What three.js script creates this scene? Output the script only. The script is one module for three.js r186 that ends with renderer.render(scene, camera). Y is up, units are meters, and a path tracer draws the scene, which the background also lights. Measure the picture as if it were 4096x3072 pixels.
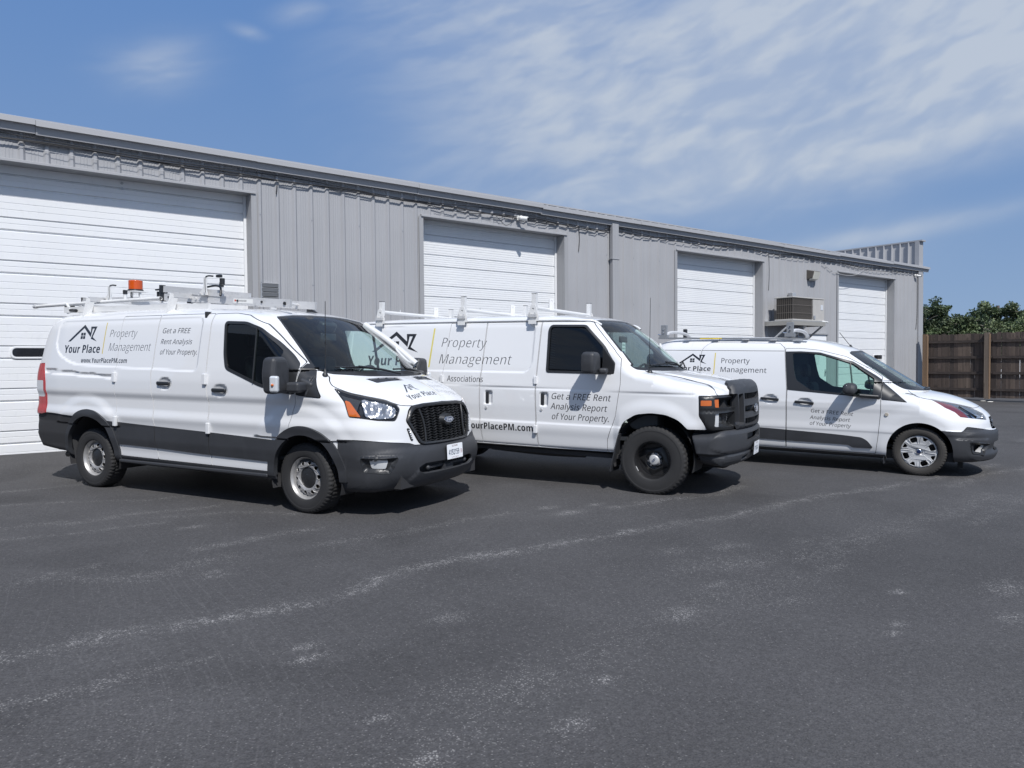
import * as THREE from 'three';
import { mergeGeometries, mergeVertices } from 'three/addons/utils/BufferGeometryUtils.js';
import { edgeTable, triTable } from 'three/addons/objects/MarchingCubes.js';
import { RoundedBoxGeometry } from 'three/addons/geometries/RoundedBoxGeometry.js';

// ------------------------------------------------------------------ camera, sky, sun, exposure
const scene = new THREE.Scene();
const EYE = 1.4906;
const camera = new THREE.PerspectiveCamera(55.83, 4 / 3, 0.1, 400);
camera.position.set(0, EYE, 0);
camera.rotation.set(-0.031142, 0, -0.008379, 'XYZ');
scene.add(camera);

const SUN_DIR = dirOf(50, 17);                       // elevation, azimuth from +z towards +x (degrees)
const sun = new THREE.DirectionalLight(0xffffff, 4.6);
sun.color.setRGB(1.0, 0.975, 0.945);
sun.position.copy(SUN_DIR).multiplyScalar(40).add(new THREE.Vector3(5, 0, -14));
sun.target.position.set(5, 0, -14);
sun.castShadow = true; sun.shadow.mapSize.set(4096, 4096); sun.shadow.radius = 1;
Object.assign(sun.shadow.camera, { left: -26, right: 26, top: 26, bottom: -26, near: 1, far: 120 });
scene.add(sun, sun.target);

const renderer = new THREE.WebGLRenderer({ antialias: true });
renderer.toneMapping = THREE.LinearToneMapping;
renderer.toneMappingExposure = 1.0;
renderer.shadowMap.enabled = true;

scene.background = makeSky();
scene.environment = scene.background;
scene.backgroundIntensity = 1; scene.environmentIntensity = 1;

// ------------------------------------------------------------------ small helpers
function dirOf(el, az) { const e = el * Math.PI / 180, a = az * Math.PI / 180; return new THREE.Vector3(Math.cos(e) * Math.sin(a), Math.sin(e), Math.cos(e) * Math.cos(a)); }
function mulberry(a) { return () => { a |= 0; a = a + 0x6D2B79F5 | 0; let t = Math.imul(a ^ a >>> 15, 1 | a); t = t + Math.imul(t ^ t >>> 7, 61 | t) ^ t; return ((t ^ t >>> 14) >>> 0) / 4294967296; }; }
function hash2(x, y) { let h = Math.imul(x, 374761393) + Math.imul(y, 668265263) | 0; h = Math.imul(h ^ h >>> 13, 1274126177); return ((h ^ h >>> 16) >>> 0) / 4294967296; }
function noise2(x, y) {
  const xi = Math.floor(x), yi = Math.floor(y), fx = x - xi, fy = y - yi, u = fx * fx * (3 - 2 * fx), v = fy * fy * (3 - 2 * fy);
  const a = hash2(xi, yi), b = hash2(xi + 1, yi), c = hash2(xi, yi + 1), d = hash2(xi + 1, yi + 1);
  return a + (b - a) * u + (c - a) * v + (a - b - c + d) * u * v;
}
function fbm(x, y, n) { let s = 0, a = 0.5, t = 0; for (let i = 0; i < n; i++) { s += a * noise2(x, y); t += a; a *= 0.5; x = x * 2.03 + 17.1; y = y * 2.03 - 9.7; } return s / t; }
function clamp(x, a = 0, b = 1) { return x < a ? a : x > b ? b : x; }
function sstep(a, b, x) { const t = clamp((x - a) / (b - a)); return t * t * (3 - 2 * t); }
function lerp(a, b, t) { return a + (b - a) * t; }
function interp(x, xs, ys) { if (x <= xs[0]) return ys[0]; for (let i = 1; i < xs.length; i++) if (x <= xs[i]) return ys[i - 1] + (ys[i] - ys[i - 1]) * (x - xs[i - 1]) / (xs[i] - xs[i - 1]); return ys[ys.length - 1]; }

function makeSky() {
  const W = 4096, H = 2048, data = new Float32Array(W * H * 4);
  // clear air: deep blue high up, paler and greyer towards the horizon
  for (let j = 0; j < H; j++) {
    const el = ((j + 0.5) / H - 0.5) * Math.PI, y = Math.sin(el);
    for (let i = 0; i < W; i++) {
      const az = ((i + 0.5) / W - 0.5) * 2 * Math.PI, ce = Math.cos(el), x = ce * Math.cos(az), z = ce * Math.sin(az), o = (j * W + i) * 4;
      const yy = Math.max(y, 0), t = Math.pow(1 - Math.min(yy / 0.62, 1), 1.9);
      let r = lerp(0.108, 0.290, t), g = lerp(0.235, 0.415, t), b = lerp(0.525, 0.60, t);
      const cs = x * SUN_DIR.x + y * SUN_DIR.y + z * SUN_DIR.z;      // thin bright air round the sun
      const glow = 0.24 * Math.pow(Math.max(0, 0.5 + 0.5 * cs), 5);
      r += glow * 0.95; g += glow; b += glow * 1.05;
      if (y > 0.004) {
        // cirrus: fine fibres, drawn out along one direction
        const A = Math.atan2(x, -z) * 57.29578, E = el * 57.29578, zen = sstep(50, 80, E);
        const wx = (fbm(A * 0.055 + 3.1, E * 0.085 + 1.7, 5) - 0.5) * 7, wy = (fbm(A * 0.06 - 8.3, E * 0.09 + 5.2, 5) - 0.5) * 4;
        const tilt = 0.26 + 0.008 * (E - 18), X = A + wx, Y = E + wy, al = X + Y * tilt, ac = Y - X * tilt;
        const f1 = fbm(al * 0.13, ac * 0.5, 6), f2 = fbm(al * 0.34 + 40, ac * 1.25 - 13, 6), f3 = fbm(A * 0.045 + 11.2, E * 0.07 - 4.4, 4);
        const cover = lerp(skyCover(A, E, f3), 0.4, zen);
        let d = cover * (0.46 + 0.52 * sstep(0.25, 0.78, f1 * 0.42 + f2 * 0.58) + 0.35 * (f3 - 0.5));
        d = clamp(d, 0, 1) * 0.80;
        const cr = 0.57 + glow * 0.6, cg = 0.625 + glow * 0.6, cb = 0.70 + glow * 0.6;
        r = lerp(r, cr, d); g = lerp(g, cg, d); b = lerp(b, cb, d);
      }
      data[o] = r; data[o + 1] = g; data[o + 2] = b; data[o + 3] = 1;
    }
  }
  const t = new THREE.DataTexture(data, W, H, THREE.RGBAFormat, THREE.FloatType);
  t.mapping = THREE.EquirectangularReflectionMapping; t.magFilter = THREE.LinearFilter; t.minFilter = THREE.LinearFilter; t.wrapS = THREE.RepeatWrapping; t.needsUpdate = true;
  return t;
}
function skyCover(a, e, broad) {
  // a: degrees to the right of straight ahead, e: degrees up. The thin sheet lies to the right and high up; the left and the low sky are clear.
  if (Math.abs(a) > 60) return sstep(0.35, 0.65, broad) * sstep(4, 14, e) * 0.85;
  const lo = lerp(8.5, 12.6, clamp((a + 5) / 40)), edge = sstep(lo - 1.5, lo + 3.2, e), left = sstep(-15, 4, a + (e - 16) * 0.35 - (broad - 0.5) * 14);
  const blob = (ca, ce, sa, se, k = 0) => { const dx = a - ca, dy = e - ce - k * dx; return Math.exp(-((dx / sa) ** 2 + (dy / se) ** 2)); };
  let c = edge * left * (0.72 + 0.5 * broad) * (0.86 + 0.24 * sstep(5, 30, a));
  c = Math.max(c, 0.75 * blob(-25.5, 20.2, 3.0, 1.5, 0.25), 0.5 * blob(-15.5, 24.6, 2.0, 0.8, 0.2), 0.45 * blob(-19.5, 23.0, 1.2, 0.4, -0.1));
  c = Math.max(c, 0.55 * blob(24, 8.2, 13, 0.7, 0.13), 0.3 * blob(22, 11.2, 6, 0.5, 0.05));
  c *= 1 - 0.35 * blob(0, 14.0, 6, 1.0, 0.1); c *= 1 - 0.55 * blob(14, 26.5, 9, 1.6, 0.05);
  return c + 0.12 * sstep(0.45, 0.7, broad) * sstep(-30, -5, a) * sstep(4, 9, e);
}
// ------------------------------------------------------------------ names, tags, geometry helpers
const usedNames = new Map();
function numbered(n) { const k = usedNames.get(n) ?? 0; usedNames.set(n, k + 1); return k ? n + '_' + String(k).padStart(3, '0') : n; }
function thing(name, label, category, group) { const o = new THREE.Group(); o.name = numbered(name); o.userData = { label, category }; if (group) o.userData.group = group; scene.add(o); return o; }
function part(parent, name, geo, m, label) {
  const o = new THREE.Mesh(Array.isArray(geo) ? join(geo) : geo, m); o.name = name; o.castShadow = o.receiveShadow = true; if (label) o.userData.label = label; parent.add(o); return o;
}
function struct(name, geo, m) { const o = new THREE.Mesh(geo, m); o.name = numbered(name); o.userData = { kind: 'structure' }; o.castShadow = o.receiveShadow = true; scene.add(o); return o; }
function tag(o, label, category, group) { o.userData = { ...o.userData, label, category }; if (group) o.userData.group = group; return o; }
function clean(g) { g = g.index ? g.toNonIndexed() : g; for (const k of Object.keys(g.attributes)) if (!['position', 'normal', 'uv'].includes(k)) g.deleteAttribute(k); if (!g.attributes.normal) g.computeVertexNormals(); if (!g.attributes.uv) g.setAttribute('uv', new THREE.BufferAttribute(new Float32Array(g.attributes.position.count * 2), 2)); g.groups = []; return g; }
function join(list) { return list.length === 1 ? list[0] : mergeGeometries(list.map(clean)); }
const M4 = THREE.Matrix4, V3 = THREE.Vector3;
function place(g, x = 0, y = 0, z = 0, rx = 0, ry = 0, rz = 0) { g.applyMatrix4(new M4().makeRotationFromEuler(new THREE.Euler(rx, ry, rz)).setPosition(x, y, z)); return g; }
function box(w, h, d, x = 0, y = 0, z = 0, rx = 0, ry = 0, rz = 0) { return place(new THREE.BoxGeometry(w, h, d), x, y, z, rx, ry, rz); }
function rbox(w, h, d, r, x = 0, y = 0, z = 0, rx = 0, ry = 0, rz = 0, s = 2) { return place(new RoundedBoxGeometry(w, h, d, s, Math.min(r, w / 2.02, h / 2.02, d / 2.02)), x, y, z, rx, ry, rz); }
function tube(pts, r, seg = 8, n) { const c = new THREE.CatmullRomCurve3(pts.map((p) => new V3(...p)), false, 'centripetal'); return new THREE.TubeGeometry(c, n ?? Math.max(2, pts.length * 6), r, seg, false); }
function bar(a, b, w, h, up = [0, 1, 0]) {          // a square bar from a to b
  const A = new V3(...a), B = new V3(...b), d = B.clone().sub(A), L = d.length(), x = d.normalize(), z = new V3().crossVectors(x, new V3(...up)).normalize(), y = new V3().crossVectors(z, x);
  const g = new THREE.BoxGeometry(L, h, w); g.applyMatrix4(new M4().makeBasis(x, y, z).setPosition(A.add(B).multiplyScalar(0.5))); return g;
}
function rod(a, b, r, seg = 10) { const A = new V3(...a), B = new V3(...b), d = B.clone().sub(A), g = new THREE.CylinderGeometry(r, r, d.length(), seg); g.applyMatrix4(new M4().makeRotationFromQuaternion(new THREE.Quaternion().setFromUnitVectors(new V3(0, 1, 0), d.clone().normalize())).setPosition(A.add(B).multiplyScalar(0.5))); return g; }
function cyl(r0, r1, h, seg, x = 0, y = 0, z = 0, rx = 0, ry = 0, rz = 0) { return place(new THREE.CylinderGeometry(r0, r1, h, seg), x, y, z, rx, ry, rz); }
function roundPoly(pts, r, n = 5) {                 // pts [x, y, radius?] -> rounded outline
  const out = [];
  pts.forEach((p, i) => {
    const a = pts[(i + pts.length - 1) % pts.length], b = pts[(i + 1) % pts.length], rr = p[2] ?? r;
    const ax = a[0] - p[0], ay = a[1] - p[1], bx = b[0] - p[0], by = b[1] - p[1], la = Math.hypot(ax, ay), lb = Math.hypot(bx, by);
    const t = Math.min(rr, la * 0.48, lb * 0.48);
    if (t < 1e-4) { out.push([p[0], p[1]]); return; }
    const s = [p[0] + ax / la * t, p[1] + ay / la * t], e = [p[0] + bx / lb * t, p[1] + by / lb * t];
    for (let k = 0; k <= n; k++) { const u = k / n, v = 1 - u; out.push([v * v * s[0] + 2 * u * v * p[0] + u * u * e[0], v * v * s[1] + 2 * u * v * p[1] + u * u * e[1]]); }
  });
  return out;
}
function shapeOf(pts, holes = []) { const s = new THREE.Shape(pts.map((p) => new THREE.Vector2(p[0], p[1]))); for (const h of holes) s.holes.push(new THREE.Path(h.map((p) => new THREE.Vector2(p[0], p[1])))); return s; }
function slab(pts, depth, bevel = 0, holes = [], seg = 2) { return new THREE.ExtrudeGeometry(shapeOf(pts, holes), { depth: Math.max(depth - 2 * bevel, 1e-4), bevelEnabled: bevel > 0, bevelSize: bevel, bevelThickness: bevel, bevelOffset: -bevel, bevelSegments: seg, curveSegments: 8 }); }
function circlePts(r, n, x = 0, y = 0) { const o = []; for (let i = 0; i < n; i++) o.push([x + r * Math.cos(i / n * 2 * Math.PI), y + r * Math.sin(i / n * 2 * Math.PI)]); return o; }
function sweep(profile, along, closed = false) {    // profile [[z, y], ...] pushed along x from along[0] to along[1]
  const P = [], I = [], n = profile.length, N = closed ? n : n - 1;
  for (let k = 0; k < N; k++) { const a = profile[k], b = profile[(k + 1) % n], o = P.length / 3; P.push(along[0], a[1], a[0], along[1], a[1], a[0], along[1], b[1], b[0], along[0], b[1], b[0]); I.push(o, o + 1, o + 2, o, o + 2, o + 3); }
  if (closed) for (const x of along) { const tri = THREE.ShapeUtils.triangulateShape(profile.map((p) => new THREE.Vector2(p[0], p[1])), []), o = P.length / 3; for (const p of profile) P.push(x, p[1], p[0]); for (const t of tri) I.push(o + t[0], o + t[1], o + t[2]); }
  const g = new THREE.BufferGeometry(); g.setAttribute('position', new THREE.BufferAttribute(new Float32Array(P), 3)); g.setIndex(I); g.computeVertexNormals(); return g;
}
function mat(r, g, b, rough = 0.6, metal = 0, extra = {}) { const m = new THREE.MeshPhysicalMaterial({ roughness: rough, metalness: metal, side: THREE.DoubleSide, ...extra }); m.color.setRGB(r, g, b); return m; }
function dataTex(W, H, fn, srgb = true, repeat) {   // fn(x, y) -> [r, g, b] linear 0..1
  const d = new Uint8Array(W * H * 4), enc = (v) => Math.round(255 * (srgb ? (v <= 0.0031308 ? 12.92 * v : 1.055 * Math.pow(v, 1 / 2.4) - 0.055) : clamp(v)));
  for (let y = 0; y < H; y++) for (let x = 0; x < W; x++) { const c = fn(x, y), o = (y * W + x) * 4; if (typeof c === 'number') d[o] = d[o + 1] = d[o + 2] = enc(clamp(c)); else { d[o] = enc(clamp(c[0])); d[o + 1] = enc(clamp(c[1])); d[o + 2] = enc(clamp(c[2])); } d[o + 3] = 255; }
  const t = new THREE.DataTexture(d, W, H); t.colorSpace = srgb ? THREE.SRGBColorSpace : THREE.NoColorSpace; t.wrapS = t.wrapT = THREE.RepeatWrapping; t.magFilter = THREE.LinearFilter; t.minFilter = THREE.LinearMipmapLinearFilter; t.generateMipmaps = true; t.needsUpdate = true;
  if (repeat) t.repeat.set(repeat[0], repeat[1]); return t;
}
function canvasTex(W, H, draw) { const c = document.createElement('canvas'); c.width = W; c.height = H; draw(c.getContext('2d'), W, H); const t = new THREE.CanvasTexture(c); t.colorSpace = THREE.SRGBColorSpace; t.magFilter = THREE.LinearFilter; t.anisotropy = 8; return t; }
// ------------------------------------------------------------------ ground
const FA = 0.6577045, WALL = 13.8133 * 0.945;        // turn of the long wall, its distance from the camera
const wallDist = (x, z) => WALL - (-Math.sin(FA) * x - Math.cos(FA) * z);
const groundY = (x, z) => -0.008 * x + 0.082 * sstep(1.9, 0.15, wallDist(x, z));
const STREAKS = [
  [0.125, 1.0, [-2.59, -3.61], [-2.41, -3.78], [-2.19, -3.88], [-1.95, -3.98], [-1.66, -4.22], [-1.18, -4.47], [-0.91, -4.98], [-0.38, -5.45], [0.47, -5.94], [1.47, -6.57], [2.1, -6.92], [2.94, -7.66], [3.61, -8.06], [4.81, -8.83], [7, -10.4]],
  [0.08, 0.75, [-2.4, -2.95], [-2.03, -3.21], [-1.87, -3.35], [-1.67, -3.53], [-1.54, -3.6]], [0.11, 0.7, [-4.9, -6.2], [-4.11, -6.68], [-3.78, -6.98], [-3.11, -7.37], [-2.87, -7.61]],
  [0.08, 0.55, [-4.21, -6.06], [-3.73, -6.31], [-3.25, -6.68]], [0.12, 0.8, [-2.52, -5.72], [-2.25, -5.98], [-1.96, -6.31], [-1.76, -6.4]], [0.1, 0.7, [-6.3, -7.9], [-5.52, -8.53], [-5.25, -8.77]],
  [0.12, 0.55, [-3.34, -4.68], [-3.27, -5.03], [-3.06, -5.23]], [0.16, 0.6, [-3.03, -4.98], [-2.57, -4.93], [-2.34, -5.32], [-2.16, -5.52]], [0.13, 0.6, [-1.54, -5.87], [-1.03, -6.22], [-0.47, -6.82], [-0.04, -7.08]],
  [0.12, 0.8, [1.05, -7.36], [1.47, -7.67], [2.34, -8.14], [2.75, -8.59]], [0.09, 0.5, [-5.29, -7.43], [-4.93, -7.62], [-4.02, -7.74], [-3.66, -7.94]], [0.1, 0.5, [-3.38, -6.93], [-2.79, -7.14], [-2.14, -7.03]],
  [0.14, 0.7, [5.2, -8.6], [6.3, -9.6], [7.6, -10.3], [9.4, -12]], [0.16, 0.6, [6.0, -8.3], [7.6, -9.2], [9.6, -10.9]], [0.2, 0.5, [4.2, -6.6], [5.6, -7.9], [7.4, -9.1]], [0.3, 0.22, [-0.5, -2.6], [0.1, -3.3], [0.9, -4.2], [1.9, -5.0]],
  [0.25, 0.5, [1.2, -5.2], [2.4, -5.6], [3.6, -6.6], [5.4, -8.0]], [0.22, 0.6, [9.5, -13.5], [12.5, -16], [16, -19]], [0.3, 0.5, [11, -13], [14, -15.6], [19, -20]]];
const SPOTS = [[0.99, -4.24, 0.16, 0.9], [1.36, -4.79, 0.13, 0.7], [2.3, -5.2, 0.16, 0.6], [1.73, -4.46, 0.14, 0.5], [2.49, -4.64, 0.06, 1.4], [2.18, -4.07, 0.06, 1.4], [2.08, -3.93, 0.05, 1.4], [3.24, -4.71, 0.2, 0.8], [2.9, -4.16, 0.12, 0.7], [0.49, -5.94, 0.12, 0.5], [1.72, -5.79, 0.2, 0.6], [2.39, -5.94, 0.16, 0.5],
  [0.23, -2.92, 0.1, 0.9], [0.42, -3.34, 0.07, 1.1], [0.05, -3.31, 0.25, 0.5], [1.26, -5.65, 0.15, 0.4], [-1.09, -3.74, 0.08, 0.9], [-1.03, -3.6, 0.08, 1.1], [-2.13, -5.09, 0.09, 0.8], [-2.06, -5.0, 0.09, 0.8], [-0.39, -4.16, 0.14, 0.7], [-0.33, -2.67, 0.08, 1.1], [-2.89, -6.49, 0.12, 0.9], [-0.23, -3.2, 0.3, 0.25], [-0.57, -2.99, 0.05, 1.3],
  [0.55, -7.1, 0.16, 1.2], [0.35, -7.35, 0.12, 1.1], [0.85, -7.5, 0.1, 0.9]];
const SCRATCH = [[[-3.9, -7.3], [-2.82, -6.02], [-2.64, -5.32], [-2.08, -4.49], [-1.78, -4.09], [-1.46, -3.58], [-1.17, -3.09], [-1.01, -2.5]], [[-2.3, -3.95], [-2.17, -3.75], [-1.9, -3.42], [-1.69, -3.09], [-1.47, -2.5]], [[-2.2, -5.2], [-1.59, -4.4], [-0.72, -3.09]], [[-3.2, -5.2], [-2.7, -4.4], [-2.2, -3.4]]];
function segDist(x, z, a, b) { const dx = b[0] - a[0], dz = b[1] - a[1], t = clamp(((x - a[0]) * dx + (z - a[1]) * dz) / (dx * dx + dz * dz)); return Math.hypot(x - a[0] - t * dx, z - a[1] - t * dz); }
function wornField(x0, z0, S, N) {                   // how bare the stones lie, on an N x N grid over a square of side S
  const f = new Float32Array(N * N), px = S / N;
  const stamp = (cx, cz, r, fn) => { for (let j = Math.max(0, Math.floor((cz - r - z0) / px)); j < Math.min(N, (cz + r - z0) / px); j++) for (let i = Math.max(0, Math.floor((cx - r - x0) / px)); i < Math.min(N, (cx + r - x0) / px); i++) fn(j * N + i, x0 + (i + 0.5) * px, z0 + (j + 0.5) * px); };
  for (const [w, s, ...pts] of STREAKS) for (let k = 1; k < pts.length; k++) {
    const a = pts[k - 1], b = pts[k], L = Math.hypot(b[0] - a[0], b[1] - a[1]);
    stamp((a[0] + b[0]) / 2, (a[1] + b[1]) / 2, L / 2 + w * 3, (o, x, z) => { const d = segDist(x + (noise2(x * 3, z * 3) - 0.5) * 0.12, z + (noise2(x * 3 + 9, z * 3) - 0.5) * 0.12, a, b); f[o] = Math.max(f[o], s * Math.exp(-((d / w) ** 2) * 1.9) * (0.35 + 0.65 * sstep(0.15, 0.6, fbm(x * 4, z * 4, 3))) * (0.3 + 0.7 * sstep(0.3, 0.7, noise2(x * 30, z * 30)))); });
  }
  for (const [cx, cz, r, s] of SPOTS) stamp(cx, cz, r * 2.4, (o, x, z) => { const dx = (x - cx) * 0.79 - (z - cz) * 0.61, dz = ((x - cx) * 0.61 + (z - cz) * 0.79) * 1.7; f[o] = Math.max(f[o], s * Math.exp(-(dx * dx + dz * dz) / (r * r)) * (0.35 + 0.9 * noise2(x * 26, z * 26))); });
  return f;
}
function asphaltTex(x0, z0, S, N, stones) {
  const worn = wornField(x0, z0, S, N), px = S / N;
  const tone = new Float32Array(N * N);
  const scr = new Float32Array(N * N);
  for (const s of SCRATCH) for (let rep = 0; rep < 9; rep++) {       // brush lines left in the sealer
    const off = (rep - 4) * 0.085 + (hash2(rep, s.length) - 0.5) * 0.05;
    for (let k = 1; k < s.length; k++) { const a = s[k - 1], b = s[k], L = Math.hypot(b[0] - a[0], b[1] - a[1]), nx = -(b[1] - a[1]) / L, nz = (b[0] - a[0]) / L; for (let t = 0; t < L; t += px * 0.7) { const x = a[0] + (b[0] - a[0]) * t / L + nx * off, z = a[1] + (b[1] - a[1]) * t / L + nz * off, i = Math.floor((x - x0) / px), j = Math.floor((z - z0) / px); if (i >= 0 && j >= 0 && i < N && j < N && noise2(x * 5 + rep * 7, z * 5) > 0.42) scr[j * N + i] = 1; } }
  }
  return dataTex(N, N, (i, j) => {
    const x = x0 + (i + 0.5) * px, z = z0 + (j + 0.5) * px, gx = Math.floor(x / 0.005), gz = Math.floor(z / 0.005);
    const broad = fbm(x * 0.55, z * 0.55, 3), mid = fbm(x * 2.3 + 5, z * 2.3, 2);
    let v = 0.060 * (0.74 + 0.36 * broad + 0.2 * mid) * (0.74 + 0.52 * hash2(gx, gz)) * (0.85 + 0.3 * noise2(x * 70, z * 70));
    const dk = sstep(0.62, 0.8, fbm(x * 0.9 + 31, z * 0.9, 3)); v *= 1 - 0.16 * dk;
    let w = worn[j * N + i];
    const spread = sstep(0.45, 0.75, fbm(x * 0.7 - 3, z * 0.7 + 8, 3));
    const chance = stones * (0.007 + 0.020 * spread + w * 0.28), h = hash2(gx + 7919, gz - 104729);
    let r = v * 1.03, g = v * 1.0, b = v * 1.015;
    if (h < chance) { const s = 0.12 + 0.21 * hash2(gx - 33, gz + 71) * (0.5 + w); r = s * 1.02; g = s * 0.985; b = s * 0.95; }
    else { const u = w * 0.012 + scr[j * N + i] * 0.016; r += u; g += u * 0.97; b += u * 0.95; }
    return [r, g, b];
  });
}
{
  const bumpTex = dataTex(1024, 1024, (i, j) => { const g = hash2(i >> 1, j >> 1), n = noise2(i / 3.2, j / 3.2); return 0.55 * n + 0.35 * g; }, false);
  const sheet = (x0, z0, sx, sz, tex, bumpRep, nx, nz) => {
    const g = new THREE.PlaneGeometry(sx, sz, nx, nz); g.rotateX(-Math.PI / 2); g.translate(x0 + sx / 2, 0, z0 + sz / 2);
    const p = g.attributes.position, uv = g.attributes.uv;
    for (let k = 0; k < p.count; k++) { const x = p.getX(k), z = p.getZ(k); p.setY(k, groundY(x, z)); uv.setXY(k, (x - x0) / 10, (z - z0) / 10); }
    g.computeVertexNormals();
    const b = bumpTex.clone(); b.repeat.set(bumpRep, bumpRep); b.needsUpdate = true;
    const m = mat(1, 1, 1, 0.86, 0, { map: tex, bumpMap: b, bumpScale: 0.0035, specularIntensity: 0.6 });
    return struct('asphalt', g, m);
  };
  sheet(-8, -12, 10, 10, asphaltTex(-8, -12, 10, 2048, 1), 4, 40, 40);
  sheet(2, -12, 10, 10, asphaltTex(2, -12, 10, 2048, 1), 4, 40, 40);
  const far = asphaltTex(-8, -32, 20, 2048, 1); far.repeat.set(0.5, 0.5);
  sheet(-8, -32, 20, 20, far, 4, 80, 80);
  const far2 = asphaltTex(12, -32, 20, 2048, 1); far2.repeat.set(0.5, 0.5);
  sheet(12, -32, 20, 20, far2, 4, 40, 40); sheet(12, -12, 20, 42, far2, 4, 8, 8);
  sheet(-8, -2, 20, 32, far, 4, 8, 8); sheet(-48, -32, 40, 62, far, 4, 60, 60); sheet(32, -32, 120, 62, far2, 4, 8, 8); sheet(-48, -150, 200, 118, far2, 4, 20, 20);
}
// ------------------------------------------------------------------ the long metal building (x along the wall, z out of it)
const KB = 0.945, U = (u) => u * KB, Hh = (h, p = 0) => EYE + (h - EYE) * KB * (1 - p / 13.81), PR = (p) => p * KB;
const dirtTex = dataTex(512, 512, (i, j) => { const x = i / 512, y = j / 512; const v = 0.90 + 0.13 * fbm(x * 9, y * 5, 4) - 0.09 * sstep(0.55, 0.85, fbm(x * 40, y * 3, 3)); return [v, v, v]; });
const cladTex = dataTex(512, 512, (i, j) => { const x = i / 512 * 6, y = j / 512 * 6; const st = fbm(x * 9, y * 0.7, 3), bl = fbm(x * 1.1 + 4, y * 1.3, 3); const v = 0.92 + 0.09 * st + 0.10 * (bl - 0.5); return [v * 1.0, v * 1.0, v * 1.0]; });
const doorTex = dataTex(512, 512, (i, j) => { const x = i / 512 * 5, y = j / 512 * 5; const st = fbm(x * 2.2, y * 0.9, 4), sp = sstep(0.78, 0.9, noise2(x * 30, y * 22)) * 0.08; const v = 0.96 + 0.05 * st - sp * 0.4; return [v, v, v * 0.995]; });
const wallM = mat(0.345, 0.348, 0.360, 0.5, 0, { map: cladTex, specularIntensity: 0.6 }), trimM = mat(0.34, 0.343, 0.354, 0.45, 0, { map: dirtTex, specularIntensity: 0.6 }), gutterM = mat(0.35, 0.352, 0.362, 0.42, 0, { map: dirtTex }), doorM = mat(0.72, 0.73, 0.742, 0.42, 0, { map: doorTex }), jambM = mat(0.32, 0.322, 0.33, 0.55, 0, { map: dirtTex });
const rubberM = mat(0.018, 0.018, 0.019, 0.75), darkGlassM = mat(0.012, 0.013, 0.016, 0.08), concreteM = mat(0.42, 0.41, 0.39, 0.9, 0, { map: dirtTex }), galvM = mat(0.46, 0.47, 0.48, 0.42, 0.55), cableM = mat(0.02, 0.02, 0.022, 0.55), whitePlasticM = mat(0.72, 0.72, 0.7, 0.45), boltM = mat(0.42, 0.43, 0.44, 0.4, 0.6);
const building = thing('warehouse_building', 'long low grey corrugated metal building with white roll-up doors behind the vans', 'building');
building.position.set(-Math.sin(FA) * WALL, 0, -Math.cos(FA) * WALL); building.rotation.y = FA;
const TOPH = 5.36, HDR = 4.675, REC = 0.30;
const OPEN = [[-0.15, 4.51], [8.23, 12.352], [16.74, 21.015], [25.83, 30.179]];
const RIBS = [];
for (const [a, b, n] of [[-1.757, 0.955, 8], [0.955, 8.056, 21], [8.056, 14.542, 19], [14.542, 21.312, 19], [21.312, 25.314, 11], [25.314, 31.789, 19], [31.789, 32.46, 2]]) for (let i = 0; i < n; i++) RIBS.push(a + (b - a) * i / n);
RIBS.push(32.46);
function ribProfile(a, b) {                          // one bay, rib at a, to the next rib: [u, z]
  const W = b - a, o = [[a - 0.052, 0], [a - 0.02, 0.036], [a + 0.02, 0.036], [a + 0.052, 0]];
  for (const t of [0.36, 0.5, 0.64]) o.push([a + W * t - 0.012, 0], [a + W * t - 0.006, 0.0045], [a + W * t + 0.006, 0.0045], [a + W * t + 0.012, 0]);
  o.push([b - 0.052, 0]); return o;
}
function bayStrip(prof, u0, u1, y0, y1) {            // clipped to [u0, u1]
  const pts = []; const at = (p, q, u) => [u, p[1] + (q[1] - p[1]) * (u - p[0]) / (q[0] - p[0])];
  for (let k = 0; k < prof.length; k++) { const p = prof[k], q = prof[k + 1]; if (p[0] >= u0 && p[0] <= u1) pts.push(p); if (q) { if (p[0] < u0 && q[0] > u0) pts.push(at(p, q, u0)); if (p[0] < u1 && q[0] > u1) pts.push(at(p, q, u1)); } }
  if (pts.length < 2) return null;
  const P = [], I = [], UV = [];
  for (let k = 0; k + 1 < pts.length; k++) { const o = P.length / 3; for (const [p, y] of [[pts[k], y0], [pts[k + 1], y0], [pts[k + 1], y1], [pts[k], y1]]) { P.push(U(p[0]), y, p[1] * KB); UV.push(p[0] / 6, y / 6); } I.push(o, o + 1, o + 2, o, o + 2, o + 3); }
  const g = new THREE.BufferGeometry(); g.setAttribute('position', new THREE.BufferAttribute(new Float32Array(P), 3)); g.setAttribute('uv', new THREE.BufferAttribute(new Float32Array(UV), 2)); g.setIndex(I); g.computeVertexNormals(); return g.toNonIndexed();
}
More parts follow.
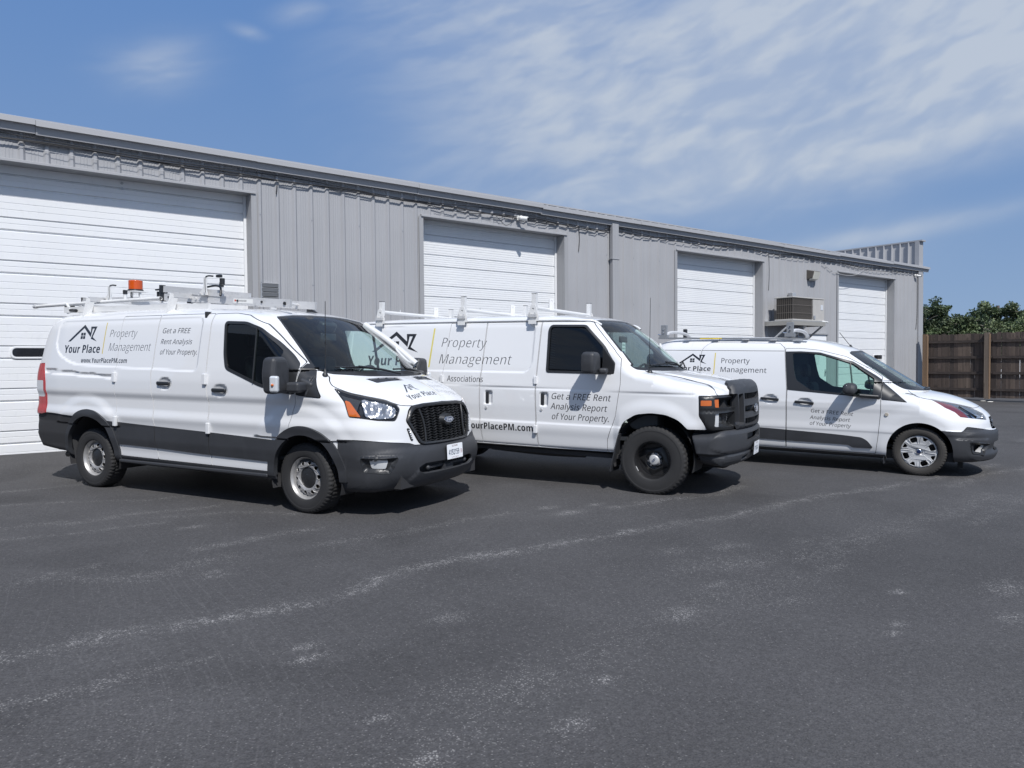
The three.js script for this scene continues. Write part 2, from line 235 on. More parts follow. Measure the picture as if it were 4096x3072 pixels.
for (let i = 0; i + 1 < RIBS.length; i += 3) {       // sheets of three bays, cut round the door openings
  const end = Math.min(i + 3, RIBS.length - 1), bays = [];
  const s0 = RIBS[i] - 0.052, s1 = RIBS[end] - 0.052;
  const cuts = [s0, ...OPEN.flat().filter((u) => u > s0 && u < s1), s1];
  for (let c = 0; c + 1 < cuts.length; c++) {
    const m = (cuts[c] + cuts[c + 1]) / 2, over = OPEN.some(([a, b]) => m > a && m < b), y0 = over ? Hh(HDR + 0.01) : 0.03;
    for (let k = i; k < end; k++) { const g = bayStrip(ribProfile(RIBS[k], RIBS[k + 1]), cuts[c], cuts[c + 1], y0, Hh(TOPH)); if (g) bays.push(g); }
  }
  if (bays.length) part(building, 'wall_panel', bays, wallM);
}
for (let i = 1; i < RIBS.length; i += 3) {           // screw heads in rows on every third rib
  const u = RIBS[i]; if (OPEN.some(([a, b]) => u > a && u < b)) continue; const g = [];
  for (let h = 0.5; h < 5; h += 1.27) g.push(cyl(0.011, 0.011, 0.009, 6, U(u), Hh(h), 0.036 * KB + 0.004, Math.PI / 2, 0, 0));
  part(building, 'screw_row', g, boltM).userData.kind = 'stuff';
}
// base slab under the wall, body of the building behind the sheets
part(building, 'slab_edge', box(U(33.2), 0.2, 0.35, U(15.9), 0.0, -0.10), concreteM);
part(building, 'gable_wall', [box(0.12, Hh(5.3), 14, U(32.5), Hh(5.3) / 2, -7.2), box(0.12, Hh(5.3), 14, U(-2.0), Hh(5.3) / 2, -7.2), box(U(34.5), Hh(5.3), 0.12, U(15.25), Hh(5.3) / 2, -14.2), box(U(34.4), Hh(5.3), 0.1, U(15.25), Hh(5.3) / 2, -0.9)], trimM);
part(building, 'roof', sweep([[-0.05, Hh(5.42)], [-14.4, Hh(5.42) + 0.95], [-14.4, Hh(5.42) + 0.92], [-0.05, Hh(5.42) - 0.03]], [U(-2.2), U(32.2)], true), gutterM);
// eave: stepped roof edge over the gutter, in lengths
const edgeProf = [[0.20, 5.398], [0.205, 5.31], [0.165, 5.309], [0.163, 5.302], [0.145, 5.30], [0.12, 5.166], [0.0, 5.16]].map(([p, h]) => [PR(p), Hh(h, p)]);
edgeProf.unshift([-0.05, Hh(5.42, 0)]);
const SEAMS = [-2.2, 1.138, 4.561, 8.043, 11.524, 15.03, 18.5, 22, 25.6, 29.756, 33.05];
for (let i = 0; i + 1 < SEAMS.length; i++) {
  const dy = -0.014 * ((i * 5) % 3) / 2 - 0.035 * Math.sin(Math.PI * clamp((SEAMS[i] - 2) / 28)), lip = (i % 2) * 0.003;
  part(building, 'gutter_section', sweep(edgeProf.map(([z, y]) => [z + lip, y + dy]), [U(SEAMS[i]) + 0.002, U(SEAMS[i + 1]) + (i % 2 ? 0.02 : -0.002)], true), gutterM);
}
// corner trim at the far end
part(building, 'corner_trim', [box(U(0.42), Hh(5.2), 0.05, U(32.54), Hh(5.2) / 2, 0.03), box(0.05, Hh(5.2), 0.3, U(32.54) + U(0.19), Hh(5.2) / 2, -0.12)], trimM);
part(building, 'downspout', [rbox(U(0.235), Hh(5.1), 0.11, 0.012, U(14.09), Hh(5.1) / 2 + 0.03, 0.092), box(U(0.30), 0.02, 0.13, U(14.09), Hh(4.2), 0.095), box(U(0.3), 0.02, 0.13, U(14.09), Hh(1.6), 0.095)], trimM);
// raised end wall seen over the roof
{
  const yb = Hh(5.0), yt = Hh(6.41), g = [], x = U(32.215);
  part(building, 'parapet_frame', [box(0.34, 0.055, 9.4, U(32.4), yt, -4.5), box(0.36, yt - yb, 0.16, U(32.4), (yt + yb) / 2, 0.02), box(0.02, yt - yb, 9.2, U(32.6), (yt + yb) / 2, -4.6)], trimM);
  for (let i = 0; i < 26; i++) { const z = -0.36 - i * 0.325; const prof = [[z, 0], [z + 0.02, -0.07], [z + 0.06, -0.07], [z + 0.08, 0], [z + 0.325 - 0.1, 0.0], [z + 0.245, 0.012], [z + 0.325, 0.0]]; const P = [], I = []; prof.forEach(([zz, xx]) => P.push(x + 0.05 + xx, yb, zz, x + 0.05 + xx, yt - 0.03, zz)); for (let k = 0; k + 1 < prof.length; k++) I.push(2 * k, 2 * k + 1, 2 * k + 3, 2 * k, 2 * k + 3, 2 * k + 2); const q = new THREE.BufferGeometry(); q.setAttribute('position', new THREE.BufferAttribute(new Float32Array(P), 3)); q.setIndex(I); q.computeVertexNormals(); part(building, 'parapet_panel', q.toNonIndexed(), wallM); }
}
// roll-up doors
function doorSection(w, y0, y1, ribs, strong) {      // one horizontal section: outline in (z, y) pushed along x
  const p = [[0, y0 + 0.003]]; const H = y1 - y0;
  const groove = (y, d, s) => p.push([0, y - s], [-d, y - s * 0.35], [-d, y + s * 0.2], [0, y + s]);
  p.push([0.0, y0 + 0.004]);
  for (const [t, d, s] of ribs) groove(y0 + H * t, d, s);
  p.push([0, y1 - 0.026], [-0.022, y1 - 0.014], [-0.022, y1 - 0.002], [-0.004, y1]);
  const g = sweep(p, [0, w]); const pos = g.attributes.position, uv = new Float32Array(pos.count * 2); for (let i = 0; i < pos.count; i++) { uv[2 * i] = pos.getX(i) / 5; uv[2 * i + 1] = pos.getY(i) / 5; } g.setAttribute('uv', new THREE.BufferAttribute(uv, 2)); return g.toNonIndexed();
}
OPEN.forEach(([a, b], di) => {
  const d = new THREE.Group(); d.name = 'roll_up_door'; building.add(d);
  d.userData.label = ['white roll-up door at the left edge, behind the nearest van', 'white ribbed roll-up door second from the left', 'white ribbed roll-up door third from the left', 'white ribbed roll-up door nearest the far corner'][di];
  const z = -PR(REC), w = U(b - a) + 0.02, period = di ? 0.676 : 0.669, first = di ? 0.245 : 0.468;
  const ribs = di ? [[0.06, 0.004, 0.008], [0.13, 0.004, 0.008], [0.20, 0.004, 0.008], [0.27, 0.004, 0.008], [0.345, 0.02, 0.019], [0.42, 0.004, 0.008], [0.5, 0.004, 0.008], [0.58, 0.004, 0.008], [0.66, 0.004, 0.008], [0.74, 0.004, 0.008], [0.82, 0.004, 0.008], [0.9, 0.004, 0.008]]
    : [[0.17, 0.005, 0.006], [0.325, 0.005, 0.006], [0.48, 0.005, 0.006], [0.69, 0.022, 0.021], [0.845, 0.005, 0.006]];
  for (let k = -1; first + k * period < HDR; k++) {
    const h0 = Math.max(0.0, first + k * period), h1 = Math.min(HDR + 0.05, first + (k + 1) * period); if (h1 - h0 < 0.05) continue;
    const y0 = Hh(h0, -REC), y1 = Hh(h1, -REC), full = h1 - h0 > period * 0.98;
    const g = doorSection(w, y0, y1, full ? ribs : ribs.map(([t, dd, s]) => [k < 0 ? (t * period - (period - (h1 - h0))) / (h1 - h0) : t * period / (h1 - h0), dd, s]).filter(([t]) => t > 0.03 && t < 0.95));
    g.translate(U(a) - 0.01, 0, z); part(d, 'door_panel', g, doorM);
  }
  part(d, 'bottom_seal', box(w, 0.035, 0.03, U((a + b) / 2), Hh(0.012, -REC), z + 0.012), rubberM);
  part(d, 'door_stop', box(0.05, Hh(HDR), 0.03, U(b) - 0.02, Hh(HDR) / 2, z + 0.02), doorM);
  if (di === 0) for (const u of [0.775, 2.6]) { const W = 0.72, y = Hh(1.696, -REC), hh = 0.066; part(d, 'door_window', slab(roundPoly([[-W / 2, -hh], [W / 2, -hh], [W / 2, hh], [-W / 2, hh]], 0.066), 0.02), darkGlassM).position.set(U(u) + W / 2, y, z - 0.004); part(d, 'window_rim', slab(roundPoly([[-W / 2 - 0.03, -hh - 0.03], [W / 2 + 0.03, -hh - 0.03], [W / 2 + 0.03, hh + 0.03], [-W / 2 - 0.03, hh + 0.03]], 0.09), 0.03, 0.006, [roundPoly([[-W / 2, -hh], [W / 2, -hh], [W / 2, hh], [-W / 2, hh]], 0.066)]), doorM).position.set(U(u) + W / 2, y, z - 0.006); }
  if (di === 3) { const W = 0.62, hh = 0.075; part(d, 'door_window', slab(roundPoly([[-W / 2, -hh], [W / 2, -hh], [W / 2, hh], [-W / 2, hh]], 0.05), 0.02), darkGlassM).position.set(U(29.53), Hh(1.54, -REC), z - 0.004); part(d, 'window_rim', slab(roundPoly([[-W / 2 - 0.03, -hh - 0.03], [W / 2 + 0.03, -hh - 0.03], [W / 2 + 0.03, hh + 0.03], [-W / 2 - 0.03, hh + 0.03]], 0.06), 0.03, 0.006, [roundPoly([[-W / 2, -hh], [W / 2, -hh], [W / 2, hh], [-W / 2, hh]], 0.05)]), doorM).position.set(U(29.53), Hh(1.54, -REC), z - 0.006); }
  if (di === 0) for (const h of [4.56, 4.47]) part(d, 'bolt', cyl(0.022, 0.022, 0.02, 10, U(2.41), Hh(h, -REC), z + 0.008, Math.PI / 2), galvM);//0.022, 0.022, 0.02, 10, U(2.41), Hh(4.47, -REC), z + 0.008, Math.PI / 2)], galvM);
  // metal trim round the opening: two jambs, the head and its drip edge
  const yh = Hh(HDR);
  part(building, 'door_jamb', [box(0.03, yh, 0.31, U(b) + 0.015, yh / 2, -0.13), box(0.1, yh, 0.016, U(b) + 0.05, yh / 2, 0.03)], jambM);
  part(building, 'door_jamb', [box(0.03, yh, 0.31, U(a) - 0.015, yh / 2, -0.13), box(0.1, yh, 0.016, U(a) - 0.05, yh / 2, 0.03)], jambM);
  part(building, 'door_head', [box(U(b - a) + 0.02, 0.02, 0.29, U((a + b) / 2), yh + 0.012, -0.14)], jambM);
  part(building, 'drip_edge', sweep([[0.0, yh + 0.045], [0.03, yh + 0.043], [0.062, yh + 0.03], [0.064, yh - 0.004], [0.058, yh - 0.004], [0.0, yh + 0.002]], [U(a) - 0.055, U(b) + 0.075], true), trimM);
});
// vent grille
{
  const v = new THREE.Group(); v.name = 'vent_grille'; building.add(v); v.userData.label = 'small square metal louvre low on the wall'; const x0 = U(4.655), x1 = U(5.012), y0 = Hh(2.66), y1 = Hh(3.012), cx = (x0 + x1) / 2, w = x1 - x0;
  part(v, 'frame', slab([[-w / 2, 0], [w / 2, 0], [w / 2, y1 - y0], [-w / 2, y1 - y0]], 0.06, 0.004, [[[-w / 2 + 0.018, 0.018], [w / 2 - 0.018, 0.018], [w / 2 - 0.018, y1 - y0 - 0.018], [-w / 2 + 0.018, y1 - y0 - 0.018]]]), galvM).position.set(cx, y0, 0.0);
  part(v, 'backing', box(w, y1 - y0, 0.01, cx, (y0 + y1) / 2, 0.004), rubberM);
  for (let i = 0; i < 4; i++) part(v, 'louvre', bar([x0 + 0.02, y0 + 0.055 + i * 0.083, 0.045], [x1 - 0.02, y0 + 0.055 + i * 0.083, 0.045], 0.012, 0.07, [0, 1, 0.5]), galvM);
}
// white walk door under the air conditioner
{
  const d = new THREE.Group(); d.name = 'walk_door'; building.add(d); d.userData.label = 'plain white metal walk door'; const x0 = U(23.6), x1 = U(24.95), y1 = Hh(2.29);
  part(d, 'door_leaf', rbox(x1 - x0, y1, 0.05, 0.006, (x0 + x1) / 2, y1 / 2 + 0.05, 0.03), mat(0.78, 0.79, 0.8, 0.4));
  part(d, 'frame', [box(0.07, y1 + 0.05, 0.08, x0 - 0.035, y1 / 2 + 0.05, 0.04), box(0.07, y1 + 0.05, 0.08, x1 + 0.035, y1 / 2 + 0.05, 0.04), box(x1 - x0 + 0.18, 0.05, 0.1, (x0 + x1) / 2, y1 + 0.085, 0.05)], trimM);
  part(d, 'panel_line', [box(0.28, 0.5, 0.006, (x0 + x1) / 2 + 0.05, 1.55, 0.056)], mat(0.7, 0.71, 0.72, 0.4));
  part(d, 'lock_plate', [rbox(0.06, 0.22, 0.02, 0.005, x1 - 0.09, 1.02, 0.065), cyl(0.028, 0.028, 0.06, 12, x1 - 0.09, 1.06, 0.09, Math.PI / 2)], galvM);
}
// ------------------------------------------------------------------ things fixed to the wall
const onWall = (name, label, cat, u, h, group) => { const o = thing(name, label, cat, group); o.position.copy(building.localToWorld(new V3(U(u), Hh(h), 0))); o.rotation.y = FA; return o; };
building.updateMatrixWorld(true);
{
  const o = onWall('wall_lamp', 'bronze wall pack lamp with ribbed glass high on the wall, above the air conditioner', 'lamp', 23.92, 4.25);
  part(o, 'housing', slab([[0, 0.02], [0.2, 0.05], [0.26, 0.27], [0.02, 0.33], [0, 0.33]], 0.42, 0.012).rotateY(-Math.PI / 2).translate(0.21, 0, 0), mat(0.10, 0.09, 0.08, 0.5));
  part(o, 'lens', slab([[0.06, -0.02], [0.2, 0.02], [0.285, 0.25], [0.22, 0.26]], 0.36, 0.012).rotateY(-Math.PI / 2).translate(0.18, 0, 0), mat(0.62, 0.61, 0.55, 0.35, 0));
}
function camUnit(name, label, u, h, big) {
  const o = onWall(name, label, 'camera', u, h), s = big ? 1 : 0.8;
  part(o, 'mount', [cyl(0.055 * s, 0.06 * s, 0.05, 16, 0, 0, 0.05, Math.PI / 2), rod([0, 0, 0.05], [0.03, -0.02, 0.16 * s], 0.02 * s)], whitePlasticM);
  part(o, 'camera_body', [cyl(0.05 * s, 0.05 * s, 0.17 * s, 18, 0.06, -0.03, 0.21 * s, Math.PI / 2 + 0.2, 0, -0.5), new THREE.SphereGeometry(0.055 * s, 14, 10).translate(0.02, -0.01, 0.14 * s)], whitePlasticM);
  part(o, 'lens', cyl(0.035 * s, 0.035 * s, 0.01, 16, 0.104, -0.05, 0.285 * s, Math.PI / 2 + 0.2, 0, -0.5), darkGlassM);
}
camUnit('security_camera', 'small white security camera above the second roll-up door', 10.85, 4.93, true);
camUnit('security_camera', 'small white security camera under the eave at the far corner of the building', 32.0, 4.95, false);
{
  const o = onWall('junction_box', 'small grey junction box on the wall above the air conditioner', 'junction box', 22.6, 3.55); part(o, 'cover', rbox(0.2, 0.3, 0.16, 0.012, 0, 0.02, 0.12), galvM); part(o, 'conduit', rod([0, -0.12, 0.06], [0, -1.0, 0.06], 0.022), galvM);
}
{ // air conditioner on its bracket shelf
  const sh = onWall('bracket_shelf', 'galvanised bracket shelf on the wall carrying the air conditioner', 'shelf', 21.143, 0), y = Hh(2.726, 0.9) - 0.06, w = 1.92, d = 0.93;
  part(sh, 'shelf_top', [box(w, 0.02, d, w / 2, y + 0.05, d / 2)], galvM);
  part(sh, 'edge_beam', [box(w, 0.13, 0.03, w / 2, y - 0.02, d), box(0.03, 0.13, d, 0, y - 0.02, d / 2), box(0.03, 0.13, d, w, y - 0.02, d / 2)], mat(0.33, 0.32, 0.295, 0.6, 0.2, { map: dirtTex }));
  for (const x of [0.03, w * 0.5, w - 0.03]) part(sh, 'brace', bar([x, y - 0.08, d - 0.08], [x, y - 0.72, 0.04], 0.05, 0.05), galvM);
  part(sh, 'drain_pipe', tube([[w * 0.92, y + 0.08, d - 0.1], [w * 0.98, y + 0.06, d - 0.02], [w + 0.28, y + 0.05, d - 0.06]], 0.025), whitePlasticM);
  const ac = onWall('air_conditioner', 'beige air conditioner with rusty wire grille on a wall shelf', 'air conditioner', 21.3, 0), y0 = y + 0.065, H = 0.70, W = 1.78, Dp = 0.60, z1 = 0.89, z0 = z1 - Dp, gw = 1.12;
  const beige = mat(0.44, 0.425, 0.40, 0.55, 0, { map: dirtTex }), coil = mat(0.012, 0.011, 0.011, 0.9), wire = mat(0.24, 0.215, 0.19, 0.6, 0.2);
  part(ac, 'casing', [box(W - gw, H - 0.05, Dp, gw + (W - gw) / 2, y0 + H / 2, z1 - Dp / 2)], beige);
  part(ac, 'top_cover', rbox(W + 0.03, 0.035, Dp + 0.03, 0.012, W / 2, y0 + H, z1 - Dp / 2), beige);
  part(ac, 'base_pan', rbox(W + 0.02, 0.04, Dp + 0.02, 0.01, W / 2, y0 + 0.02, z1 - Dp / 2), beige);
  part(ac, 'coil', box(gw - 0.03, H - 0.06, Dp - 0.06, gw / 2 + 0.01, y0 + H / 2, z1 - Dp / 2), coil);
  const wires = []; const n = 19;
  for (let i = 0; i <= n; i++) wires.push(box(0.008, H - 0.05, 0.008, 0.005 + gw * i / n, y0 + H / 2, z1 - 0.004));
  for (let i = 0; i <= 9; i++) wires.push(box(0.008, H - 0.05, 0.008, 0.001, y0 + H / 2, z1 - Dp * i / 9));
  for (const t of [0.33, 0.67]) wires.push(box(gw, 0.008, 0.008, gw / 2, y0 + H * t, z1 + 0.003), box(0.008, 0.008, Dp, -0.004, y0 + H * t, z1 - Dp / 2));
  part(ac, 'wire_guard', wires, wire).userData.kind = 'stuff';
  part(ac, 'service_panel', [box(0.14, 0.16, 0.008, W - 0.14, y0 + H * 0.62, z1 + 0.005)], mat(0.55, 0.57, 0.6, 0.4));
  part(ac, 'vent_slot', box(0.09, 0.10, 0.03, gw + 0.07, y0 + 0.12, z1 + 0.01), galvM);
}
{ // cables strung below the eave
  const o = thing('utility_cables', 'black cables looped along the wall just under the eave', 'cable'); o.position.copy(building.position); o.rotation.y = FA;
  const rnd = mulberry(77);
  const run = (u0, u1, h0, h1, sag, step, r, jitter, m = cableM) => { const pts = []; const n = Math.round((u1 - u0) / step); for (let i = 0; i <= n; i++) { const t = i / n; pts.push([U(lerp(u0, u1, t)), Hh(lerp(h0, h1, t) - (i % 2 ? sag : 0) + (rnd() - 0.5) * jitter), 0.05 + rnd() * 0.02 + (i % 2 ? 0.02 : 0)]); } part(o, 'cable', tube(pts, r, 6, n * 5), m); };
  run(-1, 13.9, 5.06, 4.95, 0.05, 1.2, 0.012, 0.03); run(-1, 13.5, 5.03, 4.93, 0.03, 1.7, 0.009, 0.05); run(0.3, 12.8, 5.12, 5.02, 0.07, 2.4, 0.008, 0.05);
  run(-1, 5, 5.09, 4.96, 0.05, 1.5, 0.005, 0.03); run(8.1, 13.9, 4.95, 4.98, 0.08, 1.1, 0.009, 0.04); run(13.8, 32.2, 5.0, 5.06, 0.06, 1.6, 0.012, 0.05); run(14.2, 31, 5.06, 5.0, 0.12, 2.7, 0.008, 0.07);
  const grey = mat(0.5, 0.5, 0.5, 0.5);
  run(0.9, 3.3, 4.93, 4.84, 0.01, 0.8, 0.004, 0.02, grey); run(8.5, 10.4, 4.85, 4.89, 0.02, 0.6, 0.004, 0.02, grey);
  part(o, 'cable', tube([[U(10.2), Hh(4.9), 0.06], [U(10.45), Hh(4.72), 0.07], [U(10.62), Hh(4.78), 0.06], [U(10.7), Hh(4.95), 0.06]], 0.006), cableM);
  part(o, 'cable', tube([[U(24.6), Hh(4.9), 0.06], [U(25.6), Hh(4.62), 0.06], [U(26.9), Hh(4.62), 0.06], [U(27.6), Hh(4.86), 0.06]], 0.008), grey);
  part(o, 'cable', tube([[U(5.0), Hh(4.9), 0.06], [U(4.98), Hh(4.72), 0.06]], 0.01), cableM);
  part(o, 'cable', tube([[U(21.32), Hh(4.95), 0.06], [U(21.36), Hh(4.3), 0.05], [U(21.33), Hh(3.75), 0.05]], 0.009), cableM);
  part(o, 'cable', tube([[U(12.83), Hh(4.95), 0.06], [U(12.86), Hh(4.6), 0.05], [U(12.83), Hh(4.3), 0.05]], 0.009), cableM);
  part(o, 'cable', tube([[U(32.15), Hh(4.9), 0.06], [U(32.17), Hh(3.2), 0.05], [U(32.1), Hh(2.7), 0.05]], 0.01), cableM);
}
// ------------------------------------------------------------------ van bodies
// A body is the zero surface of f(x, y, z): a side outline pushed across, a width for every (x, y), rounded where they meet.
// It is meshed once, then panels, glass and trim are cut out of the skin along outlines drawn on it.
function spline(pts, step = 0.03) {                  // dense closed outline through pts; a point with a third value 1 keeps its corner
  const out = []; const n = pts.length, cubic = (p0, p1, p2, p3, t) => { const t2 = t * t, t3 = t2 * t; return 0.5 * (2 * p1 + (p2 - p0) * t + (2 * p0 - 5 * p1 + 4 * p2 - p3) * t2 + (3 * p1 - p0 - 3 * p2 + p3) * t3); };
  for (let i = 0; i < n; i++) {
    const b = pts[i], c = pts[(i + 1) % n]; let a = pts[(i + n - 1) % n], d = pts[(i + 2) % n];
    if (b[2]) a = [2 * b[0] - c[0], 2 * b[1] - c[1]]; if (c[2]) d = [2 * c[0] - b[0], 2 * c[1] - b[1]];
    const L = Math.hypot(c[0] - b[0], c[1] - b[1]), k = Math.max(1, Math.min(10, Math.round(L / step)));
    for (let j = 0; j < k; j++) { const t = j / k, s = 0.5 * Math.min(1, 1); out.push([cubic(a[0], b[0], c[0], d[0], t), cubic(a[1], b[1], c[1], d[1], t)]); }
  }
  return out;
}
function sdPoly(P) {                                  // signed distance to a closed outline, negative inside
  const n = P.length, X = new Float64Array(n), Y = new Float64Array(n), EX = new Float64Array(n), EY = new Float64Array(n), IL = new Float64Array(n);
  for (let i = 0; i < n; i++) { const a = P[i], b = P[(i + 1) % n]; X[i] = a[0]; Y[i] = a[1]; EX[i] = b[0] - a[0]; EY[i] = b[1] - a[1]; IL[i] = 1 / (EX[i] * EX[i] + EY[i] * EY[i] + 1e-20); }
  return (x, y) => {
    let best = 1e9, inside = false;
    for (let i = 0; i < n; i++) {
      const wx = x - X[i], wy = y - Y[i]; let t = (wx * EX[i] + wy * EY[i]) * IL[i]; t = t < 0 ? 0 : t > 1 ? 1 : t;
      const dx = wx - EX[i] * t, dy = wy - EY[i] * t, d = dx * dx + dy * dy; if (d < best) best = d;
      if ((Y[i] > y) !== (Y[i] + EY[i] > y) && x < X[i] + EX[i] * (y - Y[i]) / EY[i]) inside = !inside;
    }
    const d = Math.sqrt(best); return inside ? -d : d;
  };
}
function smax(a, b, k) { const h = Math.max(k - Math.abs(a - b), 0) / k; return Math.max(a, b) + h * h * k * 0.25; }
function mono(xs, ys) {                               // smooth curve through (x, y) without overshoot
  const n = xs.length, d = [], m = []; for (let i = 0; i + 1 < n; i++) d.push((ys[i + 1] - ys[i]) / (xs[i + 1] - xs[i]));
  m.push(d[0]); for (let i = 1; i + 1 < n; i++) m.push(d[i - 1] * d[i] <= 0 ? 0 : 2 * d[i - 1] * d[i] / (d[i - 1] + d[i])); m.push(d[n - 2]);
  return (x) => { if (x <= xs[0]) return ys[0]; if (x >= xs[n - 1]) return ys[n - 1]; let i = 0; while (x > xs[i + 1]) i++; const h = xs[i + 1] - xs[i], t = (x - xs[i]) / h, t2 = t * t, t3 = t2 * t; return (2 * t3 - 3 * t2 + 1) * ys[i] + (t3 - 2 * t2 + t) * h * m[i] + (-2 * t3 + 3 * t2) * ys[i + 1] + (t3 - t2) * h * m[i + 1]; };
}
function gradOf(f, x, y, z, o) { const e = 0.0015; o[0] = f(x + e, y, z) - f(x - e, y, z); o[1] = f(x, y + e, z) - f(x, y - e, z); o[2] = f(x, y, z + e) - f(x, y, z - e); const l = Math.hypot(o[0], o[1], o[2]) || 1; o[0] /= l; o[1] /= l; o[2] /= l; return l / (2 * e); }
// a cut-out skin: positions, triangles, and the surface it lies on
class Skin {
  constructor(f, pos, tri) { this.f = f; this.pos = pos; this.tri = tri; }
  static mesh(f, lo, hi, cell) {                      // marching cubes over the half z >= 0
    const nx = Math.ceil((hi[0] - lo[0]) / cell) + 1, ny = Math.ceil((hi[1] - lo[1]) / cell) + 1, nz = Math.ceil((hi[2] - 0) / cell) + 1, val = new Float32Array(nx * ny * nz);
    const id = (i, j, k) => (k * ny + j) * nx + i;
    const cs = 3;                                     // look at every third node first; fill in only near the surface
    const cx = Math.ceil(nx / cs) + 1, cy = Math.ceil(ny / cs) + 1, cz = Math.ceil(nz / cs) + 1, co = new Float32Array(cx * cy * cz);
    for (let k = 0; k < cz; k++) for (let j = 0; j < cy; j++) for (let i = 0; i < cx; i++) co[(k * cy + j) * cx + i] = f(lo[0] + i * cs * cell, lo[1] + j * cs * cell, k * cs * cell);
    const near = cell * cs * 2.6;
    for (let k = 0; k < nz; k++) for (let j = 0; j < ny; j++) for (let i = 0; i < nx; i++) { const c = co[((k / cs | 0) * cy + (j / cs | 0)) * cx + (i / cs | 0)]; val[id(i, j, k)] = Math.abs(c) > near ? c : f(lo[0] + i * cell, lo[1] + j * cell, k * cell); }
    const pos = [], tri = [], vert = new Map(), CO = [[0, 0, 0], [1, 0, 0], [1, 1, 0], [0, 1, 0], [0, 0, 1], [1, 0, 1], [1, 1, 1], [0, 1, 1]], ED = [[0, 1], [1, 2], [2, 3], [3, 0], [4, 5], [5, 6], [6, 7], [7, 4], [0, 4], [1, 5], [2, 6], [3, 7]];
    // corner order of the tables: x, then y, then z bits (0 1 3 2 / 4 5 7 6)
    for (let k = 0; k + 1 < nz; k++) for (let j = 0; j + 1 < ny; j++) for (let i = 0; i + 1 < nx; i++) {
      const c = CO.map(([a, b, d]) => id(i + a, j + b, k + d)); let cube = 0; for (let q = 0; q < 8; q++) if (val[c[q]] < 0) cube |= 1 << q;
      const bits = edgeTable[cube]; if (!bits) continue;
      const ev = [];
      for (let e = 0; e < 12; e++) if (bits & (1 << e)) {
        const [a, b] = ED[e], A = c[a], B = c[b], key = A < B ? A * 8 + (B - A === 1 ? 0 : B - A === nx ? 1 : 2) : B * 8 + (A - B === 1 ? 0 : A - B === nx ? 1 : 2);
        let v = vert.get(key);
        if (v === undefined) { const va = val[A], vb = val[B], t = va / (va - vb), p = CO[a], q = CO[b]; v = pos.length / 3; pos.push(lo[0] + (i + p[0] + (q[0] - p[0]) * t) * cell, lo[1] + (j + p[1] + (q[1] - p[1]) * t) * cell, (k + p[2] + (q[2] - p[2]) * t) * cell); vert.set(key, v); }
        ev[e] = v;
      }
      for (let t = cube * 16; triTable[t] !== -1; t += 3) tri.push(ev[triTable[t]], ev[triTable[t + 1]], ev[triTable[t + 2]]);
    }
    const s = new Skin(f, pos, tri); for (let v = 0; v < pos.length / 3; v++) s.settle(v); s.drop();
    let turn = 0; const o = [0, 0, 0]; for (let i = 0; i < tri.length; i += 300) { const [a, b, c] = [tri[i] * 3, tri[i + 1] * 3, tri[i + 2] * 3]; const u = [0, 1, 2].map((q) => pos[b + q] - pos[a + q]), w = [0, 1, 2].map((q) => pos[c + q] - pos[a + q]); gradOf(f, pos[a], pos[a + 1], pos[a + 2], o); turn += (u[1] * w[2] - u[2] * w[1]) * o[0] + (u[2] * w[0] - u[0] * w[2]) * o[1] + (u[0] * w[1] - u[1] * w[0]) * o[2] > 0 ? 1 : -1; }
    if (turn < 0) for (let i = 0; i < s.tri.length; i += 3) [s.tri[i + 1], s.tri[i + 2]] = [s.tri[i + 2], s.tri[i + 1]];
    return s;
  }
  settle(v, n = 3) {                                  // move a vertex onto the surface
    const p = this.pos, o = [0, 0, 0]; let x = p[3 * v], y = p[3 * v + 1], z = p[3 * v + 2]; const flat = z < 1e-6;
    for (let k = 0; k < n; k++) { const d = this.f(x, y, z); if (Math.abs(d) < 2e-5) break; const g = gradOf(this.f, x, y, z, o); const s = Math.max(-0.02, Math.min(0.02, d / Math.max(g, 0.3))); x -= o[0] * s; y -= o[1] * s; if (!flat) z = Math.max(0, z - o[2] * s); }
    p[3 * v] = x; p[3 * v + 1] = y; p[3 * v + 2] = z;
  }
  drop() { const t = []; const p = this.pos; for (let i = 0; i < this.tri.length; i += 3) { const [a, b, c] = [this.tri[i], this.tri[i + 1], this.tri[i + 2]]; if (a !== b && b !== c && a !== c) t.push(a, b, c); } this.tri = t; }
  sub(tri) { return new Skin(this.f, this.pos, tri); }
  cut(d) {                                            // -> [inside (d < 0), outside]; the edge is moved to where d is 0
    const p = this.pos, used = new Map(), val = (v) => { let q = used.get(v); if (q === undefined) { q = d(p[3 * v], p[3 * v + 1], p[3 * v + 2]); if (Math.abs(q) < 4e-4) q = q < 0 ? -4e-4 : 4e-4; used.set(v, q); } return q; };
    const mid = new Map(), I = [], O = [];
    const edge = (a, b) => { const k = a < b ? a + '_' + b : b + '_' + a; let m = mid.get(k); if (m !== undefined) return m; let lo = a, hi = b; let t = val(a) / (val(a) - val(b));
      const P = (s) => [0, 1, 2].map((q) => p[3 * lo + q] + (p[3 * hi + q] - p[3 * lo + q]) * s);
      let s0 = 0, s1 = 1, f0 = val(a), f1 = val(b); for (let it = 0; it < 5; it++) { t = s0 + (s1 - s0) * clamp(f0 / (f0 - f1), 0.08, 0.92); const q = P(t), v = d(q[0], q[1], q[2]); if (Math.abs(v) < 3e-5) break; if ((v < 0) === (f0 < 0)) { s0 = t; f0 = v; } else { s1 = t; f1 = v; } }
      m = p.length / 3; const q = P(t); p.push(q[0], q[1], q[2]); this.settle(m, 2); mid.set(k, m); return m; };
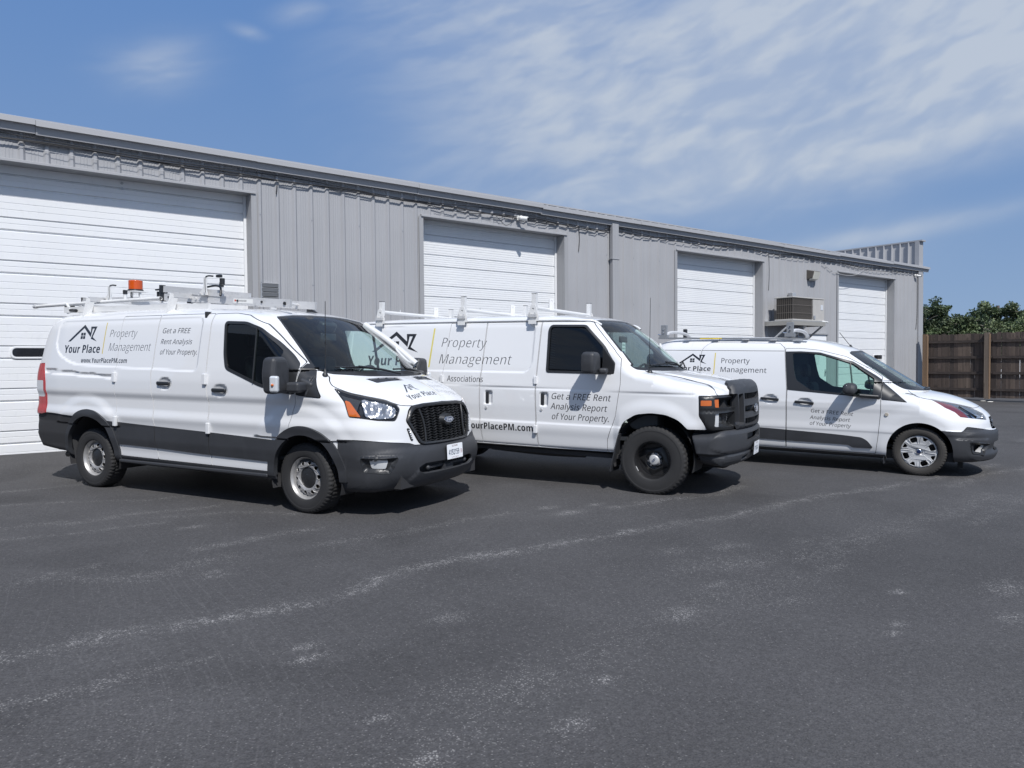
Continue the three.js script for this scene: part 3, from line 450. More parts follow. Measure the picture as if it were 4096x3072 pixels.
    for (let i = 0; i < this.tri.length; i += 3) {
      const v = [this.tri[i], this.tri[i + 1], this.tri[i + 2]], s = v.map((q) => val(q) < 0), n = s[0] + s[1] + s[2];
      if (n === 3) I.push(...v); else if (n === 0) O.push(...v); else {
        const lone = n === 1 ? s.indexOf(true) : s.indexOf(false), a = v[lone], b = v[(lone + 1) % 3], c = v[(lone + 2) % 3], ab = edge(a, b), ac = edge(a, c);
        (n === 1 ? I : O).push(a, ab, ac); (n === 1 ? O : I).push(ab, b, c, ab, c, ac);
      }
    }
    return [this.sub(I), this.sub(O)];
  }
  // geometry, moved out along the surface by lift; rim: edge walls that deep; both: mirrored copy as well
  geo({ lift = 0, rim = 0, both = false, mirror = false, uv = null, shape = null } = {}) {
    const map = new Map(), P = [], N = [], T = [], o = [0, 0, 0], p = this.pos;
    const get = (v) => { let q = map.get(v); if (q === undefined) { q = P.length / 3; map.set(v, q); const x = p[3 * v], y = p[3 * v + 1], z = p[3 * v + 2]; gradOf(this.f, x, y, z, o); if (z < 1e-5) { o[2] = 0; const l = Math.hypot(o[0], o[1]) || 1; o[0] /= l; o[1] /= l; } const L = typeof lift === 'function' ? lift(x, y, z) : lift; P.push(x + o[0] * L, y + o[1] * L, z < 1e-5 ? 0 : z + o[2] * L); N.push(o[0], o[1], o[2]); } return q; };
    for (const v of this.tri) T.push(get(v));
    if (typeof lift === 'function') {                 // relief: normals from the moved faces
      const n2 = new Float64Array(N.length); for (let i = 0; i < T.length; i += 3) { const a = 3 * T[i], b = 3 * T[i + 1], c = 3 * T[i + 2], ux = P[b] - P[a], uy = P[b + 1] - P[a + 1], uz = P[b + 2] - P[a + 2], wx = P[c] - P[a], wy = P[c + 1] - P[a + 1], wz = P[c + 2] - P[a + 2]; let nx = uy * wz - uz * wy, ny = uz * wx - ux * wz, nz = ux * wy - uy * wx; if (nx * N[a] + ny * N[a + 1] + nz * N[a + 2] < 0) { nx = -nx; ny = -ny; nz = -nz; } for (const v of [a, b, c]) { n2[v] += nx; n2[v + 1] += ny; n2[v + 2] += nz; } }
      for (let i = 0; i < N.length; i += 3) { const l = Math.hypot(n2[i], n2[i + 1], n2[i + 2]); if (l > 1e-14) { N[i] = n2[i] / l; N[i + 1] = n2[i + 1] / l; N[i + 2] = n2[i + 2] / l; } }
    }
    if (rim) {
      const edges = new Map(); for (let i = 0; i < T.length; i += 3) for (let k = 0; k < 3; k++) { const a = T[i + k], b = T[i + (k + 1) % 3], key = a < b ? a * 1e7 + b : b * 1e7 + a; edges.set(key, edges.has(key) ? null : [a, b]); }
      for (const e of edges.values()) { if (!e) continue; const [a, b] = e; if (P[3 * a + 2] < 1e-5 && P[3 * b + 2] < 1e-5) continue; const ex = P[3 * b] - P[3 * a], ey = P[3 * b + 1] - P[3 * a + 1], ez = P[3 * b + 2] - P[3 * a + 2], nx = N[3 * a], ny = N[3 * a + 1], nz = N[3 * a + 2]; let sx = ey * nz - ez * ny, sy = ez * nx - ex * nz, sz = ex * ny - ey * nx; const l = Math.hypot(sx, sy, sz) || 1; const q = P.length / 3; for (const v of [a, b]) P.push(P[3 * v], P[3 * v + 1], P[3 * v + 2]); for (const v of [b, a]) P.push(P[3 * v] - N[3 * v] * rim, P[3 * v + 1] - N[3 * v + 1] * rim, P[3 * v + 2] - N[3 * v + 2] * rim); for (let k = 0; k < 4; k++) N.push(sx / l, sy / l, sz / l); T.push(q, q + 3, q + 1, q + 1, q + 3, q + 2); }
    }
    const n = P.length / 3; let TT = T;
    if (both) { for (let i = 0; i < n; i++) { P.push(P[3 * i], P[3 * i + 1], -P[3 * i + 2]); N.push(N[3 * i], N[3 * i + 1], -N[3 * i + 2]); } TT = T.concat(T.map((v, i) => T[i - i % 3 + (i % 3 === 1 ? 2 : i % 3 === 2 ? 1 : 0)] + n)); }
    if (mirror) { for (let i = 0; i < n; i++) { P[3 * i + 2] *= -1; N[3 * i + 2] *= -1; } TT = T.map((v, i) => T[i - i % 3 + (i % 3 === 1 ? 2 : i % 3 === 2 ? 1 : 0)]); }
    const g = new THREE.BufferGeometry(); g.setAttribute('position', new THREE.BufferAttribute(new Float32Array(P), 3)); g.setAttribute('normal', new THREE.BufferAttribute(new Float32Array(N), 3));
    const uvs = new Float32Array(P.length / 3 * 2); for (let i = 0; i < P.length / 3; i++) { const q = uv ? uv(P[3 * i], P[3 * i + 1], P[3 * i + 2]) : [P[3 * i] * 0.5, P[3 * i + 1] * 0.5 + P[3 * i + 2] * 0.3]; uvs[2 * i] = q[0]; uvs[2 * i + 1] = q[1]; } g.setAttribute('uv', new THREE.BufferAttribute(uvs, 2)); g.setIndex(TT);
    return g;
  }
}
const side2 = (pts, r) => { const d = sdPoly(roundPoly(pts, r)); return (x, y, z) => z < 0.25 ? 1 : d(x, y); };   // an outline on the flank
const neg = (a, g) => (x, y, z) => a(x, y, z) + g;
const both = (a, b) => (x, y, z) => Math.max(a(x, y, z), b(x, y, z));
// ------------------------------------------------------------------ the three body shapes
// nearest van: low-roof cargo van with a short sloping bonnet
const POSE = { T: [-1.6098087, -7.9120907, 0.4718952, -0.0051787], E: [2.0115019, -8.9205991, 0.5004212, -0.0106364], C: [5.7585591, -10.1249547, 0.5818611, -0.0048254] };
const bodyT = (() => {
  const prof = sdPoly(spline([[-4.40, 0.40, 1], [-4.47, 0.50], [-4.50, 0.62], [-4.49, 0.80], [-4.455, 0.90], [-4.44, 1.3], [-4.37, 1.75], [-4.29, 1.96], [-4.14, 2.065], [-3.7, 2.10], [-2.8, 2.108], [-1.8, 2.10], [-1.1, 2.075], [-0.80, 2.045], [-0.55, 1.985], [-0.32, 1.855], [0.01, 1.64], [0.28, 1.455], [0.43, 1.362, 1], [0.62, 1.29], [0.80, 1.205], [0.945, 1.105], [0.995, 1.03], [1.022, 0.9], [1.04, 0.75], [1.052, 0.672, 1], [1.082, 0.625], [1.095, 0.52], [1.075, 0.40], [1.0, 0.29], [0.9, 0.25, 1], [0.5, 0.25], [-1.5, 0.31], [-3.6, 0.36]]));
  const W = mono([0.22, 0.32, 0.40, 0.46, 0.53, 0.62, 0.74, 0.79, 0.86, 0.96, 1.05, 1.13, 1.25, 1.36, 1.5, 1.7, 1.9, 2.0, 2.12], [0.93, 0.965, 0.984, 0.988, 1.0, 1.012, 1.012, 1.018, 1.031, 1.014, 1.013, 1.033, 1.032, 1.022, 1.0, 0.965, 0.925, 0.90, 0.86]);
  const taper = mono([-4.55, -4.35, -4.0, -3.8, 0.0, 0.35, 0.6, 0.8, 0.95, 1.1], [0.10, 0.045, 0.008, 0, 0, 0.012, 0.045, 0.10, 0.17, 0.27]);
  const amount = mono([0.25, 0.6, 1.0, 1.36, 2.05], [0.22, 0.20, 0.24, 0.29, 0.15]);
  const inset = sdPoly(roundPoly([[-3.955, 1.955], [-1.44, 1.955], [-1.432, 1.375], [-3.60, 1.44, 0.2], [-3.97, 1.61, 0.18]], 0.09));
  const slot = sdPoly(roundPoly([[-4.12, 1.385], [-2.82, 1.315], [-2.82, 1.285], [-4.12, 1.335]], 0.012));
  const dips = [[-1.92, 1.243], [-1.07, 1.188]];
  return (x, y, z) => {
    const t = z / 0.9, t2 = t * t, fr = sstep(-1.25, -0.35, x);
    const X = x + (x > -2 ? amount(y) * fr * t2 * (0.75 + 0.25 * t2) : -0.05 * t2 * sstep(-3.6, -4.4, x)), Y = y + t2 * (y > 1.4 ? lerp(0.055, 0.03, fr) * sstep(1.4, 1.95, y) + 0.012 * fr : 0.025 * fr * sstep(0.95, 1.1, y));
    const a = prof(X, Y);
    let w = W(y) - taper(x) * (y < 0.74 ? lerp(0.86, 1, sstep(0.66, 0.76, y)) : 1);
    if (z > 0.5 && a < 0.1) {
      for (const wx of [0, -3.3]) { const r = Math.hypot(x - wx, y - 0.40); if (r < 0.8 && y > 0.74) w += 0.016 * sstep(0.72, 0.60, r); }
      if (y > 1.2 && x < -1.3) { w -= 0.013 * sstep(0.014, -0.014, inset(x, y)); w -= 0.016 * sstep(0.01, -0.008, slot(x, y)); }
      for (const [dx, dy] of dips) { const q = Math.hypot((x - dx) / 0.12, (y - dy) / 0.075); if (q < 1) w -= 0.03 * (1 - q * q) * sstep(1, 0.7, q); }
    }
    const pil = sstep(-1.0, -0.5, x) * sstep(0.42, 0.2, x) * sstep(1.28, 1.42, y), k = y < 0.6 ? 0.08 : lerp(x > 0.1 ? lerp(0.16, 0.22, sstep(0.1, 0.6, x)) : lerp(0.12, 0.17, sstep(1.3, 1.6, y)), 0.07, pil);
    return smax(a, z - w, k);
  };
})();
// middle van: older boxy full-size van
const bodyE = (() => {
  const prof = sdPoly(spline([[-4.60, 0.46, 1], [-4.66, 0.8], [-4.65, 1.3], [-4.60, 1.8], [-4.5, 1.98], [-4.25, 2.045], [-3, 2.075], [-2, 2.08], [-1.3, 2.07], [-0.97, 2.045], [-0.70, 1.985], [-0.5, 1.85], [-0.22, 1.63], [-0.02, 1.46], [0.07, 1.385, 1], [0.25, 1.355], [0.5, 1.315], [0.7, 1.268], [0.81, 1.225], [0.845, 1.17], [0.86, 1.0], [0.865, 0.82], [0.85, 0.72, 1], [0.5, 0.62], [0.3, 0.45, 1], [-2, 0.43], [-4.2, 0.45]]));
  const W = mono([0.36, 0.43, 0.47, 0.58, 0.69, 0.72, 0.75, 0.85, 0.95, 1.11, 1.17, 1.25, 1.35, 1.5, 1.7, 1.9, 1.97, 2.09], [0.93, 0.962, 0.975, 0.99, 1.006, 1.005, 0.995, 0.998, 1.002, 0.999, 0.995, 0.985, 0.972, 0.948, 0.915, 0.88, 0.866, 0.82]);
  const taper = mono([-4.7, -4.45, -4.1, 0.15, 0.45, 0.65, 0.8, 0.95], [0.06, 0.02, 0, 0, 0.014, 0.055, 0.11, 0.19]);
  const amount = mono([0.4, 0.8, 1.2, 1.4, 2.05], [0.14, 0.13, 0.14, 0.26, 0.13]);
  const inset = sdPoly(roundPoly([[-4.4, 1.925], [-1.51, 1.935], [-1.53, 1.34], [-4.4, 1.33]], 0.13));
  const cups = [[-2.108, 1.015], [-1.338, 1.022]].map(([x, y]) => sdPoly(roundPoly([[x - 0.052, y - 0.083], [x + 0.056, y - 0.085], [x + 0.056, y + 0.083], [x - 0.052, y + 0.085]], 0.025)));
  return (x, y, z) => {
    const t = z / 0.9, t2 = t * t, fr = sstep(-1.4, -0.5, x);
    const X = x + (x > -2 ? amount(y) * fr * t2 : -0.03 * t2 * sstep(-3.8, -4.5, x)), dome = 0.03 * sstep(0.62, 0.70, z) * sstep(0.0, 0.25, x) * sstep(0.95, 1.1, y);
    const Y = y + t2 * (y > 1.45 ? 0.06 * sstep(1.45, 2.0, y) : 0.025 * fr * sstep(0.95, 1.15, y)) + dome, a = prof(X, Y);
    let w = W(y) - taper(x);
    if (z > 0.5 && a < 0.1) {
      const r = Math.hypot(x - 0.0, y - 0.42); if (r < 0.75 && x > -0.45) w += 0.022 * sstep(0.68, 0.52, r) * sstep(-0.46, -0.36, x);
      if (x < 0.47) w -= 0.006 * Math.exp(-(((y - 1.138 + 0.0105 * (x + 0.4)) / 0.009) ** 2));
      if (x < -1.4 && y > 1.3) w -= 0.009 * sstep(0.01, -0.01, inset(x, y));
      for (const c of cups) w -= 0.028 * sstep(0.008, -0.02, c(x, y));
    }
    const k = y < 0.6 ? 0.05 : x > 0 ? 0.15 : y > 1.6 ? 0.15 : 0.1;
    return smax(a, z - w, k);
  };
})();
// far van: small car-based van
const bodyC = (() => {
  const prof = sdPoly(spline([[-3.84, 0.30, 1], [-3.90, 0.6], [-3.88, 1.2], [-3.80, 1.6], [-3.68, 1.79], [-3.3, 1.86], [-2.5, 1.865], [-1.8, 1.845], [-1.35, 1.80], [-1.02, 1.725], [-0.80, 1.635], [-0.4, 1.385], [-0.1, 1.19], [0.08, 1.082, 1], [0.3, 1.035], [0.5, 0.965], [0.65, 0.885], [0.75, 0.80], [0.80, 0.72], [0.815, 0.62, 1], [0.855, 0.58], [0.86, 0.46], [0.835, 0.36], [0.86, 0.30], [0.83, 0.22, 1], [0.3, 0.20], [-3.4, 0.22]]));
  const W = mono([0.16, 0.25, 0.30, 0.37, 0.45, 0.52, 0.56, 0.66, 0.78, 0.86, 0.90, 0.96, 1.08, 1.2, 1.4, 1.62, 1.75, 1.88], [0.83, 0.868, 0.885, 0.895, 0.898, 0.90, 0.908, 0.903, 0.906, 0.914, 0.914, 0.906, 0.888, 0.865, 0.823, 0.765, 0.715, 0.64]);
  const taper = mono([-3.95, -3.75, -3.4, 0.05, 0.35, 0.55, 0.7, 0.86], [0.09, 0.03, 0, 0, 0.03, 0.085, 0.165, 0.29]);
  const amount = mono([0.2, 0.6, 0.9, 1.08, 1.75], [0.22, 0.24, 0.30, 0.33, 0.16]);
  const dips = [[-1.88, 0.943], [-1.41, 0.908]];
  return (x, y, z) => {
    const t = z / 0.8, t2 = t * t, fr = sstep(-1.5, -0.6, x);
    const X = x + (x > -2 ? amount(y) * fr * t2 : -0.05 * t2 * sstep(-3.0, -3.7, x)), Y = y + t2 * (y > 1.2 ? 0.05 * sstep(1.2, 1.75, y) : 0.02 * fr * sstep(0.7, 0.95, y)), a = prof(X, Y);
    let w = W(y) - taper(x) * (y < 0.6 ? 0.9 : 1);
    if (z > 0.4 && a < 0.1) {
      const r = Math.hypot(x, y - 0.345); if (r < 0.62) w += 0.018 * sstep(0.60, 0.42, r);
      for (const [dx, dy] of dips) { const q = Math.hypot((x - dx) / 0.12, (y - dy) / 0.07); if (q < 1) w -= 0.03 * (1 - q * q) * sstep(1, 0.7, q); }
    }
    const k = y < 0.5 ? 0.08 : x > 0 ? 0.2 : y > 1.4 ? 0.2 : 0.12;
    return smax(a, z - w, k);
  };
})();
// ------------------------------------------------------------------ materials and pieces shared by the vans
const PAINT = { roughness: 0.38, clearcoat: 1, clearcoatRoughness: 0.04, specularIntensity: 0.5, side: THREE.DoubleSide };
const paintTex = dataTex(512, 512, (i, j) => { const x = i / 512 * 4, y = j / 512 * 4; const v = 0.965 + 0.05 * (fbm(x * 3, y * 2, 4) - 0.3) - 0.05 * sstep(0.72, 0.86, fbm(x * 14 + 3, y * 10, 3)); return [v, v, v]; });
const paint = new THREE.MeshPhysicalMaterial({ ...PAINT, map: paintTex }); paint.color.setRGB(0.71, 0.716, 0.725);
const scuffTex = dataTex(512, 512, (i, j) => { const x = i / 512, y = j / 512; const v = 0.78 + 0.3 * fbm(x * 12, y * 12, 4) + 0.35 * sstep(0.66, 0.85, fbm(x * 30, y * 7, 3)); return [v, v, v]; });
const plasticM = mat(0.040, 0.042, 0.047, 0.5, 0, { map: scuffTex, specularIntensity: 0.8 }), satinM = mat(0.02, 0.021, 0.023, 0.38), glossBlackM = mat(0.012, 0.012, 0.013, 0.12), sealM = mat(0.03, 0.03, 0.032, 0.7), seatM = mat(0.022, 0.024, 0.028, 0.85), linerM = mat(0.022, 0.025, 0.03, 0.9), dashM = mat(0.03, 0.032, 0.036, 0.8);
const tyreTex = dataTex(256, 256, (i, j) => { const v = 0.8 + 0.4 * fbm(i / 16, j / 16, 4); return [v, v, v]; });
const tyreM = mat(0.022, 0.022, 0.023, 0.8, 0, { map: tyreTex }), dustyTyreM = mat(0.04, 0.037, 0.034, 0.85, 0, { map: tyreTex }), steelM = mat(0.42, 0.415, 0.41, 0.45, 0.5, { map: dirtTex }), blackSteelM = mat(0.016, 0.016, 0.017, 0.3), chromeM = mat(0.78, 0.78, 0.79, 0.12, 1), alloyM = mat(0.50, 0.505, 0.51, 0.45, 0.25), rackM = mat(0.70, 0.70, 0.69, 0.4, 0, { map: dirtTex }), alumM = mat(0.60, 0.60, 0.60, 0.45, 0.25, { map: dirtTex });
const amberM = mat(0.52, 0.115, 0.008, 0.18, 0, { clearcoat: 1 }), redLensM = mat(0.42, 0.012, 0.015, 0.14, 0, { clearcoat: 1 }), clearLensM = mat(0.72, 0.74, 0.76, 0.1, 0.35);
const lensM = new THREE.MeshPhysicalMaterial({ color: 0xffffff, transmission: 1, thickness: 0, roughness: 0.0, ior: 1.5, side: THREE.DoubleSide });
function glass(r, g, b, ior = 1.5) { const m = new THREE.MeshPhysicalMaterial({ transmission: 1, thickness: 0, roughness: 0.0, ior, side: THREE.DoubleSide }); m.color.setRGB(r, g, b); return m; }
const greenGlassM = glass(0.74, 0.86, 0.83), darkTintM = glass(0.10, 0.12, 0.13, 1.5), sideGlassM = glass(0.50, 0.60, 0.60);
const bolsterM = mat(0.55, 0.56, 0.57, 0.5);

class Bodywork {
  constructor(root, f, lo, hi, cell) { this.root = root; this.f = f; this.s = Skin.mesh(f, lo, hi, cell); this.whole = this.s; this.gaps = []; }
  take(d, gap = 0.0035) {                             // cut a panel out, leaving a narrow gap round it
    if (!gap) { const [i, o] = this.s.cut(d); this.s = o; return i; }
    const [i, o] = this.s.cut(neg(d, gap)), [g, r] = o.cut(neg(d, -gap)); this.s = r; if (g.tri.length) this.gaps.push(g); return i;
  }
  split(skin, d, gap = 0.003) { const [i, o] = skin.cut(neg(d, gap)), [g, r] = o.cut(neg(d, -gap)); if (g.tri.length) this.gaps.push(g); return [i, r]; }
  sideZ(x, y) { let a = 0.2, b = 1.4; for (let i = 0; i < 30; i++) { const m = (a + b) / 2; if (this.f(x, y, m) < 0) a = m; else b = m; } return (a + b) / 2; }
  frontX(y, z, a = 0, b = 1.6) { for (let i = 0; i < 30; i++) { const m = (a + b) / 2; if (this.f(m, y, Math.abs(z)) < 0) a = m; else b = m; } return (a + b) / 2; }
  topY(x, z, a = 0.8, b = 2.5) { for (let i = 0; i < 30; i++) { const m = (a + b) / 2; if (this.f(x, m, Math.abs(z)) < 0) a = m; else b = m; } return (a + b) / 2; }
  seams(name = 'panel_gaps') { const g = []; for (const s of this.gaps) g.push(s.geo({ lift: -0.010, both: true })); const m = part(this.root, name, g, sealM); m.userData.kind = 'stuff'; }
}
function vanRoot(key, name, label) {
  const [X, Z, yaw, pit] = POSE[key], g = 0.008, o = thing(name, label, 'van');
  const fw = new V3(Math.cos(yaw) * Math.cos(pit), Math.sin(pit), Math.sin(yaw) * Math.cos(pit)), rt = new V3(-Math.sin(yaw), 0, Math.cos(yaw)), up = new V3().crossVectors(rt, fw);
  const q = new THREE.Quaternion().setFromRotationMatrix(new M4().makeBasis(fw, up, rt)), tilt = new THREE.Quaternion().setFromAxisAngle(new V3(0, 0, 1), -g);
  o.quaternion.copy(tilt.clone().multiply(q)); o.position.set(X, 0, Z).applyQuaternion(tilt); return o;
}
// ---- lettering printed on panels
const INK = 'rgb(22,22,26)';
function lettering(c, sx, sy, X0, Y1) {               // draws in metres: x to the right, y up
  const px = (x) => (x - X0) * sx, py = (y) => (Y1 - y) * sy;
  return {
    text(str, x0, x1, y0, y1, cap, o = {}) {          // fitted between x0 and x1; baseline from (x0, y0) to (x1, y1)
      c.save(); const size = cap / 0.715 * sy; c.font = (o.bold ? 'bold ' : '') + size + 'px ' + (o.font ?? 'sans-serif'); const w = c.measureText(str).width, W = px(x1) - px(x0), k = W / w;
      c.translate(px(x0), py(y0)); c.transform(1, (py(y1) - py(y0)) / W, 0, 1, 0, 0); if (o.slant) c.transform(1, 0, -o.slant, 1, 0, 0); c.scale(k, 1); c.fillStyle = o.ink ?? INK; c.textBaseline = 'alphabetic'; c.fillText(str, 0, 0);
      if (o.thin) { c.strokeStyle = o.ground ?? '#ffffff'; c.lineJoin = 'round'; c.lineWidth = size * o.thin; c.strokeText(str, 0, 0); }
      if (o.fat) { c.strokeStyle = o.ink ?? INK; c.lineWidth = size * o.fat; c.strokeText(str, 0, 0); }
      c.restore();
    },
    poly(pts, ink = INK) { c.fillStyle = ink; c.beginPath(); pts.forEach((p, i) => i ? c.lineTo(px(p[0]), py(p[1])) : c.moveTo(px(p[0]), py(p[1]))); c.closePath(); c.fill(); },
    house(x0, x1, yb, yt, ink = INK) {                // roof line, chimney and window of the emblem
      const W = x1 - x0, H = yt - yb, P = (a, b) => [x0 + W * a, yb + H * b];
      this.poly([P(0, 0.0), P(0.505, 1), P(0.79, 0.42), P(0.76, 0.42), P(0.80, 0.88), P(0.96, 0.88), P(0.90, 0.24), P(1.0, 0.0), P(0.80, 0.19), P(0.85, 0.74), P(0.845, 0.74), P(0.835, 0.20), P(0.80, 0.22), P(0.505, 0.78), P(0.09, 0.0)].slice(0, 0).concat([P(0, 0.02), P(0.5, 1), P(0.745, 0.52), P(0.725, 0.88), P(0.935, 0.88), P(0.835, 0.26), P(1.0, 0.0), P(0.775, 0.17), P(0.855, 0.76), P(0.79, 0.76), P(0.765, 0.26), P(0.5, 0.80), P(0.09, 0.02)]), ink);
      for (const [a, b] of [[0.42, 0.36], [0.505, 0.36], [0.42, 0.16], [0.505, 0.16]]) this.poly([P(a, b), P(a + 0.072, b), P(a + 0.072, b + 0.17), P(a, b + 0.17)], ink);
    },
    bar(x, y0, y1, w, ink = 'rgb(232,205,84)', dx = 0) { this.poly([[x - w / 2, y0], [x + w / 2, y0], [x + w / 2 + dx, y1], [x - w / 2 + dx, y1]], ink); },
  };
}
function printed(X0, X1, Y0, Y1, W, draw, base = paint) { // paint with print; uv from metres on the panel
  const H = Math.round(W * (Y1 - Y0) / (X1 - X0));
  const t = canvasTex(W, H, (c) => { c.fillStyle = '#fafafa'; c.fillRect(0, 0, W, H); draw(lettering(c, W / (X1 - X0), H / (Y1 - Y0), X0, Y1), c); });
  t.wrapS = t.wrapT = THREE.ClampToEdgeWrapping; const m = base.clone(); m.map = t; return { m, uv: (x, y) => [(x - X0) / (X1 - X0), (y - Y0) / (Y1 - Y0)] };
}
const ovalTex = canvasTex(256, 128, (c) => { c.fillStyle = '#aab0b8'; c.fillRect(0, 0, 256, 128); c.fillStyle = '#16294f'; c.beginPath(); c.ellipse(128, 64, 118, 54, 0, 0, 7); c.fill(); c.strokeStyle = '#d7dade'; c.lineWidth = 4; c.beginPath(); c.ellipse(128, 64, 108, 46, 0, 0, 7); c.stroke(); c.fillStyle = '#e4e7ea'; c.font = 'italic bold 66px serif'; c.textAlign = 'center'; c.textBaseline = 'middle'; c.fillText('Ford', 126, 62); });
const ovalM = new THREE.MeshPhysicalMaterial({ map: ovalTex, roughness: 0.18, metalness: 0.3, clearcoat: 1, side: THREE.DoubleSide });
function ovalBadge(w, h, d = 0.02) {                   // facing +x
  const rimG = slab(circlePts(1, 40).map(([a, b]) => [a * w / 2, b * h / 2]), d, 0.004), face = new THREE.ShapeGeometry(shapeOf(circlePts(1, 40).map(([a, b]) => [a * w * 0.47, b * h * 0.46])));
  const p = face.attributes.position, uv = face.attributes.uv; for (let i = 0; i < p.count; i++) uv.setXY(i, 0.5 + p.getX(i) / w, 0.5 + p.getY(i) / h); face.translate(0, 0, d + 0.0015);
  return [rimG.rotateY(Math.PI / 2), face.rotateY(Math.PI / 2)];
}
function plate(root, text, sub, small, x, y, z, tilt, turn) { // number plate facing +x
  const t = canvasTex(512, 256, (c) => { c.fillStyle = '#eef0f2'; c.fillRect(0, 0, 512, 256); c.textAlign = 'center'; c.fillStyle = '#5b2b2b'; c.font = 'bold 40px serif'; c.fillText(sub, 256, 48); c.fillStyle = '#1e3550'; c.font = 'bold 132px sans-serif'; c.save(); c.translate(228, 190); c.scale(0.68, 1.05); c.fillText(text, 0, 0); c.restore(); c.fillStyle = '#8a2f38'; c.font = '96px serif'; if (small) c.fillText(small, 466, 180); c.fillStyle = '#5b2b2b'; c.font = '26px serif'; c.fillText('LAND OF LINCOLN', 256, 240); });
  const m = new THREE.MeshPhysicalMaterial({ map: t, roughness: 0.35, side: THREE.DoubleSide }), g = new THREE.Group(); g.name = 'number_plate'; g.position.set(x, y, z); g.rotation.set(0, turn, tilt, 'YZX'); root.add(g);
  part(g, 'plate_backing', slab(roundPoly([[-0.155, -0.079], [0.155, -0.079], [0.155, 0.079], [-0.155, 0.079]], 0.012), 0.006, 0.001).rotateY(Math.PI / 2), satinM);
  const f = new THREE.ShapeGeometry(shapeOf(roundPoly([[-0.151, -0.075], [0.151, -0.075], [0.151, 0.075], [-0.151, 0.075]], 0.011))), p = f.attributes.position, uv = f.attributes.uv; for (let i = 0; i < p.count; i++) uv.setXY(i, 0.5 + p.getX(i) / 0.302, 0.5 + p.getY(i) / 0.15);
  part(g, 'plate_face', f.translate(0, 0, 0.009).rotateY(Math.PI / 2), m);
}
// ---- wheels: axle along z, outer face at +z
function tyreGeo(R, rim, w, lugs, depth) {
  const prof = [], h = w / 2; // half profile from outer bead to inner bead
  const pts = [[rim, -h * 0.78], [rim + 0.012, -h * 0.93], [rim + (R - rim) * 0.4, -h * 1.0], [R - 0.045, -h * 0.99], [R - 0.016, -h * 0.90], [R - 0.003, -h * 0.74], [R, -h * 0.4], [R, 0], [R, h * 0.4], [R - 0.003, h * 0.74], [R - 0.016, h * 0.90], [R - 0.045, h * 0.99], [R - 0.052, h * 1.0], [R - 0.056, h * 0.985], [rim + (R - rim) * 0.42, h * 1.0], [rim + 0.016, h * 0.93], [rim + 0.006, h * 0.86], [rim, h * 0.78]];
  const c = new THREE.CatmullRomCurve3(pts.map((p) => new V3(p[0], p[1], 0)), false, 'centripetal'); for (let i = 0; i <= 54; i++) { const p = c.getPoint(i / 54); prof.push(new THREE.Vector2(p.x, p.y)); }
  const seg = lugs * 4, g = new THREE.LatheGeometry(prof, seg), p = g.attributes.position;
  for (let i = 0; i < p.count; i++) { const x = p.getX(i), y = p.getY(i), z = p.getZ(i), r = Math.hypot(x, z); if (r > R - 0.024) { const a = Math.atan2(z, x) / (2 * Math.PI) * lugs, ph = ((a + (Math.abs(y) > h * 0.45 ? 0 : 0.5)) % 1 + 1) % 1; let cut = ph < 0.26 ? depth : 0; if (Math.abs(Math.abs(y) - h * 0.42) < h * 0.06) cut = depth; const k = (r - cut) / r; p.setX(i, x * k); p.setZ(i, z * k); } }
  g.rotateX(Math.PI / 2); g.computeVertexNormals(); return g;
}
function lathe(pts, seg = 64) { const g = new THREE.LatheGeometry(pts.map((p) => new THREE.Vector2(p[0], p[1])), seg); g.rotateX(Math.PI / 2); return g; }
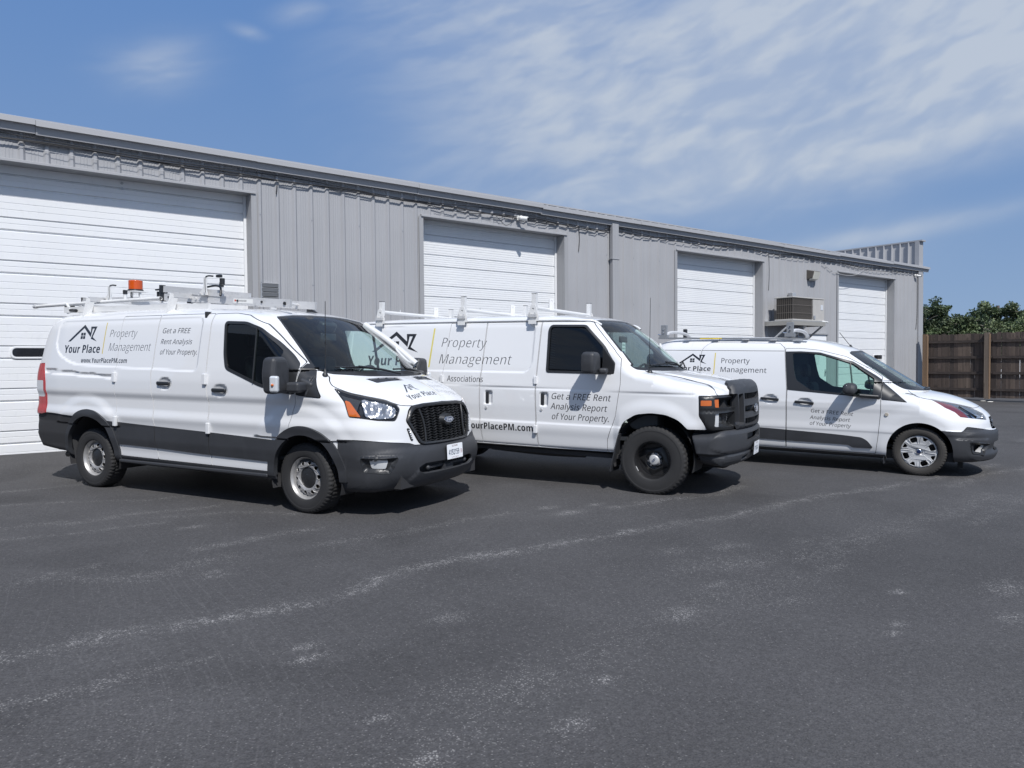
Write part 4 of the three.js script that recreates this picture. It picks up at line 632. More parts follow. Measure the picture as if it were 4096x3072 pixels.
function wheel(root, kind, x, y, z, R, side, steer = 0) {
  const o = new THREE.Group(); o.name = 'wheel'; o.position.set(x, y, z); if (side < 0) o.rotation.y = Math.PI; o.rotation.y += steer; root.add(o);
  const W = { steel: 0.235, black: 0.245, cover: 0.215 }[kind];
  part(o, 'tyre', tyreGeo(R, kind === 'cover' ? 0.212 : 0.206, W, kind === 'black' ? 46 : 52, 0.008), kind === 'cover' ? dustyTyreM : tyreM);
  const h = W / 2, m = kind === 'black' ? blackSteelM : steelM;
  if (kind !== 'cover') {
    part(o, 'rim', lathe([[0.222, h * 0.80], [0.222, h * 0.84], [0.215, h * 0.86], [0.206, h * 0.80], [0.203, h * 0.66], [0.190, h * 0.58], [0.184, h * 0.1], [0.184, -h * 0.8], [0.215, -h * 0.86]]), m);
    const n = kind === 'black' ? 0 : 10, holes = []; for (let i = 0; i < n; i++) { const a = (i + 0.2) / n * 2 * Math.PI; holes.push(circlePts(1, 14).map(([u, v]) => { const rr = 0.150 + u * 0.019, aa = a + v * 0.021 / 0.150; return [rr * Math.cos(aa), rr * Math.sin(aa)]; })); }
    const d0 = kind === 'black' ? -0.012 : 0.035;
    const ring = slab(circlePts(0.186, 72), 0.012, 0.003, [circlePts(0.105, 48), ...holes]); { const p = ring.attributes.position; for (let i = 0; i < p.count; i++) { const r = Math.hypot(p.getX(i), p.getY(i)); p.setZ(i, p.getZ(i) + d0 + 0.03 * sstep(0.184, 0.15, r) - 0.012 * sstep(0.135, 0.105, r)); } ring.computeVertexNormals(); }
    part(o, 'wheel_disc', ring, m);
    part(o, 'brake', cyl(0.15, 0.15, 0.03, 40, 0, 0, d0 - 0.05, Math.PI / 2), mat(0.05, 0.045, 0.04, 0.8));
    if (kind === 'steel') {
      const cap = lathe([[0, d0 + 0.034], [0.03, d0 + 0.034], [0.036, d0 + 0.03], [0.040, d0 + 0.030], [0.06, d0 + 0.028], [0.10, d0 + 0.020], [0.113, d0 + 0.012], [0.115, d0 - 0.005]]); part(o, 'hub_cap', cap, satinM);
      const nuts = []; for (let i = 0; i < 5; i++) { const a = i / 5 * 2 * Math.PI + 0.5; part(o, 'lug_boss', slab(roundPoly([[-0.013, 0.052], [0.013, 0.052], [0.019, 0.098], [-0.019, 0.098]], 0.008), 0.016, 0.005).rotateZ(a).translate(0, 0, d0 + 0.014), satinM); }
    } else {
      part(o, 'inner_disc', lathe([[0, d0 - 0.006], [0.075, d0 - 0.006], [0.09, d0 + 0.004], [0.107, d0 + 0.006]]), m);
      part(o, 'hub_cap', lathe([[0, d0 + 0.058], [0.045, d0 + 0.056], [0.058, d0 + 0.046], [0.066, d0 + 0.020], [0.076, d0 - 0.004]]), alloyM);
      for (let i = 0; i < 8; i++) { const a = i / 8 * 2 * Math.PI + 0.2; part(o, 'lug_nut', cyl(0.011, 0.012, 0.034, 10, 0.070 * Math.cos(a), 0.070 * Math.sin(a), d0 + 0.012, Math.PI / 2), i % 3 ? chromeM : satinM); }
      const bd = ovalBadge(0.062, 0.027, 0.003); part(o, 'badge', bd[1].rotateY(-Math.PI / 2).rotateZ(0.9).translate(0, 0, d0 + 0.056), ovalM);
      part(o, 'wheel_weight', slab(roundPoly([[-0.03, 0.2], [0.03, 0.2], [0.03, 0.207], [-0.03, 0.207]], 0.002), 0.012, 0.002).rotateZ(2.1).translate(0, 0, h * 0.72), alumM);
    }
  } else {
    const cov = lathe([[0, 0.04], [0.03, 0.04], [0.042, 0.034], [0.05, 0.045], [0.10, 0.058], [0.16, 0.066], [0.19, 0.068], [0.213, 0.074], [0.221, 0.07], [0.222, 0.05]], 20);
    const holes = []; for (let i = 0; i < 8; i++) { const a = (i + 0.5) / 8 * 2 * Math.PI; const big = i % 2 === 0; const pts = big ? [[0.128, -0.030], [0.150, -0.045], [0.192, -0.036], [0.192, 0.036], [0.150, 0.045], [0.128, 0.030]] : [[0.150, -0.012], [0.192, -0.034], [0.192, 0.034], [0.150, 0.012]]; holes.push(roundPoly(pts, 0.008, 2).map(([r, t]) => [r * Math.cos(a) - t * Math.sin(a), r * Math.sin(a) + t * Math.cos(a)])); }
    const face = slab(circlePts(0.221, 96), 0.012, 0.004, [circlePts(0.036, 24), ...holes], 2); { const p = face.attributes.position; for (let i = 0; i < p.count; i++) { const r = Math.hypot(p.getX(i), p.getY(i)); p.setZ(i, p.getZ(i) + 0.052 + 0.022 * sstep(0.06, 0.20, r) - 0.012 * sstep(0.205, 0.221, r)); } face.computeVertexNormals(); }
    part(o, 'wheel_cover', face, alloyM);
    for (let i = 0; i < 16; i++) { const a = (i + 0.5 + (i % 2 ? 0.25 : -0.25) * 0.9) / 16 * 2 * Math.PI; part(o, 'spoke_rib', rod([0.07 * Math.cos(a), 0.07 * Math.sin(a), 0.067], [0.193 * Math.cos(a), 0.193 * Math.sin(a), 0.084], 0.0045, 6), alloyM); }
    part(o, 'rim', lathe([[0.218, h * 0.8], [0.205, h * 0.6], [0.185, h * 0.1], [0.185, -h * 0.7]]), blackSteelM);
    part(o, 'brake', cyl(0.17, 0.17, 0.02, 40, 0, 0, 0.0, Math.PI / 2), mat(0.03, 0.03, 0.03, 0.8));
    part(o, 'hub_cap', lathe([[0, 0.086], [0.026, 0.086], [0.034, 0.08], [0.038, 0.068], [0.05, 0.06]]), chromeM);
    part(o, 'badge', new THREE.CircleGeometry(0.024, 24).translate(0, 0, 0.0875), mat(0.012, 0.025, 0.08, 0.2, 0.2));
  }
  return o;
}
function wheelWell(root, cx, cy, r, z0, z1) {          // dark liner over a wheel, both sides
  for (const s of [1, -1]) { const P = [], I = []; for (let i = 0; i <= 28; i++) { const a = Math.PI * (i / 28 * 1.2 - 0.1), x = cx + r * Math.cos(a), y = cy + r * Math.sin(a); P.push(x, y, s * z0, x, y, s * z1, cx, cy - 0.1, s * z0); if (i) { const o = 3 * i; I.push(o - 3, o - 2, o + 1, o - 3, o + 1, o, o - 3, o, o + 2); } } const g = new THREE.BufferGeometry(); g.setAttribute('position', new THREE.BufferAttribute(new Float32Array(P), 3)); g.setIndex(I); g.computeVertexNormals(); part(root, 'wheel_well', g, sealM); }
}


function frontSeat(root, x, z, y = 0.5, h = 0.62) {
  const g = new THREE.Group(); g.name = 'seat'; root.add(g); g.position.set(x, y, z);
  part(g, 'cushion', rbox(0.5, 0.16, 0.5, 0.06, 0.12, 0.28, 0), seatM); part(g, 'backrest', rbox(0.14, h, 0.48, 0.06, -0.16, 0.34 + h / 2, 0, 0, 0, 0.16), seatM); part(g, 'headrest', rbox(0.1, 0.2, 0.26, 0.05, -0.27, 0.42 + h + 0.1, 0, 0, 0, 0.1), seatM);
}
function steering(root, x, y, z, r = 0.19) { const g = new THREE.Group(); g.name = 'steering_wheel'; root.add(g); g.position.set(x, y, z); g.rotation.z = -0.6; part(g, 'rim', new THREE.TorusGeometry(r, 0.014, 10, 40).rotateY(Math.PI / 2), satinM); part(g, 'hub', rbox(0.05, 0.14, 0.16, 0.03, 0.02, 0, 0), satinM); for (const s of [1, -1]) part(g, 'spoke', bar([0.01, 0, s * 0.06], [0, 0, s * r], 0.03, 0.015), satinM); }
function mirror(root, name, o) {                        // door mirror head seen from the front quarter; local box with rounded shell
  const g = new THREE.Group(); g.name = name; root.add(g); g.position.set(o.x, o.y, o.z);
  const sh = rbox(o.d, o.h, o.w, o.r, 0, 0, 0, 0, o.turn ?? 0, o.lean ?? 0, 4); part(g, 'housing', sh, plasticM);
  part(g, 'mirror_glass', rbox(0.006, o.h * 0.86, o.w * 0.86, 0.003, -o.d / 2 - 0.001, 0, 0, 0, 0, 0), chromeM); return g;
}
// ------------------------------------------------------------------ nearest van
{
  const root = vanRoot('T', 'cargo_van', 'nearest white cargo van, with black honeycomb grille, ladder and orange beacon on its roof');
  const B = new Bodywork(root, bodyT, [-4.6, 0.18, 0], [1.2, 2.2, 1.12], 0.02), side = side2;
  const whole = B.s;
  // wheel openings and everything below the sills
  const arch = (cx, cy, r) => (x, y, z) => z < 0.3 ? 1 : (y > cy ? Math.hypot(x - cx, y - cy) - r : Math.abs(x - cx) - r);
  const aF = arch(0.05, 0.38, 0.405), aR = arch(-3.25, 0.41, 0.43), tF = arch(0.05, 0.38, 0.49), tR = arch(-3.23, 0.41, 0.505);
  B.take(aF, 0); B.take(aR, 0);
  B.take((x, y, z) => (x > -4.2 && x < 0.44) ? y - 0.315 : 1, 0);
  const below = (x, y, z) => 0.355 - y;
  const trimF = B.take(both(tF, below), 0), trimR = B.take(both(tR, below), 0);
  part(root, 'arch_trim', trimF.geo({ lift: 0.022, rim: 0.05 }), plasticM); part(root, 'arch_trim', trimR.geo({ lift: 0.022, rim: 0.05 }), plasticM); part(root, 'arch_trim', trimF.geo({ lift: 0.022, rim: 0.05, mirror: true }), plasticM); part(root, 'arch_trim', trimR.geo({ lift: 0.022, rim: 0.05, mirror: true }), plasticM);
  // bumpers
  const yb = mono([0.3, 0.62, 0.92, 0.975, 1.0, 1.2], [0.757, 0.755, 0.723, 0.707, 0.685, 0.672]);
  const bumper = B.take((x, y, z) => x < 0.3 ? 1 : Math.max(y - yb(x), 0.45 - x), 0.003);
  let [lowIn, bump1] = bumper.cut((x, y, z) => x < 0.9 ? 1 : Math.max(Math.abs(y - 0.455) - 0.05 * sstep(0.56, 0.40, z) - 0.0, z - 0.5) + 0.0);
  const s1 = (x, z) => x - z; // an oblique measure round the corner
  const fogD = sdPoly(roundPoly([[-0.27, 0.592], [0.235, 0.588], [0.115, 0.44], [-0.225, 0.455]], 0.03)), fogI = sdPoly(roundPoly([[-0.175, 0.57], [0.10, 0.565], [0.06, 0.482], [-0.138, 0.485]], 0.02));
  const [fog, bump2] = bump1.cut((x, y, z) => x < 0.55 ? 1 : fogD(s1(x, z), y)), [fogIn, fogRim] = fog.cut((x, y, z) => fogI(s1(x, z), y));
  const skid = (x, y, z) => z > 0.62 ? 0 : 0.012 * sstep(0.0, 0.012, 0.5 - (0.5 - 0.36) * sstep(0.42, 0.62, z) - y) * sstep(0.62, 0.55, z);
  part(root, 'front_bumper', bump2.geo({ lift: (x, y, z) => 0.004 + skid(x, y, z), rim: 0.03, both: true }), plasticM);
  part(root, 'lower_grille', lowIn.geo({ lift: -0.06, both: true }), sealM);
  part(root, 'lower_grille_bar', [bar([1.04, 0.452, -0.36], [1.04, 0.452, 0.36], 0.02, 0.022), bar([1.05, 0.43, -0.06], [1.05, 0.43, 0.1], 0.05, 0.05)], plasticM);
  for (const z of [0.36, -0.33]) part(root, 'tow_point', new THREE.SphereGeometry(0.024, 12, 8).translate(1.045, 0.452, z), plasticM);
  for (const m of [false, true]) {
    const fl = new THREE.Group(); fl.name = 'fog_lamp'; root.add(fl);
    part(fl, 'bezel', fogRim.geo({ lift: (x, y, z) => -0.03 + 0.036 * sstep(-0.022, 0, fogD(x - z, y)), rim: 0.02, mirror: m }), satinM); part(fl, 'lens', fogIn.geo({ lift: -0.03, mirror: m }), clearLensM);
  }
  const rear = B.take((x, y, z) => x > -3.5 ? 1 : Math.max(y - mono([-4.5, -4.2, -4.07, -3.56], [0.80, 0.83, 0.848, 0.828])(x), 0), 0.003);
  part(root, 'rear_bumper', rear.geo({ lift: 0.014, rim: 0.03, both: true }), plasticM);
  // lamps in front
  const hlD = sdPoly(roundPoly([[-0.575, 1.236], [-0.396, 1.192], [-0.213, 1.162], [0.074, 1.121], [0.235, 1.085], [0.282, 1.035], [0.215, 0.927, 0.04], [-0.042, 0.938], [-0.248, 0.960], [-0.408, 0.970], [-0.455, 1.111]], 0.02)), ambD = sdPoly([[-0.452, 1.132], [-0.385, 1.113], [-0.258, 0.972], [-0.404, 0.979]]);
  const HLd = (x, y, z) => x < 0.25 || y < 0.88 ? 1 : hlD(x - z, y);
  const hl = B.take(HLd, 0.004);
  const grD = sdPoly(roundPoly([[-0.2, 1.088], [0.30, 1.078], [0.47, 1.06], [0.525, 1.02], [0.578, 0.92], [0.455, 0.70], [0.40, 0.675], [-0.2, 0.662]], 0.02)), grI = sdPoly(roundPoly([[-0.2, 1.052], [0.28, 1.046], [0.43, 1.03], [0.485, 1.0], [0.542, 0.918], [0.425, 0.722], [0.385, 0.705], [-0.2, 0.695]], 0.02));
  const G = (d) => (x, y, z) => x < 0.78 ? 1 : d(z, y);
  const gr = B.take(G(grD), 0.003), [grIn, grRim] = gr.cut(G(grI));
  const drlD = sdPoly(roundPoly([[0.555, 0.85], [0.525, 0.85], [0.493, 0.728], [0.522, 0.728]].map(([z, y]) => [z + 0.028, y]), 0.012));
  const drl = B.take(G(drlD), 0.002);
  // glass, doors
  const ws = B.take((x, y, z) => x < -0.95 || y < 1.2 ? 1 : wsD(z, y), 0.002);
  function wsD(z, y) { return (wsD.d ??= sdPoly(roundPoly([[-0.3, 1.335], [0.456, 1.345], [0.78, 1.368], [0.87, 1.42], [0.85, 1.49], [0.70, 1.955], [0.45, 1.985], [0.2, 1.995], [-0.3, 1.997]], 0.03)))(z, y); }
  const [wsGlass, wsRim] = ws.cut((x, y, z) => Math.max(wsD(z, y) + 0.022, 1.395 - y));
  const sail = B.take(side([[-0.028, 1.47], [0.03, 1.455], [0.275, 1.142], [-0.026, 1.165]], 0.01), 0.003);
  const fdoor = B.take(side([[-1.302, 1.992], [-1.279, 1.335], [-1.25, 1.08], [-1.247, 0.392], [-0.2, 0.385], [-0.13, 0.816], [-0.034, 1.126], [-0.038, 1.486], [-0.231, 1.625], [-0.55, 1.868], [-0.80, 1.965], [-1.0, 1.992]], 0.012));
  const cd2 = B.take(side([[-2.141, 1.995], [-2.147, 1.367], [-2.12, 1.0], [-2.078, 0.398], [-1.255, 0.392], [-1.258, 1.08], [-1.287, 1.335], [-1.31, 1.995]], 0.012));
  const cd1 = B.take(side([[-2.78, 1.995], [-2.772, 1.6], [-2.765, 1.1], [-2.745, 0.8], [-2.70, 0.402], [-2.087, 0.398], [-2.129, 1.0], [-2.156, 1.367], [-2.150, 1.995]], 0.012));
  const tail = B.take((x, y, z) => x > -4.05 || z < 0.3 ? 1 : Math.max(Math.abs(y - 1.14) - 0.31, x + 4.10 + 0.05 * sstep(1.2, 1.45, y), 0.66 - z), 0.003);
  // bonnet
  const ys = mono([0.14, 0.18, 0.322, 0.365, 0.5, 0.61, 0.76, 0.835, 0.89, 0.935, 1.0], [1.372, 1.354, 1.258, 1.240, 1.195, 1.168, 1.127, 1.092, 1.068, 1.062, 1.10]);
  const hood0 = B.take((x, y, z) => x < 0.12 ? 1 : Math.max(ys(x) - y, y - 1.405), 0.003);
  const ventD = sdPoly(roundPoly([[0.43, 0.555], [0.515, 0.125], [0.598, 0.125], [0.548, 0.515]], 0.01));
  const [vent, hood] = hood0.cut((x, y, z) => y < 1.2 || z > 0.7 ? 0.1 : ventD(x, z));
  const hoodPrint = printed(-0.75, 0.75, 0.55, 0.98, 1024, (L) => { L.house(-0.36, -0.13, 0.735, 0.86); L.text('Your Place', -0.42, 0.06, 0.645, 0.645, 0.062, { bold: true }); L.bar(0.09, 0.62, 0.87, 0.008); L.text('Property', 0.13, 0.40, 0.78, 0.78, 0.062, { slant: 0.2, thin: 0.03 }); L.text('Management', 0.13, 0.55, 0.68, 0.68, 0.062, { slant: 0.2, thin: 0.03 }); });
  part(root, 'bonnet', hood.geo({ rim: 0.015, both: true, uv: (x, y, z) => hoodPrint.uv(-z, 1.53 - x) }), hoodPrint.m);
  for (const m of [false, true]) part(root, 'bonnet_vent', vent.geo({ lift: (x, y, z) => -0.012 + 0.009 * (Math.abs(((z * 9) % 1) - 0.5) < 0.06 ? 1 : 0), rim: 0.004, mirror: m }), satinM);
  // printed side
  const P = printed(-4.05, -1.33, 1.36, 1.98, 2048, (L) => {
    L.house(-3.744, -3.195, 1.709, 1.912); L.text('Your Place', -3.79, -3.108, 1.576, 1.576, 0.092, { bold: true, fat: 0.01 }); L.bar(-3.06, 1.565, 1.93, 0.014);
    L.text('Property', -2.985, -2.497, 1.757, 1.757, 0.088, { slant: 0.14, thin: 0.028 }); L.text('Management', -2.968, -2.23, 1.597, 1.597, 0.092, { slant: 0.14, thin: 0.028 }); L.text('www.YourPlacePM.com', -3.44, -2.595, 1.46, 1.46, 0.056, { bold: true });
    L.text('Get a FREE', -2.077, -1.627, 1.792, 1.788, 0.056, { slant: 0.2 }); L.text('Rent Analysis', -2.078, -1.574, 1.672, 1.668, 0.056, { slant: 0.2 }); L.text('of Your Property.', -2.067, -1.466, 1.558, 1.556, 0.056, { slant: 0.2 });
  });
  // mouldings cut from the doors
  const ct = mono([-2.95, -2.14, -1.285, -0.35, 0], [0.798, 0.770, 0.745, 0.712, 0.70]), cb = mono([-2.95, -2.764, -2.125, -1.303, -0.434, 0], [0.548, 0.539, 0.530, 0.507, 0.491, 0.485]);
  const clad = (x, y, z) => z < 0.6 || x > 0.2 || x < -3.0 ? 1 : Math.max(y - ct(x), cb(x) - y);
  const doorOf = (skin, name, cut, label) => { const g = new THREE.Group(); g.name = name; root.add(g); if (label) g.userData.label = label; let [mo, rest] = skin.cut(clad); part(g, 'moulding', mo.geo({ lift: 0.012, rim: 0.016 }), plasticM); if (cut) rest = cut(g, rest); part(g, 'door_panel', rest.geo({ rim: 0.014, uv: P.uv }), P.m); return g; };
  const winD = sdPoly(roundPoly([[-1.105, 1.908], [-0.79, 1.896], [-0.58, 1.832], [-0.33, 1.675], [-0.165, 1.556], [-0.045, 1.45], [-0.035, 1.168], [-0.25, 1.182], [-0.519, 1.240], [-0.80, 1.335], [-1.01, 1.405], [-1.055, 1.55]], 0.05));
  const wind = (o) => (x, y, z) => z < 0.3 ? 1 : winD(x, y) + o;
  const window_ = (g, rest, m) => { const [w, r] = rest.cut(wind(0)); const [gl, rim] = w.cut((x, y, z) => Math.max(wind(0.028)(x, y, z), x + 0.26)); part(g, 'window_frame', rim.geo({ lift: 0.004, rim: 0.02, mirror: m }), satinM); part(g, 'window_glass', gl.geo({ lift: -0.008, mirror: m }), m ? greenGlassM : darkSide); part(g, 'window_bar', bar([-0.632, 1.835, B.sideZ(-0.632, 1.835) * (m ? -1 : 1)], [-0.60, 1.27, B.sideZ(-0.60, 1.27) * (m ? -1 : 1)], 0.012, 0.03), satinM); return r; };
  const darkSide = glass(0.30, 0.36, 0.37, 1.55);
  const fd = doorOf(fdoor, 'front_door', (g, r) => window_(g, r, false)); const c2 = doorOf(cd2, 'side_door', null, 'front leaf of the side cargo doors'), c1 = doorOf(cd1, 'side_door', null, 'rear leaf of the side cargo doors');
  for (const [g, x, y] of [[c2, -1.925, 1.243], [fd, -1.072, 1.187]]) part(g, 'door_handle', rbox(0.205, 0.042, 0.03, 0.015, x, y, B.sideZ(x - 0.15, y) + 0.012, 0, 0, -0.02, 3), satinM);
  { const g = new THREE.Group(); g.name = 'front_door'; root.add(g); let [w, r] = fdoor.cut(wind(0)); const [gl, rim] = w.cut((x, y, z) => Math.max(wind(0.028)(x, y, z), x + 0.26)); part(g, 'window_frame', rim.geo({ lift: 0.004, rim: 0.02, mirror: true }), satinM); part(g, 'window_glass', gl.geo({ lift: -0.008, mirror: true }), greenGlassM); part(g, 'door_panel', r.geo({ rim: 0.014, mirror: true }), paint); part(g, 'window_bar', bar([-0.632, 1.835, -B.sideZ(-0.632, 1.835)], [-0.60, 1.27, -B.sideZ(-0.60, 1.27)], 0.012, 0.03), satinM); }
  for (const s of [cd1, cd2]) part(root, 'side_panel', s.geo({ mirror: true }), paint);
  // hinges of the side doors
  for (const [x, y] of [[-2.768, 1.30], [-2.748, 0.80], [-1.287, 1.30], [-1.252, 0.785]]) part(root, 'hinge', rbox(0.05, 0.115, 0.035, 0.008, x, y, B.sideZ(x - 0.05, y) + 0.012), paint);
  for (const m of [false, true]) part(root, 'sail_panel', sail.geo({ lift: 0.01, rim: 0.012, mirror: m }), satinM);
  // rest of the body: mouldings between doors and arches, sill, lamps
  let [cl, body] = B.s.cut(clad); if (cl.tri.length) for (const m of [false, true]) part(root, 'moulding', cl.geo({ lift: 0.012, rim: 0.016, mirror: m }), plasticM);
  let [sill, b2] = body.cut((x, y, z) => x < -2.95 || x > -0.3 || z < 0.5 ? 1 : y - 0.388 - (x + 0.5) * -0.010);
  for (const m of [false, true]) part(root, 'sill', sill.geo({ lift: 0.006, rim: 0.012, mirror: m }), plasticM);
  part(root, 'step_edge', [rbox(2.3, 0.035, 0.06, 0.012, -1.6, 0.345, 0.972)], plasticM);
  part(root, 'body_shell', b2.geo({ rim: 0.014, both: true, uv: (x, y, z) => z > 0.4 ? P.uv(x, y) : [-1, -1] }), P.m);
  B.seams();
  for (const m of [false, true]) {
    const t = new THREE.Group(); t.name = 'tail_lamp'; root.add(t); const [wh, red] = tail.cut((x, y, z) => Math.max(Math.abs(y - 1.14) - 0.10, x + 4.145)); part(t, 'lens', red.geo({ lift: 0.006, rim: 0.02, mirror: m }), redLensM); if (wh.tri.length) part(t, 'reversing_lens', wh.geo({ lift: 0.006, rim: 0.02, mirror: m }), clearLensM);
    const h = new THREE.Group(); h.name = 'headlamp'; root.add(h);
    const [amb, r1] = hl.cut((x, y, z) => ambD(x - z, y)); part(h, 'lens', hl.geo({ lift: -0.002, mirror: m }), lensM);
    part(h, 'bowl', hl.geo({ lift: (x, y, z) => -0.006 - 0.075 * sstep(0, -0.05, hlD(x - z, y)), rim: 0.001, mirror: m }), glossBlackM);
    part(h, 'side_marker', amb.geo({ lift: -0.007, rim: 0.03, mirror: m }), amberM);
    const S = m ? -1 : 1; const refD = sdPoly(roundPoly([[-0.235, 1.145], [-0.02, 1.118], [0.15, 1.085], [0.245, 1.04], [0.20, 0.96], [-0.03, 0.952], [-0.20, 0.975]], 0.03)), dish = (s, y) => -0.016 - 0.034 * (sstep(0.10, 0.0, Math.hypot(s + 0.10, (y - 1.055) * 1.1)) + sstep(0.085, 0.0, Math.hypot(s - 0.10, (y - 1.03) * 1.1))) - 0.004 * Math.sin(s * 140);
    const [rf] = r1.cut((x, y, z) => refD(x - z, y)); part(h, 'reflector_bowl', rf.geo({ lift: (x, y, z) => dish(x - z, y), mirror: m }), mat(0.34, 0.35, 0.37, 0.28, 0.75));
    const q = [[0.60, 1.045, 0.80, 0.062], [0.735, 1.02, 0.685, 0.05]].slice(0, 0);
    for (const [x, y, z, r] of q) { const c = new THREE.SphereGeometry(r, 20, 14, 0, 2 * Math.PI, Math.PI / 2, Math.PI / 2); c.rotateZ(-Math.PI / 2 * -1); c.rotateY(-0.5 * S); c.scale(0.75, 1, 1); part(h, 'reflector', c.translate(x + 0.02, y, z * S), chromeM); part(h, 'bulb', new THREE.SphereGeometry(0.018, 12, 8).translate(x + 0.0, y, z * S), clearLensM); }
    
    const d = new THREE.Group(); d.name = 'strobe_lamp'; root.add(d); part(d, 'housing', drl.geo({ lift: 0.008, rim: 0.01, mirror: m }), satinM);
    for (let k = 0; k < 5; k++) { const t2 = (k + 0.5) / 5, z = lerp(0.567, 0.536, t2), y = lerp(0.838, 0.742, t2); part(d, 'led', new THREE.SphereGeometry(0.0085, 8, 6).translate(B.frontX(y, z) + 0.008, y, z * S), clearLensM); }
  }
  // grille: frame, honeycomb bars, two fins, badge
  const gg = new THREE.Group(); gg.name = 'grille'; root.add(gg);
  part(gg, 'frame', grRim.geo({ lift: (x, y, z) => 0.012 + 0.012 * sstep(0, 0.014, Math.min(-grD(z, y), grI(z, y))), rim: 0.05, both: true }), satinM);
  part(gg, 'backing', grIn.geo({ lift: -0.05, both: true }), sealM);
  for (let i = 0; i < 13; i++) {
    const y0 = 0.712 + i * 0.0262, pts = []; for (let k = -46; k <= 46; k++) { const z = k * 0.0121, ph = ((k + 60) % 8), dy = ph < 3 ? 0.006 : ph < 4 ? 0 : ph < 7 ? -0.006 : 0, y = y0 + dy - z * z * 0.02; if (grI(Math.abs(z), y) < -0.002) pts.push([B.frontX(y, z) - 0.012, y, z]); }
    if (pts.length < 4) continue; const Pp = [], I = []; pts.forEach(([x, y, z]) => Pp.push(x + 0.008, y + 0.0025, z, x + 0.010, y - 0.0045, z, x - 0.03, y + 0.006, z, x - 0.03, y - 0.002, z)); for (let k = 0; k + 1 < pts.length; k++) { const o = 4 * k; I.push(o, o + 1, o + 5, o, o + 5, o + 4, o, o + 4, o + 6, o, o + 6, o + 2, o + 1, o + 3, o + 7, o + 1, o + 7, o + 5); }
    const g = new THREE.BufferGeometry(); g.setAttribute('position', new THREE.BufferAttribute(new Float32Array(Pp), 3)); g.setIndex(I); g.computeVertexNormals(); part(gg, 'grille_bar', g, satinM);
  }
  { const g = []; for (let i = 0; i < 12; i++) for (let k = -14; k <= 14; k++) { const z = (k * 4 + (i % 2 ? 0 : 0) + 1.8) * 0.0121, y = 0.712 + (i + 0.5) * 0.0262 - z * z * 0.02; if (grI(Math.abs(z), y) < -0.015 && (k + i) % 1 === 0) g.push(box(0.026, 0.024, 0.004, B.frontX(y, z) - 0.022, y + ((k + 60) % 2 ? -0.0 : 0.0), z, 0.35, 0, 0)); } part(gg, 'grille_webs', g, satinM).userData.kind = 'stuff'; }
  for (const s of [1, -1]) part(gg, 'grille_fin', tube([[1.0, 1.03, 0.40 * s], [1.012, 0.94, 0.375 * s], [1.025, 0.83, 0.36 * s], [1.045, 0.70, 0.365 * s]].map(([x, y, z]) => [B.frontX(y, z) + 0.006, y, z]), 0.012), satinM);
  { const x = B.frontX(0.905, 0.0); part(gg, 'badge_pod', cyl(0.075, 0.095, 0.05, 32, 0, 0, 0, 0, 0, -Math.PI / 2).scale(1, 0.72, 1.1).translate(x + 0.012, 0.905, 0), satinM); const [a, b] = ovalBadge(0.165, 0.066, 0.014); part(gg, 'badge_rim', a.translate(x + 0.036, 0.905, 0), chromeM); part(gg, 'badge', b.translate(x + 0.036, 0.905, 0), ovalM); }
  // windscreen and wipers
  const wsG = new THREE.Group(); wsG.name = 'windscreen'; root.add(wsG); part(wsG, 'screen_edge', wsRim.geo({ lift: -0.004, rim: 0.006, both: true }), satinM); part(wsG, 'glass', wsGlass.geo({ lift: -0.004, both: true }), greenGlassM);
  const onWs = (y, z, o = 0.015) => [B.frontX(y, z, -0.9, 0.9) + o, y + o * 0.6, z];
  for (const [y0, z0, y1, z1, y2, z2] of [[1.395, 0.70, 1.395, 0.25, 1.352, 0.02], [1.372, 0.02, 1.372, -0.42, 1.36, -0.75]]) { const w = new THREE.Group(); w.name = 'wiper'; root.add(w); part(w, 'blade', tube([onWs(y0 + 0.03, z0), onWs((y0 + y1) / 2 + 0.03, (z0 + z1) / 2), onWs(y1 + 0.01, z1)], 0.009), satinM); part(w, 'arm', tube([onWs((y0 + y1) / 2 + 0.03, (z0 + z1) / 2, 0.03), onWs(y1, z1, 0.03), onWs(y2, z2, 0.02)], 0.011), satinM); }
  const st = onWs(1.425, 0.62, 0.004); part(root, 'screen_sticker', new THREE.CircleGeometry(0.03, 20).scale(1.3, 0.5, 1).rotateY(Math.PI / 2).rotateZ(0.75).translate(...st), mat(0.35, 0.5, 0.5, 0.5));
  { const a = new THREE.Group(); a.name = 'aerial'; root.add(a); const y = B.topY(0.16, 0.833, 1.0, 1.8); part(a, 'base', lathe([[0, 0.06], [0.008, 0.06], [0.012, 0.03], [0.028, 0.008], [0.03, -0.02]], 20).rotateX(-Math.PI / 2).translate(0.16, y, 0.833), satinM); part(a, 'mast', cyl(0.0035, 0.005, 0.68, 8, 0.165, y + 0.38, 0.833), satinM); }
  part(root, 'roof_fin', slab([[0, 0], [0.16, 0], [0.025, 0.075], [0, 0.07]], 0.03, 0.01).translate(-0.98, B.topY(-0.9, 0) - 0.01, -0.16), satinM);
